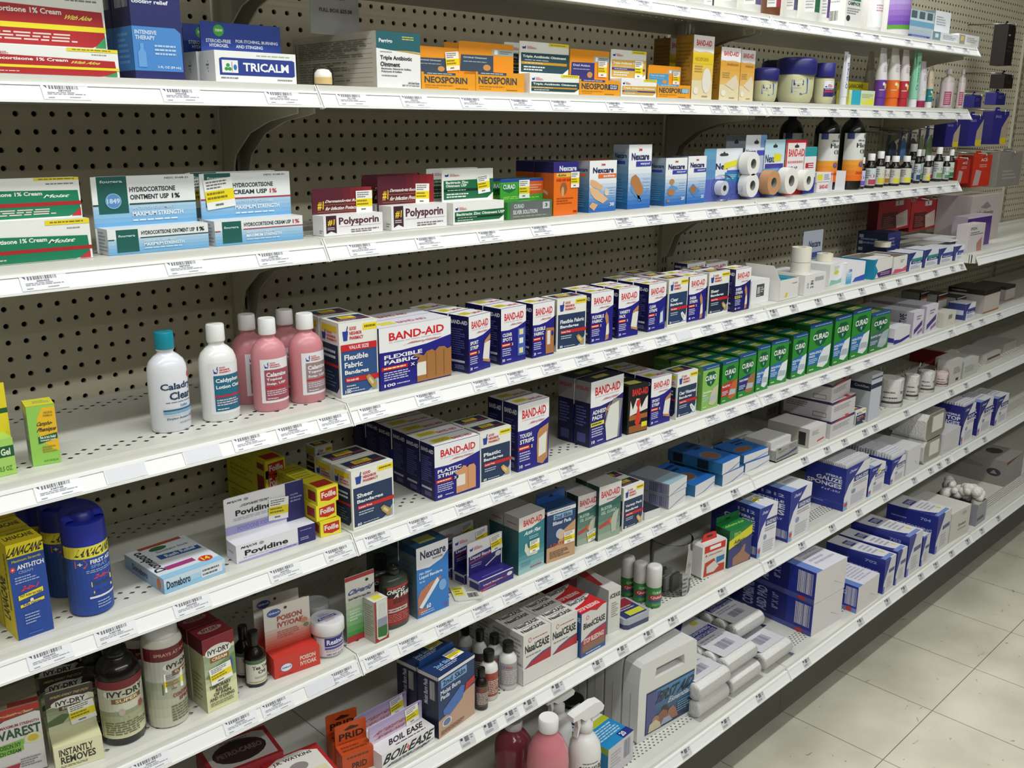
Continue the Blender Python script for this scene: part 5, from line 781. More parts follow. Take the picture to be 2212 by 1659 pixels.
o = mb.build('powder_box', None, (A.x, A.y, SH[4][1]+.0004), rz); tag(o, 'flat white and pale blue box lying down, red oval 14', 'box'); THINGS.append((4, A.x+.05, 'flat white and pale blue box'))
pf = dict(base='e2e0e8', F=[('r', 0, 0, 1, 1, 'e6e4ea'), ('r', .77, 0, 1, 1, '272566'), ('t', .06, .72, .26, .88, 'MAJOR', '2a2a34', .1), ('e', .31, .8, .03, .09, '9a9aa4'), ('t', .1, .32, .64, .62, 'Povidine', '16161c'), ('l', .08, .2, .62, .27, 1, 'b0aec0'), ('p', [(.02, .02), (.02, .1), (.77, .16), (.77, .04)], 'a8a4d8'), ('t', .4, .05, .74, .12, 'POVIDONE - IODINE 10%', '4a4890'), ('l', .8, .2, .96, .4, 2, 'a8a8d0'), ('l', .8, .75, .96, .82, 1, 'a8a8d0')], L=[('l', .2, .4, .8, .6, 1, 'b0b0b8')])
pp = dict(base='e6e4ea', F=[('r', 0, 0, 1, 1, 'e8e6ec'), ('r', .76, 0, 1, 1, '272566'), ('t', .04, .86, .22, .92, 'MAJOR', '2a2a34', .1), ('e', .27, .89, .03, .035, '9a9aa4'), ('t', .2, .72, .54, .78, 'STOP INFECTION!', '3a3a4a', .1), ('t', .13, .52, .58, .66, 'Povidine', '16161c'), ('l', .1, .4, .66, .48, 2, 'b8b6c4'), ('p', [(.0, .1), (.0, .3), (.76, .3), (.76, .1)], 'a8a4d8'), ('t', .14, .14, .6, .26, 'POVIDONE IODINE', '8884c4'), ('t', .82, .66, .92, .70, 'CUTS', 'b0b0dc'), ('t', .82, .58, .97, .62, 'SCRAPES', 'b0b0dc'), ('t', .82, .5, .95, .54, 'BURNS', 'b0b0dc')])
pcarton('white and indigo antiseptic ointment carton on fourth shelf from bottom', 4, (512, 1219), (682, 1165.5), 1181, .032, pf, 0, 0, 1080, pp, sk=(.66, .42, .034, .036, -.08), cut=.004)
fo = dict(base='e0d22c', F=[('r', 0, 0, 1, 1, 'ecdf34'), ('p', [(.15, .25), (.15, .82), (.92, .88), (.92, .25), (.55, .12)], 'bf2a22'), ('t', .2, .38, .88, .72, 'Foille', 'f0e8dc')], L=[('r', 0, 0, 1, 1, 'd0c428'), ('p', [(.8, .2), (.8, .8), (.97, .8), (.97, .2)], '8a2018'), ('l', .1, .3, .7, .8, 3, 'a89c2c')], T=[('r', 0, 0, 1, 1, 'd6ca2c'), ('p', [(.15, .05), (.15, .25), (.9, .25), (.9, .05)], 'b02a20'), ('l', .1, .4, .9, .9, 6, 'a09830')])
z4 = SH[4][1]; o1, w1, d1, h1 = box('salve_box', 'small yellow and red box, bottom of front stack of three', 'box', 4, (693, 1162), (737, 1150), 1130, .13, fo, group='yellow and red salve boxes')
box('salve_box', 'small yellow and red box, middle of front stack of three', 'box', 4, (684, -1.0, z4+h1+.001), 727, 1095, .13, fo, up=.0002, group='yellow and red salve boxes')
box('salve_box', 'small yellow and red box, top of front stack of three', 'box', 4, (686, -1.0, z4+2*h1+.002), 731, 1059, .13, fo, up=.0002, group='yellow and red salve boxes')
o2, w2, d2, h2 = box('salve_box', 'shaded yellow box, lower of stack behind white and indigo carton', 'box', 4, (578, -13), 617, 1035, .13, fo, group='yellow and red salve boxes'); o2.scale.z = .034/h2
box('salve_box', 'shaded yellow box, upper of stack behind white and indigo carton', 'box', 4, (574, -13, z4+.036+.034), 617, 999, .13, fo, up=.0004, group='yellow and red salve boxes')
box('salve_box', 'shaded yellow box, middle of stack behind white and indigo carton', 'box', 4, (576, -13, z4+.0352), 617, 1018, .13, fo, up=.0002, group='yellow and red salve boxes').__getitem__(0).scale.z = .97
box('bandage_box', 'navy sheer bandages box with yellow tag beside small yellow boxes', 'box', 4, (763, 1146.5), (851.5, 1115), 1020, .05, gnp(['Sheer', 'Bandages'], '60', 'patch'), n=1)
box('bandage_box', 'small tilted navy and white box in shade behind sheer box', 'box', 4, (686, -14), 722, 968, .03, gnp(['Plastic'], '30', 'tan'))
box('bandage_box', 'blue and white plastic strips box heading a long row', 'box', 4, (940, 1083.5), (1036.5, 1053.5), 965.4, .042, bandaid('PLASTIC', 'STRIPS', '60', 'fingers'), n=5, gap=.002)
box('bandage_box', 'navy plastic bandages box with red stripe, tan strip picture', 'box', 4, (1037, 1048), (1103, 1027), 937, .045, gnp(['Plastic', 'Bandages'], '60', 'tan'), n=1)
box('bandage_box', 'blue and white tough strips box, tall with large pad', 'box', 4, (1118, 1021), (1184, 999), 876, .04, bandaid('TOUGH', 'STRIPS', '10', 'pad'), n=1)
ap = bandaid('ADHESIVE', 'PADS', '10', 'big', '1e1c78', 'e8dc38'); ap['L'] = [('r', 0, 0, 1, 1, '17163c'), ('r', 0, .68, 1, 1, '8a888c'), ('t', .08, .86, .9, .92, 'BAND-AID', 'b03038'), ('l', .1, .3, .8, .62, 7, '5a5a98'), ('r', .2, .06, .75, .2, '4a4a88')]; ap['T'] = [('r', 0, 0, 1, 1, '1a1a30'), ('r', .3, .3, .7, .7, '9a944a')]
box('bandage_box', 'large blue adhesive pads box with grey gauze pad picture', 'box', 4, (1273, 968), (1342.5, 943), 827, .042, ap, n=1)
tie = dict(base='121212', F=[('r', 0, 0, 1, 1, '151515'), ('t', .2, .78, .98, .92, 'BAND-AID', 'e0342c'), ('p', [(.1, .38), (.12, .7), (.24, .5), (.42, .72), (.58, .7), (.66, .5), (.86, .68), (.98, .74), (.98, .46)], 'e8e4e0'), ('r', .08, .28, .98, .38, 'a8642c'), ('r', .08, .02, .98, .16, '9a5c2c'), ('p', [(.44, .68), (.40, .6), (.48, .52), (.36, .22), (.5, .10), (.66, .26), (.56, .52), (.62, .62), (.58, .7)], 'd83428'), ('r', .7, .1, .98, .2, 'e8dc38')], L=[('r', 0, 0, 1, 1, '0e0e0e')], T=[('r', 0, 0, 1, 1, '1c1c1a'), ('r', .2, .2, .8, .7, 'd8d470')])
box('bandage_box', 'black box with red necktie and white collar drawing', 'box', 4, (1354, 940), (1397, 928.5), 836, .045, tie, n=1)
box('bandage_box', 'blue sport strip box on fourth shelf from bottom', 'box', 4, (1403, 922.5), (1446, 909), 819, .045, bandaid('SPORT', 'STRIP', '30', 'wrap'), n=2)
box('bandage_box', 'navy waterproof seal bandages box with white bandage picture', 'box', 4, (1459, 907), (1502, 896), 809, .05, gnp(['Clear Waterseal', 'Bandages'], '20', 'white'))
CU = [('light lime green sensitive skin bandage box', (1514, 888), (1549, 876.5), 796, '6aa84a', 'Sensitive', '8cc05c', 'c8c8a8', 'Skin', True, 2), ('green box with red plastic panel and orange bandage', (1556, 874), (1590, 865), 784, 'c0322c', 'PLASTIC', '2f8f35', 'c8683c', '', False, 3), ('green box with navy flex fabric panel', (1592.5, 862), (1628, 850.6), 770, '26347a', 'FLEX-FABRIC', '2f8f35', 'a87048', '', False, 3),
      ('green box with blue non-stick panel, first of four', (1631, 847.5), (1657.5, 839.5), 752, '2a70b8', 'NON-STICK', '2f8f35', 'e6ecf2', 'PADS', False, 3), ('green box with blue non-stick panel, second of four', (1660.5, 834), (1697.5, 824), 740, '2a70b8', 'NON-STICK', '2f8f35', 'e6ecf2', 'PADS', False, 2), ('green box with blue non-stick panel, third of four', (1707, 820), (1738, 810.5), 727, '2a70b8', 'NON-STICK', '2f8f35', 'e6ecf2', 'PADS', False, 2),
      ('large green box with blue non-stick panel, left of three tall ones', (1742, 808.5), (1790, 793.5), 704.5, '2a70b8', 'NON-STICK', '2f8f35', 'e6ecf2', 'PADS', False, 2), ('large green box with blue non-stick panel, middle of three tall ones', (1796, 794), (1831, 783.5), 688, '2a70b8', 'NON-STICK', '2f8f35', 'e6ecf2', 'PADS', False, 2), ('large green box with blue non-stick panel, right of three tall ones', (1834, 780), (1873, 767), 674, '2a70b8', 'NON-STICK', '2f8f35', 'e6ecf2', 'PADS', False, 2),
      ('green box with slate elastic net panel', (1875.5, 766), (1916, 752), 681, '4a6a70', 'ELASTIC NET', '3a8040', 'a8b8c0', '', False, 1)]
for lb, bl_, br_, ty, c2, t1, c1, pad, t2, lime, n_ in CU: box('bandage_box', lb, 'box', 4, bl_, br_, ty, .046, curad(c2, t1, c1, pad, t2, lime), n=n_)
box('wrap_carton', 'low white carton with indigo swoosh along its foot', 'box', 4, (1930, 748.5), (1963, 735), 712, .10, plain('e2e0e6', False, extra=[('p', [(0, 0), (0, .3), (.4, .2), (1, .36), (1, .2), (.5, .02)], '2a2a8a')], L=[('r', 0, .1, 1, .4, '3a3a90')]))
pu = lambda: plain('dcd8e4', False, side='b4b0bc', extra=[('p', [(.15, .1), (.15, .3), (.9, .6), (.9, .4)], '4a4080'), ('l', .3, .65, .8, .85, 2, '8a8494'), ('p', [(.5, .04), (.5, .16), (.95, .3), (.95, .16)], '9a70a0')], L=[('v', .5, .3, .75, .9, 'HY-TAPE', '3a3a40')])
box('wrap_carton', 'white carton with violet slanted bars, nearer of two', 'box', 4, (1969, 730.5), (1991, 722.5), 676, .09, pu(), n=1)
box('wrap_carton', 'white carton with violet slanted bars, farther and taller', 'box', 4, (1996, 720.5), (2021, 711), 663, .09, pu(), n=1)
box('wrap_carton', 'ivory carton with small printed square on its corner', 'box', 4, (2036, 712.5), (2062, 702), 678, .07, plain('d8d4c8', False, side='ccc8ba', extra=[('r', .4, .5, .7, .8, '8a8a86')], L=[('l', .1, .35, .8, .42, 1, '9a968a'), ('l', .1, .65, .8, .7, 1, '9a968a')]))
tl = lambda: plain('c8c6c4', False, side='9a9a96', top='2a2828', extra=[('r', 0, .82, 1, .96, '2c2c30'), ('r', 0, .74, 1, .82, 'a84830'), ('r', 0, .02, 1, .1, 'b86838')], L=[('r', .93, 0, 1, 1, '1c1c1c'), ('l', .2, .3, .8, .8, 7, '848480')])
for i, (x, xr, ty) in enumerate(((2063, 2084, 645), (2022, 2041, 638), (1984, 2001, 634))):
    box('tall_carton', 'tall white carton with black edge and orange band, %s' % ('nearest the bay seam', 'middle of three', 'left and shaded')[i], 'box', 4, (x, (-4.5, -8, -12)[i]), xr, ty, .07, tl())
box('tape_carton', 'pale carton with blue curved corner beside big black lidded box', 'box', 4, (2083, 695), (2104, 686), 658, .06, cur('3a4a90', 'Dress'))
bl_k = lambda: plain('c4bab4', False, side='aca4a2', top='2a2624', extra=[('r', 0, .78, 1, 1, '2a2422'), ('r', 0, .0, 1, .06, 'a86038')], L=[('r', 0, .78, 1, 1, '2a2422'), ('l', .1, .84, .5, .94, 1, 'a09890')])
box('lidded_box', 'big white box with black lid in the far right bay', 'box', 4, (2123, 681), (2156, 669), 628, .13, bl_k())
box('lidded_box', 'second white box with black lid, farther right', 'box', 4, (2170, -3), 2190, 620, .12, bl_k())
# ---------- third shelf from the bottom
iv = dict(base='e6e4e2', F=[('r', 0, 0, 1, 1, 'e8e4e4'), ('p', [(0, .82), (1, .9), (1, 1), (0, 1)], 'b03228'), ('p', [(0, .76), (.3, .84), (.9, .88), (1, .86), (1, .9), (0, .82)], '2a5a38'), ('t', .1, .88, .86, .93, 'Long Lasting Cream', 'e0c8a0', .2), ('t', .2, .72, .96, .76, 'MAXIMUM STRENGTH', 'a04048'), ('t', .1, .56, .98, .7, 'IVAREST', '2f5a3c'), ('p', [(0, .4), (0, .48), (.62, .52), (.62, .44)], '8ac848'), ('t', .1, .42, .56, .49, 'POISON IVY', '2a5a2c'), ('p', [(0, .32), (0, .4), (.6, .43), (.6, .36)], '8ac848'), ('t', .05, .34, .54, .4, 'ITCH CREAM', '2a5a2c'), ('e', .8, .5, .17, .08, 'e6e8b8'), ('e', .8, .5, .11, .05, 'e0c048'), ('l', .5, .1, .9, .24, 4, '9a8a90'), ('p', [(0, .05), (0, .16), (.5, .18), (.42, .05)], 'b83a4a')], T=[('r', 0, 0, 1, 1, '8a8474'), ('r', .4, .05, 1, .3, '8a2a20')])
box('cream_box', 'white and green itch cream box with red top, cut by left edge', 'box', 5, (-6, 1689), (103, 1656), 1545, .045, iv)
sf = dict(base='dcdab0', F=[('r', 0, 0, 1, 1, 'e2e0b8'), ('t', .1, .58, .8, .88, 'INSTANTLY', '3a362c'), ('t', .12, .26, .84, .56, 'REMOVES', '3a362c'), ('l', .1, .1, .9, .2, 2, '6a664c')])
sp = dict(base='b8c0a0', F=[('r', 0, 0, 1, 1, 'd8d8ba')]+grad(0, .18, 1, .62, 'c8cca8', '7a8a68', 5)+[('p', [(0, 1), (0, .62), (.3, .7), (.9, .78), (1, .74), (1, 1)], '3a2f2c'), ('t', .1, .84, .9, .9, 'WASH AWAY THE ITCH', 'b8a868', .05), ('e', .5, .68, .40, .12, 'e8e4e0'), ('t', .2, .62, .82, .74, 'IVY-DRY', '2a2422'), ('r', .26, .5, .72, .6, '4a3a2c'), ('t', .32, .52, .66, .58, 'SOAP', 'd8d0b8'), ('e', .16, .26, .1, .07, '8a4a4a'), ('e', .42, .34, .05, .07, 'c0b8b0'), ('p', [(0, .3), (.3, .42), (.5, .38), (.3, .2), (0, .18)], '5a7048'), ('e', .86, .46, .12, .05, '8a8e98')])
pcarton('beige soap carton with dark brown display panel', 5, (122, 1670), (226, 1637), 1619, .04, sf, 0, 0, 1500, sp, n=2, sk=(.72, .34, .034, .03, .1), cut=.003)
iv_l = lambda t2, c: dict(F=grad(0, 0, 1, .5, 'dcdab4', '8a9070', 5)+[('r', 0, .48, 1, 1, 'c8c8b4'), ('r', 0, .86, 1, 1, '7a1c28'), ('e', .5, .78, .36, .11, 'eceae6'), ('t', .2, .73, .8, .83, 'IVY-DRY', '2a2422'), ('r', .26, .62, .74, .70, '7a5a34'), ('t', .32, .635, .68, .69, t2, 'e0d0a8'), ('p', [(.0, .36), (.3, .5), (1, .56), (1, .4), (.5, .34)], '5a7048'), ('e', .4, .46, .05, .06, 'b8a8a0'), ('e', .72, .5, .05, .06, '9a4a4a'), ('l', .12, .06, .88, .3, 6, '6a684a')])
ro, R, H = bottle('pump_spray_bottle', 'dark brown spray bottle with picture label and clear nozzle cover', 'bottle', 5, 272, 1611, 90, 1377, [(.92, 0), (1, .02), (1, .68), (.94, .74), (.72, .8), (.5, .82), (.48, .84)], '1a1412', [(.50, .84), (.52, .845), (.50, .90), (.30, .905), (.28, .96), (.1, .97)], '141212', iv_l('SUPER', 0), -92, 168, zlab=(.08, .66), rough=.18)
MB().lathe([(R*.40, H*.88), (R*.36, H*1.0), (R*.2, H*1.005)], mat('8a8a8a', .1, 0, 'clear')).build('nozzle_cover', ro)
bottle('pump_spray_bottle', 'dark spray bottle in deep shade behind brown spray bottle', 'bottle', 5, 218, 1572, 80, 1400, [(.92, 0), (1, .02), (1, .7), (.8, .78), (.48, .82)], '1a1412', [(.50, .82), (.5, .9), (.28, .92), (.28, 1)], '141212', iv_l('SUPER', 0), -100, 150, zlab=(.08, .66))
wc = dict(F=grad(0, 0, 1, .6, 'd0ccb8', '9aa088', 5)+[('r', 0, .58, 1, 1, 'c4c4bc'), ('r', 0, .84, 1, 1, '6a1c24'), ('t', .2, .90, .8, .94, 'SPRAYS AT ANY', 'c89a80'), ('e', .62, .76, .3, .07, 'eceae6'), ('t', .38, .73, .88, .79, 'IVY-DRY', '2a2422'), ('r', .46, .64, .86, .70, '7a4a30'), ('t', .5, .65, .82, .69, 'SUPER', 'e0d0a8'), ('p', [(0, .5), (.3, .56), (.8, .52), (1, .6), (1, .45), (.3, .42)], '5a6a48'), ('e', .5, .52, .04, .05, 'c8a8a8'), ('t', .44, .36, .9, .41, 'CONTINUOUS', '8a2a34'), ('t', .54, .30, .84, .35, 'SPRAY', '8a2a34'), ('l', .4, .06, .9, .27, 6, '6a684a')])
ro, R, H = bottle('spray_can', 'white continuous spray can with maroon band and picture', 'can', 5, 367, 1574, 84, 1338, [(.9, 0), (1, .015), (1, .80), (.94, .84), (.82, .87)], 'd8d4c8', [(.8, .86), (.84, .865), (.80, .98), (.7, 1)], 'd8d8dc', wc, -84, 176, zlab=(.015, .80), rough=.25)
sticker(ro, cyl(R, 0, 1, math.radians(-120), math.radians(-60)), .55, H*.46, .9, .03, 0)
bottle('spray_can', 'maroon topped spray can in shade behind white spray can', 'can', 5, 322, 1545, 76, 1345, [(.9, 0), (1, .015), (1, .84), (.82, .87)], 'b8b4a8', [(.8, .87), (.78, 1)], '9a9a9c', wc, -80, 170, zlab=(.015, .8))  # same can with darker body and cap, shade put into the colours
cb = dict(base='6a1a28', F=[('r', 0, 0, 1, 1, 'e2e2b0')]+grad(0, .3, 1, .78, 'd8dab0', '8a9a80', 5)+[('p', [(0, 1), (0, .80), (.5, .74), (1, .84), (1, 1)], '8a1c30'), ('e', .48, .80, .42, .085, 'eceae6'), ('t', .14, .765, .84, .835, 'IVY-DRY', '2a2422'), ('r', .2, .66, .8, .735, '8a5a2c'), ('t', .26, .675, .74, .72, 'CREAM', 'e8d8b0'), ('p', [(0, .48), (.4, .6), (1, .7), (1, .4), (.5, .38)], '6a8a58'), ('e', .85, .55, .06, .1, '4a5a88'), ('t', .1, .30, .8, .35, 'TEMPORARY', '3a3a28'), ('t', .3, .245, .72, .29, 'RELIEF', '3a3a28'), ('t', .22, .19, .78, .235, 'OF PAIN', '3a3a28'), ('t', .08, .135, .88, .18, 'AND ITCHING', '3a3a28'), ('l', .1, .06, .85, .12, 2, '8a8a68')], L=[('r', 0, 0, 1, 1, 'b8b890'), ('r', 0, .8, 1, 1, '5a1620'), ('l', .1, .1, .8, .5, 7, '8a8a68')], T=[('r', 0, 0, 1, 1, '7a1a28'), ('e', .5, .55, .38, .18, 'a88880'), ('t', .24, .45, .78, .66, 'IVY-DRY', '4a1a20')])
box('cream_box', 'cream coloured box with maroon top and landscape picture', 'box', 5, (449.5, 1541.5), (515, 1511), 1386, .042, cb, n=2, sk=('F', .5, .48, .036, .028, .1))
TT = [(.92, 0), (1, .02), (1, .52), (.9, .62), (.5, .70), (.42, .74)]; TTC = [(.46, .74), (.48, .745), (.48, .97), (.44, 1)]
for x, by, w, ty, lb in ((555, 1486, 46, 1363, 'small dark tea tree oil bottle, front one'), (532, 1466, 42, 1352, 'small dark tea tree oil bottle, shaded back one')):
    bottle('oil_bottle', lb, 'bottle', 5, x, by, w, ty, TT, '14100e', TTC, '161416', dict(F=[('r', 0, 0, 1, 1, 'd8d6c8'), ('r', 0, .84, 1, 1, '4a6a4a'), ('t', .24, .60, .84, .76, 'Tea Tree', '3a3c38'), ('t', .40, .42, .66, .56, 'Oil', '3a3c38'), ('l', .3, .22, .8, .32, 2, '9a9a88'), ('r', .1, .06, .9, .1, 'b8a060')]), -88, 175, zlab=(.07, .52), rough=.15)
pf = dict(base='c8382e', F=[('r', 0, 0, 1, 1, 'cc3a30'), ('e', .26, .42, .13, .2, '3a5aa0'), ('e', .26, .42, .12, .18, 'dfe4ee'), ('t', .16, .36, .36, .48, "Hyland's", '3a5aa0', .2), ('t', .56, .52, .9, .74, 'POISON', 'e8d4c8'), ('t', .56, .24, .92, .46, 'IVY/OAK', 'e8d4c8'), ('l', .1, .06, .4, .12, 1, 'a82a28')])
pp = dict(base='d8c8c0', F=[('r', 0, 0, 1, 1, 'dcd8d0')]+grad(0, 0, 1, .45, 'd0503e', 'd8ccc4', 6)+[('e', .22, .84, .15, .09, '3a5aa0'), ('t', .1, .81, .34, .87, "Hyland's", 'dfe4ee', .2), ('e', .47, .9, .035, .032, '4a4038'), ('t', .28, .62, .82, .74, 'POISON', 'b0483e'), ('t', .28, .47, .86, .59, 'IVY/OAK', 'b0483e'), ('l', .26, .22, .76, .4, 4, 'b86a60'), ('e', .86, .48, .08, .06, 'c88a70'), ('e', .9, .36, .06, .05, '6a9060')])
pcarton('red and white tablet carton with round hang hole', 5, (594, 1468.5), (692, 1434), 1426, .032, pf, 0, 0, 1316, pp, n=1, cut=.006)
ro, R, H = bottle('ointment_jar', 'white jar with indigo label and printed lid', 'jar', 5, 710, 1424, 66, 1334, [(.84, 0), (.9, .02), (.96, .62), (.97, .66)], 'dcd6dc', [(1.08, .66), (1.12, .68), (1.12, .95), (1.06, 1)], 'e4e2e4', dict(F=[('r', .0, .0, 1, 1, 'dcd6dc'), ('r', .22, .52, .78, 1, '2c2a80'), ('t', .27, .62, .74, .9, 'Resinol', 'e0e0f0'), ('r', .22, .36, .78, .48, '4a4a98'), ('l', .25, .2, .75, .32, 2, 'c88a88'), ('t', .26, .04, .74, .12, 'NET WT 3.3 OZ', '3a3a48'), ('r', .88, .3, 1, .95, '6a70b0')]), -92, 150, zlab=(.08, .6), capname='lid')
m = MB(); m.art(lambda u, v, k: (R*1.0*(u-.5)*2*.9, R*(v-.5)*2*.9, H+k), [('e', .5, .5, .46, .46, 'dcdae4'), ('p', [(.1, .42), (.16, .58), (.84, .58), (.9, .42)], '4a50a8'), ('t', .2, .44, .8, .56, 'Resinol', 'e0e0f0'), ('l', .3, .62, .7, .82, 3, '8a90c8'), ('l', .3, .2, .7, .34, 2, 'c89a98')]); m.build('lid_print', ro)
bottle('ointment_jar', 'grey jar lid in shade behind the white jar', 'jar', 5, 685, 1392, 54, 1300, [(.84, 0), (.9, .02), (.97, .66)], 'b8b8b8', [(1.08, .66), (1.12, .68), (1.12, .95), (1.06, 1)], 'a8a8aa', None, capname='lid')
# card with boxed bottle
A, rz, w, h = frame(5, (751, 1391), (812, 1366), 1251); ro = empty('carded_lotion', (A.x, A.y, A.z+.0004), rz); tag(ro, 'white, green and red card with boxed roll-on bottle', 'pack'); THINGS.append((5, A.x+w/2, 'green and red card pack'))
m = MB(); m.box(0, 0, 0, w, .0012, h, mat('dcdad4')); faces(m, w, .0012, h, dict(F=[('r', 0, 0, 1, 1, 'dcdad6')]+grad(0, .07, 1, .62, '3a8a38', 'd0d8c8', 6)+[('r', 0, .94, 1, 1, 'a82c34'), ('r', 0, 0, 1, .09, 'b02c34'), ('e', .74, .88, .055, .022, '2a2a28'), ('t', .08, .70, .90, .80, 'Chigarid', '3a4a9a', .2), ('t', .08, .64, .86, .68, 'Quick Relief For Insect Bites', '3a3a40'), ('l', .1, .32, .5, .5, 4, 'c8e0c0')])); m.build('hang_card', ro)
A2, rz2, w2, h2 = frame(5, (808, 1388.5), (837, 1374.5), 1301)
m = MB(); m.box(0, 0, 0, w2, .03, h2, mat('d8d4cc')); faces(m, w2, .03, h2, dict(F=[('r', 0, 0, 1, 1, '9a2c34'), ('p', [(.14, .1), (.14, 1), (.94, 1), (.94, .12), (.8, .05), (.3, .04)], 'd0d8cc'), ('p', [(.2, .12), (.2, .5), (.9, .52), (.9, .14), (.8, .08)], '2f6a30'), ('p', [(.24, .5), (.3, .62), (.36, .92), (.78, .92), (.84, .62), (.88, .52)], 'c8ccc8'), ('r', .2, .36, .9, .56, '8a90a0')], L=[('r', 0, 0, 1, 1, 'b8b4a8'), ('l', .1, .1, .9, .9, 14, '8a867c')], T=[('r', 0, 0, 1, 1, 'dcdad4'), ('r', .2, .2, .8, .7, 'd8d040')]))
o = m.build('bottle_box', ro); o.matrix_parent_inverse = Matrix.Identity(4); dl = Matrix.Rotation(-rz, 3, 'Z') @ Vector((A2.x-A.x, A2.y-A.y, 0)); dl.y = min(dl.y, -.0315); o.location = (dl.x, dl.y, 0); o.rotation_euler.z = rz2-rz
chg = dict(F=[('r', 0, 0, 1, 1, '8a2428'), ('r', 0, .72, 1, 1, '121010'), ('r', .1, .94, .9, 1, 'a82c30'), ('t', .1, .82, .6, .93, 'CHIGG', 'e8e4e0', .1), ('t', .34, .70, .9, .81, 'AWAY', 'e8e4e0', .1), ('l', .3, .55, .92, .68, 3, '2a1614'), ('r', .08, .34, .7, .44, 'c8b8b0'), ('l', .12, .36, .64, .42, 1, '5a2a28'), ('l', .1, .08, .9, .3, 5, 'c86a60')])
bottle('repellent_bottle', 'dark green squeeze bottle with red and black label', 'bottle', 5, 853, 1364.5, 67, 1218, [(.93, 0), (1, .03), (1, .70), (.94, .78), (.8, .82), (.4, .835), (.36, .86)], '3c4238', [(.42, .86), (.44, .865), (.42, .95), (.36, .97), (.1, .975), (.06, 1.0)], '141414', chg, -86, 140, flat=.62, zlab=(.07, .70), p=2.5)
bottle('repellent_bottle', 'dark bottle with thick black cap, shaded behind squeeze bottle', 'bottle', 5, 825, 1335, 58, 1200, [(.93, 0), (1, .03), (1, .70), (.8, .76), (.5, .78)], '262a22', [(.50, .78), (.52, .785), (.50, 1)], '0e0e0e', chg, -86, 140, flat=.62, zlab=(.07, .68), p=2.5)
ns = dict(base='4a6a80', F=[('r', 0, 0, 1, 1, '2f78c4'), ('p', [(0, 1), (0, .70), (.4, .68), (.8, .74), (1, .84), (1, 1)], 'e4e4ec'), ('t', .12, .82, .92, .94, 'Nexcare', '26245a'), ('t', .5, .775, .82, .80, 'BANDAGES', '3a3a5a'), ('t', .08, .60, .46, .645, 'No Sting', 'c8dcf4', .1), ('t', .08, .54, .80, .595, 'Liquid Bandage', 'd8e6f8'), ('t', .08, .49, .26, .525, 'Spray', 'b8d4f0'), ('p', [(.02, .28), (.1, .38), (.4, .46), (.74, .50), (.76, .46), (.5, .42), (.42, .34), (.2, .18), (.02, .14)], 'b8745a'), ('p', [(.06, .16), (.14, .12), (.7, .44), (.64, .50)], 'dde4ee'), ('e', .8, .36, .12, .08, '7aa8dc'), ('p', [(.02, .04), (.02, .14), (.3, .12), (.3, .06)], 'b06a50'), ('t', .28, .10, .42, .17, '60', 'e4ecf8'), ('l', .1, .03, .55, .09, 2, 'a8c8ec'), ('r', .85, .05, .95, .07, 'c83040')], L=[('r', 0, 0, 1, 1, '566a74'), ('r', 0, .88, 1, 1, '1f3f60'), ('l', .2, .2, .8, .8, 8, '4a5c66')], T=[('r', 0, 0, 1, 1, '1f4468'), ('r', .25, .25, .75, .75, '9a9a50')])
box('spray_box', 'bright blue liquid bandage spray box with hand picture', 'box', 5, (902, 1338), (969.5, 1309), 1187, .05, ns, n=2)
A = onZ(1010, 1290, SH[5][1]); m = MB(); w, d_ = .055, .06
m.prism([(0, .004), (w*.1, 0), (w*.9, 0), (w, .005), (w, d_), (0, d_)], 0, .0025, 2, mat('d4d2c8')); m.art(plane((0, 0, .0025), (w, 0, 0), (0, d_, 0), (0, 0, 1)), [('r', .05, .3, .4, .9, 'd8d048'), ('l', .1, .35, .38, .85, 3, '8a8438'), ('l', .5, .5, .9, .9, 4, '8a8a84'), ('b', .5, .12, .85, .4, '4a4a48')])
o = m.build('sachet', None, (A.x-.03, max(A.y, -.30), SH[5][1]+.0004), -.5); tag(o, 'small loose sachet with yellow sticker lying beside blue box', 'sachet')
lf = dict(base='d8d6de', F=[('r', 0, 0, 1, 1, '2c2474'), ('p', [(0, 0), (0, .2), (.5, .3), (.1, 0)], 'b83038'), ('t', .12, .46, .68, .62, 'Liquid Bandage', 'dcdcec'), ('p', [(.14, .34), (.14, .4), (.9, .6), (.9, .54)], 'c03848'), ('e', .88, .66, .08, .18, 'd4d4de'), ('l', .12, .1, .5, .24, 1, '8a86c0')], T=[('r', 0, 0, 1, 1, '2c2474'), ('r', 0, 0, 1, .08, 'dcdae4'), ('r', .2, .3, .8, .4, '5a54a0')], L=[('r', 0, 0, 1, 1, 'c8c6d0'), ('r', .2, .2, 1, .8, '2c2474')])
lp = dict(base='e0dee6', F=[('r', 0, 0, 1, 1, 'e4e2e8'), ('p', [(.03, 0), (.03, .58), (.97, .70), (.97, 0)], '2a2272')]+gnplogo(.06, .74, .7, .95)+[('t', .08, .46, .80, .58, 'Liquid Bandage', 'dcdcec'), ('p', [(.06, .38), (.06, .41), (.97, .56), (.97, .52)], 'c03848'), ('l', .1, .22, .4, .34, 2, 'a8a4cc'), ('p', [(.5, .14), (.52, .11), (.9, .34), (.87, .37)], 'd8d8e2'), ('e', .88, .37, .09, .08, 'dcdce6')])
pcarton('indigo and white liquid bandage carton, front of three', 5, (1035, 1282), (1109, 1249), 1259, .034, lf, 0, 0, 1176, lp, n=2, sk=(.82, .72, .03, .034, .1), cut=.003)
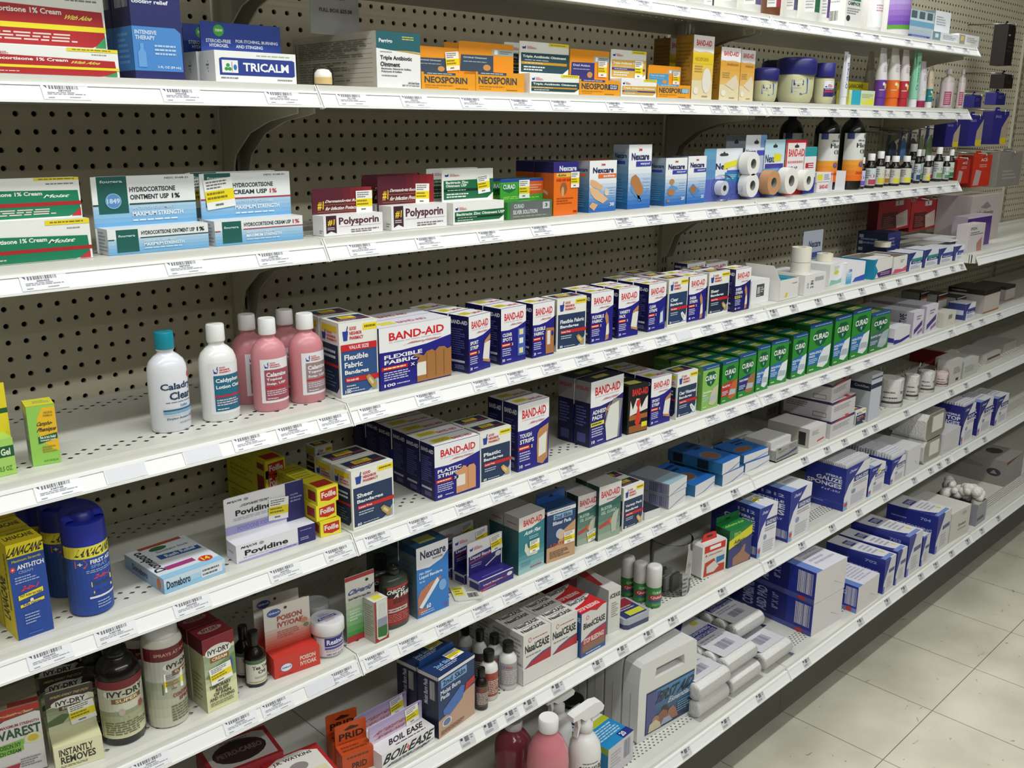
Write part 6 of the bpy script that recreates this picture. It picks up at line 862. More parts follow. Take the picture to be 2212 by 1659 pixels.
af = dict(base='2a5a60', F=[('r', 0, 0, 1, 1, '2a7a88')]+grad(0, 0, 1, .4, 'a8c8cc', '2a7a88', 5)+[('p', [(0, 1), (0, .76), (.5, .76), (1, .84), (1, 1)], 'e4dcd8'), ('t', .18, .82, .90, .93, 'BAND-AID', 'd0282e'), ('t', .22, .66, .86, .73, 'Activ Flex', 'e0f0f0', .1), ('l', .4, .56, .9, .62, 2, 'a8d0d4'), ('p', [(.24, .5), (.22, .4), (.34, .28), (.7, .26), (.8, .34), (.6, .38), (.36, .42), (.3, .52)], 'd4d8c8'), ('l', .1, .12, .5, .2, 2, '5a9aa4'), ('l', .45, .04, .95, .08, 1, 'b04a5a')], L=[('r', 0, 0, 1, 1, '1d4a50'), ('r', 0, .78, 1, 1, 'a8a4a0'), ('l', .2, .86, .9, .9, 1, 'a84048')], T=[('r', 0, 0, 1, 1, 'b8b4b0')])
box('bandage_box', 'teal and white flexible bandage box with white strip picture', 'box', 5, (1119.5, 1244), (1174.5, 1219), 1121, .04, af, n=1, sk=('F', .6, .42, .028, .026, 0))
bs = dict(base='20304a', F=[('r', 0, 0, 1, 1, '24406a')]+grad(0, 0, 1, .28, 'c8a078', 'c09878', 2)+[('p', [(.0, .26), (.35, .3), (.6, .55), (1, .68), (1, .2), (0, .2)], 'c49a74'), ('r', 0, .90, 1, .97, 'dcdce0'), ('l', .1, .92, .9, .95, 1, '6a6a70'), ('r', .22, .78, .88, .88, '8ab0d0'), ('t', .26, .79, .84, .86, '2nd Skin', '1c2c5a'), ('t', .2, .68, .84, .75, 'Blister Pads', 'd8e0ec'), ('e', .44, .50, .13, .09, 'a8c0dc'), ('e', .5, .47, .13, .09, 'd0b8a0'), ('t', .1, .28, .6, .34, '5 DAYS', 'c0503a'), ('l', .1, .06, .8, .2, 4, '7a5a48')], L=[('r', 0, 0, 1, 1, '141f34'), ('r', 0, .92, 1, .97, 'a0a0a4')], T=[('r', 0, 0, 1, 1, '1c3a60')])
o, w, d_, h = box('bandage_box', 'blue and tan blister pads box with blue hang tab', 'box', 5, (1180, 1218), (1241, 1201), 1104, .035, bs, sk=('F', .78, .38, .028, .026, 0)); m = MB(); m.prism([(0, h), (w, h), (w, h+.022), (w-.003, h+.025), (.003, h+.025), (0, h+.022)], d_-.001, d_, 1, mat('1c4a8a')); m.art(plane((0, d_-.001, h), (w, 0, 0), (0, 0, .025), (0, -1, 0)), [('p', [(.4, .4), (.5, .7), (.6, .4)], '14202c')]); m.build('hang_tab', o)
bg = dict(base='3a5a54', F=grad(0, 0, 1, .7, 'a8b4a0', '2a5a54', 6)+[('p', [(0, 1), (0, .66), (.6, .68), (1, .74), (1, 1)], 'd8d4d4'), ('t', .10, .78, .94, .90, 'BAND-AID', 'c8303a'), ('l', .35, .71, .8, .75, 1, 'b86a74'), ('t', .1, .55, .6, .61, 'BLISTER', 'b8d0c8'), ('t', .1, .47, .82, .53, 'GEL GUARD', 'b8d0c8'), ('p', [(.05, .22), (.05, .28), (.5, .34), (.5, .28)], 'c84038'), ('e', .56, .32, .09, .055, 'd86a4a'), ('p', [(.6, .08), (.56, .3), (.66, .44), (.92, .5), (.84, .3), (.8, .1)], 'b8bcac')], L=[('r', 0, 0, 1, 1, '1c3c38')], T=[('r', 0, 0, 1, 1, 'b0acac')])
box('bandage_box', 'green and white gel blister box, left one with yellow sticker', 'box', 5, (1246, 1181), (1288, 1166), 1073, .035, bg, sk=('F', .75, .14, .028, .024, .2), n=1)
box('bandage_box', 'green and white gel blister box, right one', 'box', 5, (1291, 1170), (1338, 1152.5), 1053, .035, bg, n=1)
box('bandage_box', 'navy variety pack bandages box before white stacked cartons', 'box', 5, (1344, 1148.5), (1387, 1135), 1056, .045, gnp(['Variety Pack', 'Bandages'], '30', 'tan'), n=1)
box('flat_carton', 'small flat black and white carton lying on the shelf', 'box', 5, (1392, 1124.5), (1425, 1113), 1108, .07, plain('dcdadc', False, top='2a2c38'))
wb = lambda: plain('dcdce0', False, side='8a8a9a', top='9ab8c8', extra=[('p', [(0, .0), (.5, .3), (1, .5), (1, .44), (.5, .2), (.1, 0)], '9a9ca4')], L=[('b', .62, .1, .95, .9, '4a4a78')], T=[('r', 0, .3, 1, 1, '8a9098')])
o1, w1, d1, h1 = box('pad_carton', 'white ended carton with barcode side, lower of stack of two', 'box', 5, (1444, 1101), (1480, 1080.5), 1074, .14, wb()); z5 = SH[5][1]
box('pad_carton', 'white ended carton with pale blue top, upper of stack of two', 'box', 5, (1443, -1.3, z5+h1+.001), 1484, 1049, .14, wb(), up=.0004, fr=(Vector((o1.location.x-.001, o1.location.y, z5+h1+.001)), o1.rotation_euler.z, w1*1.05, h1*.92))
nb = lambda: plain('dcdce2', False, side='2a6a9a', top='1f62b0', extra=[('p', [(0, 0), (.4, .1), (1, .5), (1, .42), (.5, .04)], '8a90a8')], L=[('r', .55, .1, .75, .9, '1a2430'), ('r', .1, .1, .28, .9, '1a2430')], T=[('e', .4, .35, .32, .16, '9a6a50'), ('e', .4, .35, .34, .18, '4a80b8'), ('e', .4, .35, .30, .15, '8a6048'), ('l', .5, .6, .95, .9, 2, '1a2a50')])
box('pad_carton', 'blue topped flat carton with brown oval picture, nearest', 'box', 5, (1501, 1074), (1543, 1050.5), 1050, .14, nb())
o1, w1, d1, h1 = box('pad_carton', 'blue topped flat carton, lower of stack with brown oval on top', 'box', 5, (1560, 1051), (1605, 1030), 1027, .16, nb())
fr_ = (Vector((o1.location.x-.004, o1.location.y, z5+h1+.001)), o1.rotation_euler.z+.03, w1*.86, h1)
box('pad_carton', 'blue topped flat carton, upper of stack with brown oval', 'box', 5, (0, -1), 0, 0, .16, nb(), up=.0004, fr=fr_)
o1, w1, d1, h1 = box('pad_carton', 'blue topped flat carton, lower of pair before clear tray', 'box', 5, (1609, 1021), (1661, 1001.5), 1003, .10, nb())
box('pad_carton', 'blue topped flat carton, upper of pair before clear tray', 'box', 5, (0, -1), 0, 0, .10, nb(), up=.0004, fr=(Vector((o1.location.x-.002, o1.location.y+.004, z5+h1+.001)), o1.rotation_euler.z, w1, h1*.9))
# clear tray of strips
A, rz, w, h = frame(5, (1676, 1002), (1724, 985.5), 968); ro = empty('strip_tray', (A.x, A.y, A.z+.0004), rz); tag(ro, 'clear plastic tray holding white skin closure envelopes', 'tray'); THINGS.append((5, A.x+w/2, 'clear plastic tray'))
m = MB(); cl = mat('d0d0cc', .1, 0, 'clear'); d_ = .20; m.box(0, 0, 0, w, .001, h, cl); m.box(0, 0, 0, .001, d_, h, cl); m.box(w-.001, 0, 0, w, d_, h*1.3, cl); m.box(0, d_-.001, 0, w, d_, h*1.5, cl); m.box(0, 0, 0, w, d_, .001, cl); m.build('clear_tray', ro)
m = MB(); m.box(.003, .002, .002, w-.004, .004, h*.92, mat('d8d6d8')); m.art(plane((.003, .002, .002), (w-.007, 0, 0), (0, 0, h*.9), (0, -1, 0)), [('p', [(0, .1), (0, .2), (.6, .3), (1, .5), (1, .3), (.6, .16)], '3a4a90'), ('t', .05, .75, .2, .9, '3M', '3a3a3c'), ('l', .1, .5, .5, .7, 2, '8a8a8c'), ('l', .6, .55, .95, .9, 4, 'a0a0a2')]); m.build('front_envelope', ro)
m = MB(); m.box(.004, .006, .002, w-.005, d_-.03, h*.7, mat('c4c2be')); m.art(plane((.004, .006, h*.7), (w-.009, 0, 0), (0, d_-.036, 0), (0, 0, 1)), [('r', .1, .1, .9, .3, 'e0e0de'), ('l', .15, .12, .85, .28, 2, '5a5a5a'), ('r', .1, .45, .9, .55, '3a3a3c'), ('l', .1, .6, .9, .85, 3, '9a9a98')]); m.build('envelopes', ro)
m = MB(); m.box(.002, .02, h*.7, w-.01, .10, h*1.2, mat('dcdad8')); m.build('upright_envelopes', ro)
box('tape_carton', 'small white carton with dark side strip right of clear tray', 'box', 5, (1746, 969), (1782, 956), 929, .13, plain('d8d4d2', False, side='b8b4b0', extra=[('p', [(.5, .16), (.9, .22), (.9, .3), (.5, .24)], 'c04038'), ('l', .15, .6, .6, .85, 3, '9a9a98')], L=[('r', .75, .1, .92, .8, '2a2a2a')]))
cv = lambda: plain('d4d0d4', False, side='ccc8cc', top='c8c4c4', extra=[('r', 0, .84, 1, 1, '3a2c50'), ('p', [(0, .84), (.5, .84), (1, 1), (.5, 1)], 'b04048'), ('l', .1, .4, .8, .7, 3, 'a09ca0')], L=[('r', 0, .86, 1, 1, '3a2c50'), ('l', .06, .45, .5, .78, 3, '7a767c'), ('r', .62, .1, .9, .36, '5a565c'), ('r', .63, .13, .89, .33, 'ccc8cc')], T=[('p', [(.6, 0), (.75, 0), (1, .5), (1, .7)], 'a83a40'), ('r', .2, .3, .5, .7, 'b0acac')])
o1, w1, d1, h1 = box('dressing_carton', 'white dressing carton with plum edge, bottom of stack of three', 'box', 5, (1792, 948.5), (1843, 924), 912, .13, cv())
fr2 = (Vector((o1.location.x+.004, o1.location.y+.004, z5+h1+.001)), o1.rotation_euler.z, w1, h1*1.05)
box('dressing_carton', 'white dressing carton with plum edge, middle of stack of three', 'box', 5, (0, -1), 0, 0, .15, cv(), up=.0004, fr=fr2)
box('dressing_carton', 'white dressing carton with plum edge, top of stack of three', 'box', 5, (0, -1), 0, 0, .14, cv(), up=.0008, fr=(Vector((o1.location.x+.002, o1.location.y+.008, z5+2.05*h1+.002)), o1.rotation_euler.z+.08, w1*.95, h1*1.0))
for i in range(2):
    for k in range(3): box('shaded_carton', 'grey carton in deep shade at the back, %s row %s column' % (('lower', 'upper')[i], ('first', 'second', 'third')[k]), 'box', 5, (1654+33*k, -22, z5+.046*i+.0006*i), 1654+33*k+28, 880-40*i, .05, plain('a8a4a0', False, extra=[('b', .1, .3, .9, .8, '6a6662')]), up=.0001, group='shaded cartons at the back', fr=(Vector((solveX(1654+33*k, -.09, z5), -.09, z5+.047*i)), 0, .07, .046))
box('bandage_box', 'small navy and white box beside tall carton', 'box', 5, (1846, 922), (1868, 913), 890, .04, gnp(['Bandages'], '10', 'tan'))
box('tall_carton', 'tall white carton with two navy bands on its top part', 'box', 5, (1874, 912), (1897, 901), 812, .075, plain('c8ccd8', False, side='b4b8c0', top='b8b8bc', extra=[('r', 0, .70, 1, .80, '2a3048'), ('r', 0, .90, 1, .93, '4a4e60')], L=[('r', 0, .66, 1, .82, '262a3c'), ('t', .3, .72, .9, .78, 'Covidien', 'a8acc0')]))
def gzroll(lb, x, by, w, ty, c='dcdad6'):
    C, R = bspot(5, x, by, w); H = solveZ(ty, C.x, C.y)-C.z; ro = empty('bagged_gauze_roll', (C.x, C.y, C.z+.0004)); tag(ro, lb, 'gauze roll', 'bagged gauze rolls standing on end'); THINGS.append((5, C.x, lb))
    m = MB(); m.lathe([(R*.9, 0), (R*.93, .004), (R*.93, H*.78), (R*.85, H*.8)], mat(c, .8, 0, 'fluff'), n=24); m.art(cyl(R*.93, 0, H*.78, math.radians(-190), math.radians(-60)), [('r', 0, .14, 1, .22, '4a4440'), ('l', .05, .3, .6, .4, 1, '5a5450'), ('l', .05, .5, .5, .6, 1, '6a6460'), ('r', .65, .5, .8, .6, '8a8680')], seg=12); m.build('gauze_roll', ro)
    m = MB(); n = 20; vs = []; R_ = random.Random(int(x))
    for i, (rr, z) in enumerate(((1, 0), (1.01, .3), (1, .8), (.9, .9), (.75, 1.0))):
        for k in range(n):
            a = 2*math.pi*k/n; q = R*rr*(1+R_.uniform(-.04, .04)*(1+2*(i > 2))); vs.append((q*math.cos(a), q*math.sin(a), H*z+(R_.uniform(-.008, .008) if i > 3 else 0)))
    m.add(vs, [(i*n+k, i*n+(k+1) % n, (i+1)*n+(k+1) % n, (i+1)*n+k) for i in range(4) for k in range(n)], mat('e8e8ea', .08, 0, 'clear')); m.build('plastic_bag', ro)
gzroll('large bagged gauze roll with dark band near its foot', 1919, 889, 58, 800); gzroll('second bagged gauze roll, half hidden by the large one', 1965, 868, 34, 796); gzroll('third bagged gauze roll with black print', 1997, 858, 38, 790); gzroll('fourth bagged gauze roll with pink tint', 2030, 845, 32, 796, 'd8c4c0')
openbox('dark red box packed with white folded dressings', 5, (2050, -9), 2068, 764, .15, dict(base='8a2420', F=[('r', 0, 0, 1, 1, 'c8c0bc')], L=[('r', 0, 0, 1, 1, '8a2420')]), [('folded_dressing', .08, .02+.06*k, .94, .055+.06*k, 1.04, 'd4ccc0') for k in range(16)], wallc='8a2420', name='open_dressing_box')
box('dressing_carton', 'white carton with ribbed printed panel, upright', 'box', 5, (2052, 832), (2074, 822), 782, .05, plain('c8c4c0', False, extra=[('l', .2, .4, .9, .7, 4, '8a7a70'), ('r', .5, .08, .75, .2, '3a3430')]))
box('dressing_carton', 'white carton with small printed logo, far bay', 'box', 5, (2078, 824), (2110, 811), 783, .10, plain('c4c4c0', False, side='a8a4a0', extra=[('l', .1, .3, .8, .7, 4, '9a9a94')]))
o1, w1, d1, h1 = box('flat_carton', 'flat white carton with dark red stripe, far bay', 'box', 5, (2130, -1.5), 2160, 768, .12, plain('b8b4ae', False, extra=[('r', .05, .4, .95, .62, '5a3030')]))
box('flat_carton', 'plain pale carton at the right edge of far bay', 'box', 5, (2166, -4), 2194, 745, .12, plain('aca8a2', False))
# ---------- second shelf from the bottom
Z6 = SH[6][1]; zt = Z6+.075
FR, BR, BL = onZ(612, 1622, zt), onZ(577, 1564, zt), onZ(430, 1618, zt)
rz = math.atan2((BR-BL).y, (BR-BL).x); w = (BR-BL).length; dq = (BR-FR).length; A = FR-(BR-BL)
ov = lambda t1: [('r', 0, 0, 1, 1, '9a2028'), ('p', [(.06, .06), (.06, .86), (.2, .94), (.8, .94), (.94, .86), (.94, .06)], 'b8b4b0'), ('e', .5, .5, .38, .36, '2a1614'), ('e', .5, .5, .35, .33, '3a2420'), ('e', .5, .5, .34, .32, '2a1614'), ('t', .18, .42, .82, .58, t1, '6a504a'), ('l', .3, .84, .7, .9, 1, '5a5654')]
o, *_ = box('salve_tin_box', 'dark red box with large black oval on its top', 'box', 6, (0, -1), 0, 0, dq, dict(base='9a2028', F=[('r', 0, 0, 1, 1, '9a2028')], L=[('r', 0, 0, 1, 1, '7a1820')], T=ov('PETRO-CARBO')), fr=(Vector((A.x, A.y, Z6)), rz, w, .075))
fx = (BR-BL).normalized(); A2 = FR-fx*.035+Vector((fx.y, -fx.x, 0))*.0+Vector((0.012, -dq*.9, 0)); A2 = Vector((FR.x-.05, max(FR.y-.095, -.352), Z6))
o, *_ = box('salve_tin_box', 'bright red and white box with cream label on its top', 'box', 6, (0, -1), 0, 0, .085, dict(base='b02428', F=[('r', 0, 0, 1, 1, 'b02428')], L=[('r', 0, 0, 1, 1, '8a1c20')], T=[('r', 0, 0, 1, 1, 'b02428'), ('p', [(.04, .05), (.04, .8), (.3, .96), (.7, .96), (.94, .8), (.94, .05)], 'dcd8d2'), ('t', .16, .74, .84, .86, 'J.R. WATKINS', '3a3434'), ('e', .5, .5, .16, .14, '8a8480'), ('r', .1, .1, .9, .3, 'd8d0a8')]), fr=(A2, rz+.02, .10, .062))
pf = dict(base='b84a1c', F=[('r', 0, 0, 1, 1, 'be4c1c'), ('t', .3, .2, .78, .5, 'PRID', '2a1c18'), ('l', .15, .7, .85, .9, 1, '7a3014')], T=[('l', .1, .2, .9, .8, 2, '7a3014')])
pp = dict(base='c2501e', F=[('r', 0, 0, 1, 1, 'c2501e'), ('t', .12, .24, .92, .56, 'PRID', '2a1c18'), ('p', [(.28, .72), (.5, .86), (.78, .74), (.7, .68), (.36, .66)], '3a1c10'), ('l', .12, .06, .9, .14, 1, '7a3014')])
pcarton('orange salve carton with dark slot in its tall panel', 6, (741, 1679), (808, 1654), 1635, .03, pf, 0, 0, 1571, pp, n=1, cut=.003)
pf = dict(base='dcd8dc', F=[('r', 0, 0, 1, 1, 'e6e4e6'), ('t', .05, .36, .5, .9, 'BOIL', '1a1a1e', .2), ('t', .52, .36, .96, .9, 'EASE', '1a1a1e', .2), ('t', .45, .5, .52, .8, '+', 'e04848'), ('t', .1, .1, .92, .28, 'PAIN RELIEVING OINTMENT', '2a2a30', .2)], T=[('t', .26, .35, .56, .75, 'BOIL', '1a1a1e', .3), ('t', .6, .35, .9, .75, 'EASE', '1a1a1e', .3), ('l', .3, .12, .9, .24, 1, '3a3a3e')])
pp = dict(base='c8b8d4', F=grad(0, 0, 1, 1, 'd8ccd8', 'a898c4', 5)+[('t', .12, .42, .74, .58, 'FAST RELIEF FROM', 'a83a3c', .2), ('r', .1, .36, .8, .375, 'a83a3c'), ('t', .12, .18, .7, .32, 'THE PAIN OF BOILS', 'a83a3c', .2), ('p', [(.7, .7), (.95, .95), (.9, .6), (.85, .75)], '5a4a88')])
pcarton('white boil ointment carton with bold black lettering and lilac panel', 6, (826, 1672), (938.6, 1601.5), 1633, .035, pf, 0, 0, 1573, pp, n=1, sk=(.8, .5, .03, .034, .1), cut=.003)
ms = dict(base='16203a', F=[('r', 0, 0, 1, 1, '1f3a66'), ('p', [(0, 0), (0, .28), (.4, .34), (.75, .5), (1, .52), (1, 0)], 'c09c84'), ('t', .14, .80, .74, .90, '2nd Skin', '1c2c5a'), ('r', .08, .79, .78, .92, '7aa4d4'), ('t', .12, .81, .74, .90, '2nd Skin', '16224a'), ('t', .06, .68, .60, .755, 'Moist Burn', 'd8dce8'), ('t', .06, .60, .3, .67, 'Pads', 'd8dce8'), ('p', [(.12, .42), (.62, .64), (.72, .6), (.66, .42), (.3, .28), (.14, .34)], '4a70b8'), ('p', [(.72, .5), (.76, .62), (1, .66), (1, .56)], 'b83830'), ('e', .22, .2, .13, .07, 'd8dce4'), ('e', .22, .2, .1, .055, '6a7aa0'), ('l', .06, .03, .7, .1, 3, '7a5a4c'), ('r', 0, .95, 1, 1, 'dcdcdc')], L=[('r', 0, 0, 1, 1, '121c34'), ('r', 0, .94, 1, 1, 'c0c0c0'), ('v', .3, .5, .5, .9, 'Moist Burn Pads', 'b8bcd0'), ('b', .6, .6, .85, .9, 'c8c8cc')], T=[('r', 0, 0, 1, 1, '1a3260'), ('t', .2, .4, .62, .6, '2nd Skin', '8ab0dc'), ('l', .2, .2, .7, .36, 2, 'c8cce0')])
o, w, d_, h = box('bandage_box', 'dark blue moist burn pads box with skin coloured lower front', 'box', 6, (948, 1597), (1025, 1541), 1465, .05, ms, sk=('T', .75, .6, .035, .024, 0), n=1); m = MB(); m.prism([(.002, h), (w-.002, h), (w-.006, h+.012), (.006, h+.012)], d_-.001, d_, 1, mat('1c4a8a')); m.build('hang_tab', o)
MB_ = [(.92, 0), (1, .015), (1, .60), (.94, .68), (.6, .76), (.48, .78), (.48, .80)]; MC = [(.60, .80), (.62, .81), (.60, .99), (.56, 1)]
def ml(c): return dict(F=[('r', 0, 0, 1, 1, c)]+gnplogo(.1, .78, .9, .8)+[('l', .1, .1, .85, .7, 8, 'd0c8c4')])
for x, by, w_, ty, body, c, lb in ((1040, 1536, 28, 1443, '1a1210', '6a4a42', 'tiny dark iodine bottle with brown label, front one'), (1056, 1515.5, 40, 1405, 'dcdad6', '9a4a38', 'white bottle with rust label and black cap'), (1097, 1492.5, 39, 1386, 'dcdad8', '9a9aa0', 'white bottle with grey label and black cap'),
                                   (1068, 1472, 35, 1370, 'dcdad8', '8a8a90', 'white bottle with black cap standing behind, right of three'), (1037, 1478, 30, 1361, 'c8c6c2', '3a3a40', 'white bottle with dark label, middle of three behind'), (1006, 1460, 30, 1349, 'b8b6b2', '8a8a90', 'white bottle in shade, leftmost of three behind')):  # whites of the rear bottles dulled to carry the shade
    bottle('antiseptic_bottle', lb, 'bottle', 6, x, by, w_, ty, MB_, body, MC, '161616', ml(c), -110, 165, zlab=(.1, .60), rough=.3)
# counter tray of nasal boxes
A, rz, w, h = frame(6, (1129.5, 1483.5), (1247.5, 1421), 1449.5); dT = .20
c_, s_ = math.cos(rz), math.sin(rz); ro = empty('display_tray', (A.x, A.y, A.z+.0004), rz); tag(ro, 'white cardboard tray under the red and white nosebleed boxes', 'tray'); THINGS.append((6, A.x+w/2, 'white cardboard tray'))
m = MB(); wt = mat('dedad6', .5); m.box(0, 0, 0, w, .001, h, wt); m.box(0, 0, 0, .001, dT, h*1.1, wt); m.box(w-.001, 0, 0, w, dT, h*1.1, wt); m.box(0, dT-.001, 0, w, dT, h*1.5, wt); m.box(0, 0, 0, w, dT, .001, wt); m.build('tray_body', ro)
nc = dict(base='d8d4d0', F=[('r', 0, 0, 1, 1, 'dedad6'), ('e', .24, .86, .06, .05, 'b86048'), ('e', .24, .86, .04, .034, 'dedad6'), ('l', .34, .84, .9, .88, 1, 'b86048'), ('t', .06, .62, .94, .78, 'NasalCEASE', '1c1a1a'), ('l', .1, .52, .9, .57, 1, '8a8684'), ('p', [(0, 0), (0, .26), (.3, .40), (.7, .48), (1, .5), (1, 0)], 'b02a34'), ('p', [(0, .26), (.3, .4), (.7, .48), (1, .5), (1, .53), (.7, .51), (.3, .43), (0, .29)], '3a4a78'), ('t', .08, .16, .92, .30, 'STOP BLEEDING!', 'e8d8d4')], L=[('l', .1, .1, .9, .9, 10, '9a9690')], T=[('t', .1, .55, .9, .8, 'NasalCEASE', '1c1a1a'), ('t', .1, .15, .9, .38, 'NasalCEASE', '1c1a1a'), ('l', .2, .42, .8, .5, 1, '8a8684')])
hb = solveZ(1376, A.x-.0+.001*c_, A.y)-Z6-.002; bw = (w-.004)/2; dB = .047
first = None
for r_ in range(4):
    for k in range(2):
        lx, ly = .0015+k*(bw+.0008), .0015+r_*(dB+.001); P = Vector((A.x+c_*lx-s_*ly, A.y+s_*lx+c_*ly, Z6+.0018))
        lb = 'nosebleed box in white tray, %s row from the front, %s side' % (('first', 'second', 'third', 'fourth')[r_], ('left', 'right')[k])
        if first is None: first, *_ = box('nosebleed_box', lb, 'box', 6, (0, -1), 0, 0, dB, nc, up=.00001, fr=(P, rz, bw-.0008, hb), group='nosebleed boxes in the tray')
        else:
            q = dup(first, (0, 0, 0), 0, lb); q.location = P+Vector((0, 0, .0004))
bc = dict(base='24508a', F=[('r', 0, 0, 1, 1, 'd8d4d2'), ('p', [(.35, 1), (.6, .93), (.85, 1)], 'b82830'), ('e', .24, .86, .06, .05, 'b86048'), ('e', .24, .86, .04, .034, 'd8d4d2'), ('t', .08, .62, .95, .76, 'BleedCEASE', '1c1a1a'), ('p', [(0, 0), (0, .36), (.4, .5), (1, .56), (1, 0)], '2a5a98'), ('p', [(.02, .08), (.04, .36), (.4, .48), (.98, .54), (.98, .12)], 'b02a34'), ('r', .06, .1, .94, .26, '8a6a58'), ('t', .1, .28, .92, .4, 'STOP BLEEDING!', 'e8d8d4'), ('l', .2, .02, .8, .07, 1, 'c8d4e8')], L=[('r', 0, 0, 1, 1, '24508a'), ('t', .4, .8, .95, .9, 'CEASE', 'c8d4e8')], T=[('r', 0, 0, 1, 1, 'c8242c'), ('p', [(0, .45), (.5, .6), (1, .9), (1, 1), (0, 1)], 'dcd8d6'), ('t', .06, .14, .86, .36, 'STOP BLEEDING!', 'f0dcd8'), ('t', .1, .7, .8, .92, 'BleedCEASE', '1c1a1a')])
box('nosebleed_box', 'blue sided wound box with red top beside the white tray', 'box', 6, (1254, 1422.5), (1307, 1393), 1328, .055, bc, n=1)
box('nosebleed_box', 'taller white wound box right of the blue sided one', 'box', 6, (1312, 1371), (1338, 1359), 1277, .10, dict(base='d8d6d0', F=[('t', .1, .8, .95, .9, 'dCEASE', '1c1a1a'), ('l', .25, .35, .8, .7, 7, '9a9690')], L=[('r', 0, 0, 1, 1, 'c8c4be')], T=[('r', 0, 0, 1, 1, 'd0ccc8'), ('p', [(0, .3), (0, 1), (.7, 1), (.3, .3)], 'a82830')]))
box('nosebleed_box', 'shaded red topped wound box at the back behind the tray', 'box', 6, (1215, -17), 1250, 1262, .09, dict(base='7a2028', T=[('r', 0, 0, 1, 1, '7a2028'), ('p', [(.5, 0), (1, 0), (1, 1), (.8, 1)], '9a9690')]))  # red and white toned down, shade painted into this box
# clear pocket kit
A, rz, w, h = frame(6, (1352, 1363.5), (1406, 1339), 1345); ro = empty('pocket_kit', (A.x, A.y, A.z+.0004), rz); tag(ro, 'small flat clear plastic kit box with blue and red lid', 'kit'); THINGS.append((6, A.x+w/2, 'flat clear kit box'))
m = MB(); hh = .024; c = .008; dK = .085; m.prism([(c, 0), (w-c, 0), (w, c), (w, dK-c), (w-c, dK), (c, dK), (0, dK-c), (0, c)], 0, hh*.45, 2, mat('3a4468', .2)); m.build('kit_base', ro)
m = MB(); m.prism([(c, 0), (w-c, 0), (w, c), (w, dK-c), (w-c, dK), (c, dK), (0, dK-c), (0, c)], hh*.46, hh, 2, mat('a8acb8', .15)); m.art(plane((0, 0, hh), (w, 0, 0), (0, dK, 0), (0, 0, 1)), [('r', .08, .08, .92, .92, '2a3468'), ('p', [(.08, .5), (.08, .92), (.92, .92), (.92, .6)], '8a2430'), ('r', .3, .14, .9, .36, 'c8c83a'), ('l', .14, .42, .8, .6, 2, 'c8a8a8')]); m.build('kit_lid', ro)
SG = [(.9, 0), (1, .02), (1, .46), (.97, .5)]; SGC = [(.99, .5), (1.02, .505), (1.0, .93), (.9, .985), (.6, 1)]
for x, by, w_, ty, lb in ((1410, 1315, 33, 1220, 'green aerosol with tall white cap, front one of three'), (1381, 1303, 30, 1213, 'green aerosol with tall white cap, middle one of three'), (1354, 1292, 29, 1201, 'green aerosol with tall white cap, shaded back one of three')):
    bottle('aerosol', lb, 'can', 6, x, by, w_, ty, SG, '2f7a38', SGC, 'dcdad8', dict(F=[('r', 0, 0, 1, 1, '2f8038'), ('t', .3, .76, .8, .9, 'CURAD', 'c8e0c8'), ('r', .1, .4, .95, .7, 'a83038'), ('t', .2, .46, .88, .64, 'Quick', 'e8d0d0'), ('r', .1, .3, .95, .38, '2a4a98'), ('l', .3, .08, .8, .22, 2, '8ab88a')]), -120, 150, zlab=(.03, .46), rough=.25, group='green aerosols')
C, R = bspot(6, 1444, 1291, 88); H = solveZ(1160, C.x, C.y)-C.z; ro = empty('clear_tub', (C.x, C.y, C.z+.0004)); tag(ro, 'clear round plastic tub with white paper label, half empty', 'tub'); THINGS.append((6, C.x, 'clear round tub'))
MB().lathe([(R*.97, 0), (R, .004), (R*1.03, H*.98), (R*1.05, H), (R*1.01, H), (R*.99, H*.97), (R*.94, .006)], mat('b8b8b4', .08, 0, 'clear')).build('tub_wall', ro)
m = MB(); m.art(cyl(R*1.02, 0, H, math.radians(-112), math.radians(-62)), [('p', [(.2, .22), (.4, .9), (1, .78), (.9, .3)], 'd0cecc'), ('l', .5, .5, .9, .6, 2, '8a8a88'), ('r', .1, .02, .5, .4, 'a8a8a4'), ('l', .12, .05, .48, .36, 4, '5a5a58')], seg=8); m.build('paper_label', ro)
m = MB()
for k in range(7):
    a = k*.9; m.box(R*.4*math.cos(a)-.014, R*.4*math.sin(a)-.003, .006, R*.4*math.cos(a)+.014, R*.4*math.sin(a)+.003, H*(.25+.05*(k % 3)), mat(('6a6a64', '8a8a84', '54544e')[k % 3]))
m.build('packets', ro)
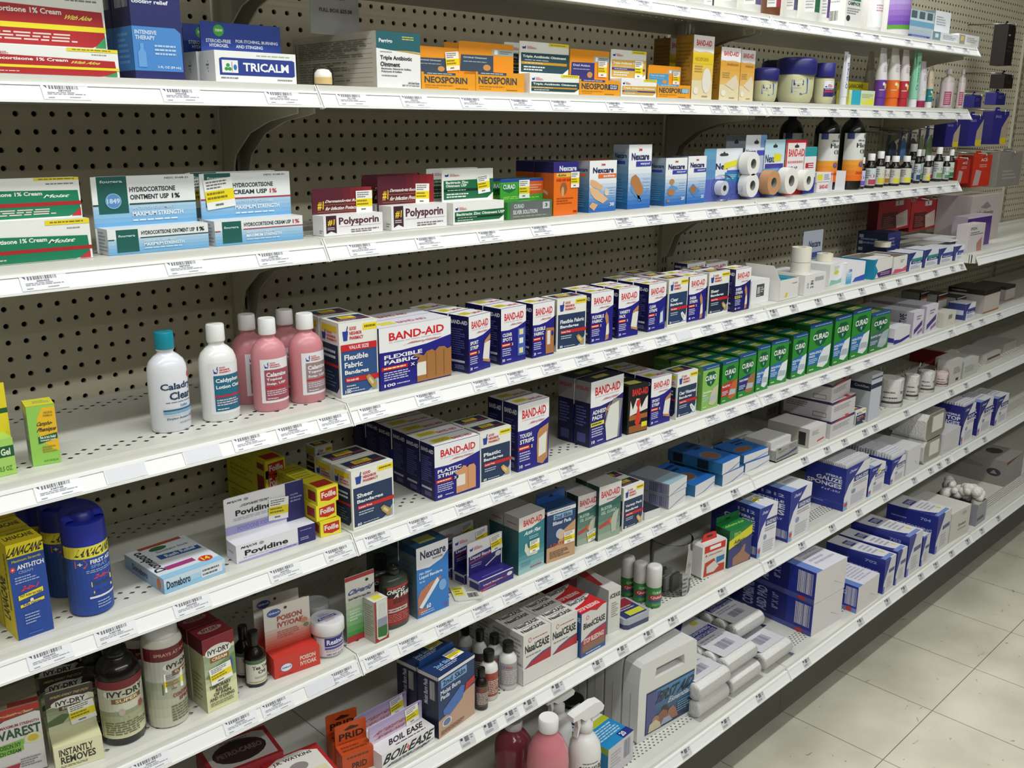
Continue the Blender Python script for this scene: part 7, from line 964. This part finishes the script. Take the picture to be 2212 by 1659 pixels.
# first-aid mini case
A, rz, w, h = frame(6, (1514, 1254), (1566, 1232.5), 1180); ro = empty('mini_first_aid_kit', (A.x, A.y, A.z+.0004), rz); tag(ro, 'small white first aid case with red front and hang loop', 'first aid kit'); THINGS.append((6, A.x+w/2, 'small white first aid case'))
m = MB(); c = .006; dK = .035
def rr(w, h, c): return [(c, 0), (w-c, 0), (w, c), (w, h-c), (w-c, h), (c, h), (0, h-c), (0, c)]
m.prism(rr(w, h, c), 0, dK, 1, mat('e0dedc', .3)); m.art(plane((0, 0, 0), (w, 0, 0), (0, 0, h), (0, -1, 0)), [('r', .08, .06, .94, .94, 'd8d0cc'), ('r', .08, .74, .94, .94, 'c8281c'), ('p', [(.3, .80), (.3, .9), (.75, .9), (.75, .8)], 'eceaea'), ('t', .12, .62, .2, .70, '+', 'c8281c'), ('t', .24, .62, .82, .68, 'Johnson & Johnson', 'a86058', .2), ('p', [(.6, .34), (.58, .52), (.92, .52), (.92, .38)], '2a70a8'), ('p', [(.08, .06), (.12, .46), (.5, .52), (.6, .3), (.94, .28), (.94, .06)], 'b83828'), ('p', [(.2, .14), (.2, .34), (.5, .44), (.7, .24), (.5, .12)], 'd8ccc8')]); m.build('case_body', ro)
m = MB(); m.prism([(w*.1, h*.9), (w*.78, h*.9), (w*.7, h+.017), (w*.6, h+.02), (w*.28, h+.02), (w*.18, h+.017)], dK*.4, dK*.4+.0015, 1, mat('c8281c')); m.art(plane((0, dK*.4, h), (w, 0, 0), (0, 0, .02), (0, -1, 0)), [('r', .32, .45, .56, .7, '3a1410')]); m.build('hang_tab', ro)
sk_ = dict(base='1a6a38', F=[('r', 0, 0, 1, 1, '3a3f7a'), ('p', [(0, .50), (0, .82), (1, 1), (1, .72)], 'd8d030'), ('p', [(0, .72), (0, 1), (1, 1), (1, .96)], '1f7a40'), ('t', .2, .78, .5, .9, 'SPENCO', 'a8c850'), ('t', .22, .60, .76, .70, 'Adhesive', '3a4430', .1), ('t', .24, .48, .56, .58, 'Knit', '3a4430', .1), ('p', [(.2, .02), (.2, .24), (.5, .34), (.66, .5), (.74, .48), (.7, .3), (.98, .12), (.9, .02)], 'a0745c')], L=[('r', 0, 0, 1, 1, '14502c')], T=[('r', 0, 0, 1, 1, '1f7a40'), ('t', .1, .4, .9, .6, 'Adhesive Knit', 'a8c850', .1)])
o, w, d_, h = box('bandage_box', 'green and yellow adhesive knit box with hang tab', 'box', 6, (1571, 1229), (1620, 1208), 1148, .045, sk_); m = MB(); m.prism([(0, h), (w, h), (w, h+.02), (0, h+.02)], d_-.001, d_, 1, mat('1a6a38')); m.art(plane((0, d_-.001, h), (w, 0, 0), (0, 0, .02), (0, -1, 0)), [('r', .4, .3, .6, .55, '0a2414')]); m.build('hang_tab', o)
box('gauze_box', 'narrow blue and white gauze pads box numbered 1212', 'box', 6, (1634, 1207), (1672, 1189), 1100, .15, gauze(('GAUZE', 'PADS'), '2" x 2" - 12 PLY', '1212', 'GAUZE PADS'), sk=('T', .5, .3, .03, .03, .2))
box('gauze_box', 'taller blue and white gauze pads box numbered 1312', 'box', 6, (1701, 1173), (1745, 1152.5), 1064, .20, gauze(('GAUZE', 'PADS'), '3" x 3" - 12 PLY', '1312', 'GAUZE PADS'))
def sheets(o, w, d_, h, n, col='dedce2', up=.012):
    m = MB()
    for k in range(n): y = .004+(d_-.01)*k/n; m.box(.002, y, h*.6, w-.002, y+(d_-.01)/n*.55, h+up*(.7+.3*random.random()), mat(col))
    m.build('gauze_envelopes', o)
gs = gauze(); gs2 = dict(gs); gs2['L'] = gs['L']; gs2['T'] = None
o, A_, w_, h_ = openbox('large blue gauze sponges carton, open top full of envelopes', 6, (1820, 1112), (1870, 1089), 1014, .125, gs2, wallc='27308a', name='gauze_box'); sheets(o, w_, .125, h_, 20)
box('gauze_box', 'shaded blue gauze carton behind the open gauze sponges carton', 'box', 6, (1786, -16), 1822, 982, .12, gauze())
box('gauze_box', 'small blue and white gauze box with yellow sticker', 'box', 6, (1874, 1074), (1907, 1059.5), 1013, .10, gauze(), sk=('F', .6, .8, .02, .02, .1))
o, A_, w_, h_ = openbox('blue gauze carton with crinkled envelopes rising from its top', 6, (1922, 1053), (1951, 1040), 995, .17, gs2, wallc='27308a', name='gauze_box'); sheets(o, w_, .17, h_, 18, 'e4e4ea', .02)
box('plain_card_box', 'plain white carton end right of the crinkled envelopes', 'box', 6, (1955, 1037), (1984, 1017), 974, .16, plain('dcdade', False, extra=[('p', [(.62, .42), (.9, .2), (.9, .21), (.63, .44)], 'a8a4a8')]))
def wrapped(lb, fr, dp):
    A, rz, w, h = fr; ro = empty('wrapped_dressing', (A.x, A.y, A.z), rz); tag(ro, lb, 'dressing pack'); m = MB(); c = min(w, h)*.2
    m.prism(rr(w, h, c), 0, dp, 1, mat('d6d4d0', .7, 0, 'fluff')); m.build('folded_dressing', ro); m = MB(); e = .0015; m.prism([(x*(1+2*e/w)-e, z*(1+2*e/h)) for x, z in rr(w, h, c)], -.003, dp+.002, 1, mat('e8e8ea', .08, 0, 'clear')); m.build('plastic_wrap', ro)
    m = MB(); m.box(w*.3, -.0042, h*.3, w*.85, -.0036, h*.9, mat('dedcd4')); m.build('paper_label', ro)
f6 = frame(6, (1991, 1006), (2027, 986), 958); wrapped('white plastic wrapped dressing block, lower of two stacked', (f6[0]+Vector((0, 0, .0005)), f6[1], f6[2], f6[3]), .12)
wrapped('white plastic wrapped dressing block, upper of two stacked', (f6[0]+Vector((0, .002, f6[3]+.0015)), f6[1], f6[2]*1.12, f6[3]*1.15), .12)
box('plain_card_box', 'white carton with blue corner flash behind wrapped blocks', 'box', 6, (2034, 991), (2070, 972.5), 940, .09, plain('d0ccd0', False, extra=[('p', [(.1, .16), (.12, .17), (.6, .1), (.6, .09)], 'a8a4a8')], L=[('r', .3, .2, .9, .95, '2c2a8a')]))
gt = lambda: gauze(('TOP', 'SPONGES'), '', '', 'TOP', '26287a')
o, A_, w_, h_ = openbox('tall navy and white top sponges carton, nearest of three', 6, (2073, 971), (2098, 953), 880, .12, dict(gt(), T=None), wallc='26287a', name='gauze_box'); sheets(o, w_, .12, h_, 12)
box('gauze_box', 'tall white carton with navy edge, middle of three', 'box', 6, (2109, 949), (2137, 934), 870, .12, gt())
box('gauze_box', 'tall white carton with navy edge, farthest of three', 'box', 6, (2147, 930), (2172, 917), 862, .12, gt())
# ---------- bottom deck
Z7 = SH[7][1]
JB = [(.9, 0), (1, .02), (1, .60), (.94, .70), (.7, .80), (.42, .86), (.40, .885)]; JBc = [(.46, .885), (.48, .89), (.48, .99), (.44, 1)]
bottle('rinse_bottle', 'bottle of pink liquid with white cap at the bottom edge', 'bottle', 7, 1181, -2, 90, 1549, JB, 'c87a84', JBc, 'e6e4e4', dict(F=[('r', 0, 0, 1, .4, '5a9aa8'), ('t', .1, .6, .5, .8, 'H', 'c03a50')]), -120, 120, zlab=(.1, .5), rough=.15)
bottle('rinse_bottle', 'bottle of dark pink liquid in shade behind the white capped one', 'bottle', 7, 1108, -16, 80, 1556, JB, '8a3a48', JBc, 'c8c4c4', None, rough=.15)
bottle('black_lid_bottle', 'bottle with wide black lid behind the spray bottle', 'bottle', 7, 1232, -21, 54, 1508, [(.9, 0), (1, .02), (1, .86)], 'c8c6c2', [(1.05, .86), (1.08, .87), (1.05, .98), (.9, 1)], '0e0e0e', None, capname='lid')
def trigger(lb, x, back, w_, ty, lab):
    C, R = bspot(7, x, back, w_); H = solveZ(ty, C.x, C.y)-C.z; ro = empty('trigger_spray_bottle', (C.x, C.y, C.z+.0004)); tag(ro, lb, 'bottle'); THINGS.append((7, C.x, lb))
    MB().lathe([(R*.92, 0), (R, H*.015), (R, H*.50), (R*.92, H*.60), (R*.6, H*.68), (R*.38, H*.71), (R*.36, H*.74)], mat('e2e0de', .3)).build('bottle_body', ro)
    MB().lathe([(R*.44, H*.73), (R*.46, H*.735), (R*.46, H*.81), (R*.34, H*.82), (R*.3, H*.87)], mat('d8d6d6', .4), n=24).build('collar', ro)
    m = MB(); q = R*2.0; m.prism([(-q*.62, H*.90), (-q*.62, H*.945), (-q*.5, H*.96), (q*.2, H*1.0), (q*.48, H*.985), (q*.62, H*.93), (q*.58, H*.885), (q*.2, H*.86), (-q*.15, H*.86), (-q*.3, H*.90)], -R*.30, R*.30, 1, mat('e6e4e4', .3)); m.build('spray_head', ro)
    m = MB(); m.prism([(-q*.42, H*.90), (-q*.30, H*.90), (-q*.26, H*.82), (-q*.36, H*.72), (-q*.42, H*.70), (-q*.36, H*.80)], -R*.18, R*.18, 1, mat('e0dede', .35)); m.build('trigger', ro)
    if lab: m = MB(); m.art(cyl(R, H*.05, H*.5, math.radians(-180), math.radians(-40)), lab, seg=14); m.build('label', ro)
    ro.rotation_euler.z = -.12
trigger('white trigger spray bottle with black lettering, front one', 1260, -2, 70, 1520, [('t', .2, .70, .95, .86, 'CARRAKLENZ', '2a2a2c'), ('l', .3, .9, .8, .95, 1, '6a6a6c'), ('r', 0, .0, 1, .62, '16181c')])
trigger('white trigger spray bottle partly hidden behind the front one', 1203, -13, 62, 1490, None)
nx = dict(base='d0ced4', F=[('r', 0, 0, 1, 1, 'ccc8ce'), ('b', .62, .3, .88, .9, '6a6a80'), ('l', .1, .3, .5, .8, 5, 'a8a4ac')], L=[('r', 0, 0, 1, 1, '2a80b0'), ('r', 0, .8, 1, 1, '8aa83a'), ('t', .5, .4, .8, .6, '20', 'dfe8f0')], T=[('r', 0, 0, 1, 1, '1f86c0'), ('p', [(0, .55), (0, 1), (1, 1), (1, .55)], 'e4e2ea'), ('r', 0, .44, 1, .56, 'b0b830'), ('t', .1, .68, .86, .9, 'Nexcare', '26245a'), ('t', .4, .92, .54, .97, '3M', 'c83038'), ('r', .6, 0, 1, .14, '1c2a80'), ('t', .64, .03, .8, .12, '20', 'e4e8f0'), ('l', .1, .16, .9, .4, 5, 'b0d4ea')])
box('cold_pack_box', 'blue white and lime cold pack box beside the spray bottle', 'box', 7, (1312, 1686), (1366, 1641), 1621, .15, nx)
# first aid cases
A, rz, w, h = frame(7, (1375, 1609), (1498, 1538), 1440); wh = mat('dcdad8', .3)
def kit(loc, lb, full):
    ro = empty('first_aid_case', loc, rz); tag(ro, lb, 'first aid kit', 'white first aid cases standing in a row'); d_ = .048; m = MB()
    a, b2, z0, z1 = .26*w, .78*w, .74*h, .87*h
    m.prism([(.004, 0), (w-.004, 0), (w, .004), (w, z0), (.0, z0), (0, .66*h), (0, .004)], 0, d_, 1, wh)
    m.prism([(.0, z0), (a, z0), (a+.02*w, z1), (.01*w, z1)], 0, d_, 1, wh); m.prism([(b2, z0), (w, z0), (w*.985, z1), (b2-.02*w, z1)], 0, d_, 1, wh)
    m.prism([(.01*w, z1), (w*.985, z1), (w*.98, h-.006), (w*.94, h), (.07*w, h), (.02*w, h-.008)], 0, d_, 1, wh); m.box(-.0006, d_/2-.0006, .01, w+.0006, d_/2+.0006, h*.6, mat('9a9896')); m.build('case_shell', ro)
    if full:
        m = MB(); F_ = [('r', .13, .05, .97, .60, '2a3a58')]+grad(.14, .07, .96, .58, '22304c', '4a88b8', 8)+[('r', .14, .07, .3, .58, '4a4f86'), ('r', .31, .4, .38, .56, '2f3a80'), ('t', .32, .40, .95, .54, 'FIRST AID', '16181c', .15), ('t', .52, .33, .94, .40, 'Essentials', 'b8c4d0', .1), ('e', .46, .27, .06, .055, '3a2a26'), ('p', [(.3, .12), (.32, .24), (.42, .28), (.5, .24), (.54, .1)], '8a5a44'), ('p', [(.5, .1), (.52, .24), (.6, .27), (.66, .2), (.7, .09)], '9a6850'), ('e', .3, .2, .06, .05, 'a8785c'), ('p', [(.18, .07), (.2, .17), (.3, .2), (.38, .14), (.4, .07)], 'c8c0a0'), ('p', [(.38, .08), (.44, .16), (.54, .16), (.6, .08)], '9aa4bc'), ('l', .68, .14, .92, .29, 5, '7a9ab4')]
        m.art(plane((0, 0, 0), (w, 0, 0), (0, 0, h), (0, -1, 0)), F_, rough=.25); m.build('picture_label', ro)
    return ro
for i in range(5): kit((A.x-math.sin(rz)*i*.056, A.y+math.cos(rz)*i*.056, Z7+.0004), ('white first aid case with blue picture label, front one' if not i else 'plain white first aid case, %s behind the front one' % ('first', 'second', 'third', 'fourth')[i-1]), i == 0)
THINGS.append((7, A.x+w/2, 'white first aid case'))
# packs of stretch gauze rolls
def gpack(bl, br, layer, lb, n=6, lab=True, off=0.):
    A, rz, w, _ = frame(7, (bl[0], -.6), br[0], bl[1]-40); rz = 0; w = min(w, .128); D_ = .0425; ro = empty('gauze_roll_pack', (A.x+math.sin(-rz)*off, A.y+math.cos(rz)*off, Z7+.0006+layer*(D_+.0022)), rz); tag(ro, lb, 'gauze pack', 'packs of stretch gauze rolls'); r_ = D_/2
    for k in range(n):
        m = MB(); m.lathe([(r_*.3, .001), (r_*.93, .0), (r_, .004), (r_, w-.004), (r_*.93, w), (r_*.3, w-.001)], mat('e4e2e0', .75, 0, 'fluff'), n=20); m.xf(Matrix.Translation((0, r_+k*(D_+.0004), r_)) @ Matrix.Rotation(math.pi/2, 4, 'Y')); m.build('gauze_roll', ro)
    if lab:
        m = MB(); L0 = (D_+.0004)*(n-1)
        m.art(plane((w*.0, D_*.55, D_+.0012), (w, 0, 0), (0, L0*.8, 0), (0, 0, 1)), [('p', [(.06, .0), (.06, .75), (.3, 1), (.94, 1), (.94, .0)], 'd6d4dc'), ('r', .1, .52, .9, .7, '2a2c84'), ('t', .16, .62, .84, .69, 'CONFORMING', 'c8cce4'), ('t', .14, .53, .86, .60, 'STRETCH GAUZE', 'c8cce4'), ('b', .3, .12, .7, .3, '7a7890'), ('l', .15, .36, .85, .48, 2, '9a98a8'), ('p', [(.06, .78), (.3, 1), (.6, 1)], '2a2c84'), ('e', .7, .86, .1, .05, 'c8c038')])
        m.build('printed_label', ro)
    m = MB(); L1 = n*(D_+.0004); m.prism([(-.004, .002), (r_*.5, -.0), (L1-r_*.5, -.0), (L1+.004, .002), (L1-.002, D_+.001), (.002, D_+.001)], -.004, w+.004, 0, mat('f0f0f2', .06, 0, 'clear')); m.build('clear_bag', ro)
    THINGS.append((7, A.x+w/2, 'gauze roll pack'))
gpack((1512, 1542), (1576, 1499), 0, 'pack of white gauze rolls beside first aid case, lower layer'); gpack((1512, 1542), (1576, 1499), 1, 'pack of white gauze rolls beside first aid case, upper layer', 5)
gpack((1584, 1498), (1650, 1455), 0, 'middle pack of white gauze rolls, lower layer'); gpack((1584, 1498), (1650, 1455), 1, 'middle pack of white gauze rolls, upper layer', off=.015)
gpack((1656, 1452), (1730, 1400), 0, 'right pack of white gauze rolls near dark blue cases, lower layer'); gpack((1658, 1448), (1730, 1400), 1, 'right pack of white gauze rolls near dark blue cases, upper layer', off=.09, n=5)
# blue cases and boxes
def abdl(): d = abd(); d['L'] = [('r', 0, 0, 1, 1, '141c6a'), ('r', .70, 0, 1, 1, '1f2c90'), ('r', 0, .0, 1, .14, '4a5498'), ('v', .16, .2, .30, .95, 'COMBINE', 'a8aed8'), ('v', .34, .2, .46, .95, 'ABD PAD', 'a8aed8'), ('v', .52, .4, .6, .9, '8" X 10"', '9aa0d0'), ('b', .80, .24, .97, .92, 'd8d4e0'), ('e', .86, .07, .05, .06, 'b83a40')]; return d
o1, w1, d1, h1 = box('abd_pad_case', 'dark blue combine pad case with white end, lower of two', 'box', 7, (1751, 1376), (1815, 1337), 1308, .27, abdl())
box('abd_pad_case', 'dark blue combine pad case with white end, upper of two', 'box', 7, (0, -1), 0, 0, .27, abdl(), up=.0004, fr=(Vector((o1.location.x, o1.location.y, Z7+h1+.001)), o1.rotation_euler.z, w1*1.02, h1*.98))
box('abd_pad_case', 'white ended box with three blue side stripes', 'box', 7, (1849, 1344), (1894, 1312), 1270, .17, abd())
CB = [('curved label blue box, nearest of the row of conforming bandage boxes', (1906, 1299), (1928, 1280), 1212, .19, '702'), ('curved label blue box, second of the row with yellow dot', (1932, 1280), (1952, 1264), 1194, .19, '703'), ('curved label blue box, third of the row with yellow dot', (1956, 1262), (1984, 1243), 1163, .19, '703')]
for lb, bl_, br_, ty, dp, nm in CB: box('conforming_bandage_box', lb, 'box', 7, bl_, br_, ty, dp, curl('CONFORMING', nm))
box('conforming_bandage_box', 'small slate and white box squeezed between curved label boxes', 'box', 7, (1988, 1239), (2003, 1229), 1163, .05, curl('', ''))
box('conforming_bandage_box', 'curved label blue box numbered 704, standing apart', 'box', 7, (2018, 1198), (2046, 1176), 1118, .17, curl('CONFORMING', '704'))
box('plain_card_box', 'plain white rounded box with grey print on the bottom deck', 'box', 7, (2049, 1174), (2090, 1156), 1112, .16, plain('ccc8c2', False, top='dcdad4', extra=[('t', .4, .42, .8, .52, 'Swan', '5a5854'), ('l', .4, .26, .85, .36, 1, '9a9690'), ('e', .66, .84, .12, .06, 'a8a49e')]))
o, A_, w_, h_ = openbox('grey carton overflowing with fluffy white cotton', 7, (2106, 1152), (2127, 1137), 1092, .15, dict(base='8a8a98', F=[('r', 0, 0, 1, 1, '9a98a0'), ('r', .1, .2, .8, .34, '5a5868')], L=[('r', 0, 0, 1, 1, '8a8c98')]), name='cotton_carton')
m = MB(); R_ = random.Random(3)
for k in range(46):
    cx, cy, cz = w_*R_.uniform(.15, .85), .15*R_.uniform(.1, .9), h_+R_.uniform(-.01, .045); r_ = R_.uniform(.012, .02)
    m.lathe([(r_*math.sin(math.pi*t/7)+.0003, cz-r_*math.cos(math.pi*t/7)) for t in range(8)], mat('e4e2dc', .95, 0, 'fluff'), n=10, c=(cx, cy, 0))
q = m.build('cotton_wadding', o); q['kind'] = 'stuff'
box('big_supply_carton', 'large grey brown carton with round dark triangle emblem', 'box', 7, (2168, -6), 2205, 1000, .22, dict(base='8a8680', F=[('r', 0, 0, 1, 1, '8f8a86'), ('p', [(0, 1), (0, .86), (.7, .98), (1, 1)], '6a342c')], L=[('r', 0, 0, 1, 1, '8a8680'), ('e', .8, .5, .12, .16, '34323c'), ('p', [(.74, .44), (.8, .6), (.86, .44)], '8a8680'), ('l', .1, .6, .6, .8, 4, '6a6664')], T=[('r', 0, 0, 1, 1, '9a9690'), ('e', .6, .4, .2, .14, '3a3a38')]))
box('shaded_carton', 'dark carton in shade at the back of the bottom deck, nearer', 'box', 7, (1800, -32), 1838, 1128, .08, plain('4a4846', False), group='shaded cartons at the back of the deck')  # shade at the back is put into the dark card colours
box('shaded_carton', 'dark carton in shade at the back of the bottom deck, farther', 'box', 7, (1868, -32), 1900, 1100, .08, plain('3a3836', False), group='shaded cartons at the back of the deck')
# ================================================================= price tags on the rails
TG = {0: [1322, 1369, 1455, 1530, 1590, 1635, 1675, 1722, 1770, 1840, 1880, 1950, 1998, 2040, 2075], 1: [84, 343, 568, 722, 861, 990, 1098, 1185, 1305, 1381, 1463, 1530, 1568, 1612, 1662, 1722, 1787, 1832, 1880, 1912, 1950, 1985, 2022, 2060], 2: [38, 353, 550, 747, 893, 1027, 1143, 1325, 1392, 1452, 1522, 1582, 1638, 1675, 1722, 1765, 1795, 1822, 1875, 1900, 1930, 1965, 1990, 2020, 2050],
      3: [69, 221, 391, 498, 593, 692, 770, 893, 1016, 1090, 1165, 1238, 1300, 1352, 1411, 1456, 1510, 1556, 1603, 1660, 1703, 1757, 1806, 1852, 1897, 1933, 1973, 2013, 2050, 2070], 4: [54, 200, 370, 576, 699, 782, 877, 979, 1056, 1138, 1205, 1311, 1373, 1425, 1520, 1563, 1608, 1647, 1682, 1724, 1767, 1820, 1862, 2045, 2086, 2112, 2150],
      5: [281, 479, 560, 655, 718, 782, 856, 937, 1016, 1081, 1152, 1208, 1260, 1305, 1355, 1404, 1457, 1510, 1576, 1728, 1777, 1815, 1860, 1882, 1950, 2048, 2080, 2130], 6: [990, 1041, 1087, 1127, 1188, 1276, 1330, 1387, 1440, 1548, 1655, 1722, 1788, 1846, 1903, 1967, 2003, 2022, 2040, 2080, 2120], 7: [1468, 1555, 1630, 1731, 1849, 1908, 1944, 1981, 2014, 2048, 2083, 2114, 2150]}
SMALL = {5: 1500, 6: 985, 7: 1400, 3: 1640}; BLANK = {(3, 221), (3, 391), (3, 1456), (5, 655)}
seen = {}
for sh, xs in TG.items():
    D, Z = SH[sh]; a = Vector((0, -(D-.0125), Z-.0100)); b_ = Vector((0, -D, Z-.0312)); up = (a-b_).normalized(); nr = Vector((0, -abs(up.z), abs(up.y))).normalized()*1.0
    for x in xs:
        X = solveX(x, a.y, a.z); j = int(math.floor(X/W))+1
        if j > 4 or (sh < 4 and j >= 3): continue
        wT = .034 if x > SMALL.get(sh, 9999) else .055
        X = min(X, j*W-wT-.004) if X < j*W else X; X = max(X, (j-1)*W+.004)
        hT = .0205; mb = MB(); base = b_+up*.0028+Vector((0, -.0004, 0)); z_ = Vector((X, base.y, base.z)); U = Vector((wT, 0, 0)); V = up*hT; N = Vector((0, -up.z, up.y)); N = N/N.length
        if N.y > 0: N = -N
        T_ = .0005; P0 = [Vector((0, 0, 0)), U, U+V, V]; vs = [p+N*.0003 for p in P0]+[p+N*(T_+.0003) for p in P0]
        small = wT < .05; tm = mat('e8e8ec' if not small else 'd0d0d2', .22)
        mb.add(vs, [(3, 2, 1, 0), (4, 5, 6, 7), (0, 1, 5, 4), (1, 2, 6, 5), (2, 3, 7, 6), (3, 0, 4, 7)], tm)
        if (sh, x) in BLANK: ops = [('r', .03, .04, .97, .96, 'dcdce4')]
        elif small: ops = [('r', .04, .68, .2, .92, '4a4a4e'), ('b', .32, .45, .62, .95, '5a5a60'), ('l', .72, .5, .95, .9, 2, '8a8a90'), ('l', .05, .1, .6, .35, 2, '8a8a90')]
        else: ops = [('p', [(.04, .94), (.12, .94), (.12, .72)], '4a4a78'), ('b', .16, .68, .78, .97, '6a6a72'), ('t', .34, .52, .62, .64, ('348748', '287029', '300428', '251709', '206402', '361728')[(x+sh) % 6], '7a7a84'), ('l', .1, .3, .95, .5, 2, '9a9aa4'), ('l', .1, .06, .25, .18, 1, '9a9aa4'), ('l', .55, .1, .8, .2, 1, '9a9aa4')]
        mb.art(plane(N*(T_+.0003), U, V, N), ops)
        o = mb.build('price_tag', None, z_)
        near = min((t for t in THINGS if t[0] == sh), key=lambda t: abs(t[1]-X-wT/2), default=None); base_l = ' '.join(near[2].replace(',', '').split(' ')[:6]) if near else 'shelf'
        for t in (' with', ' and', ' of', ' in', ' on', ' the', ' behind', ' a'):
            while base_l.endswith(t): base_l = base_l[:-len(t)]
        pre = ('blank white price tag' if (sh, x) in BLANK else ('small grey price tag' if small else 'white barcode price tag'))
        k = (pre, base_l); seen[k] = seen.get(k, 0)+1
        suf = '' if seen[k] == 1 else (' next one right' if seen[k] == 2 else (' third one right' if seen[k] == 3 else (' %s one right' % ('fourth', 'fifth', 'sixth', 'seventh', 'eighth', 'ninth', 'tenth')[min(6, seen[k]-4)])))
        tag(o, pre+' below '+base_l+suf, 'price tag', 'price tags on the rail of the '+LEVEL[sh])
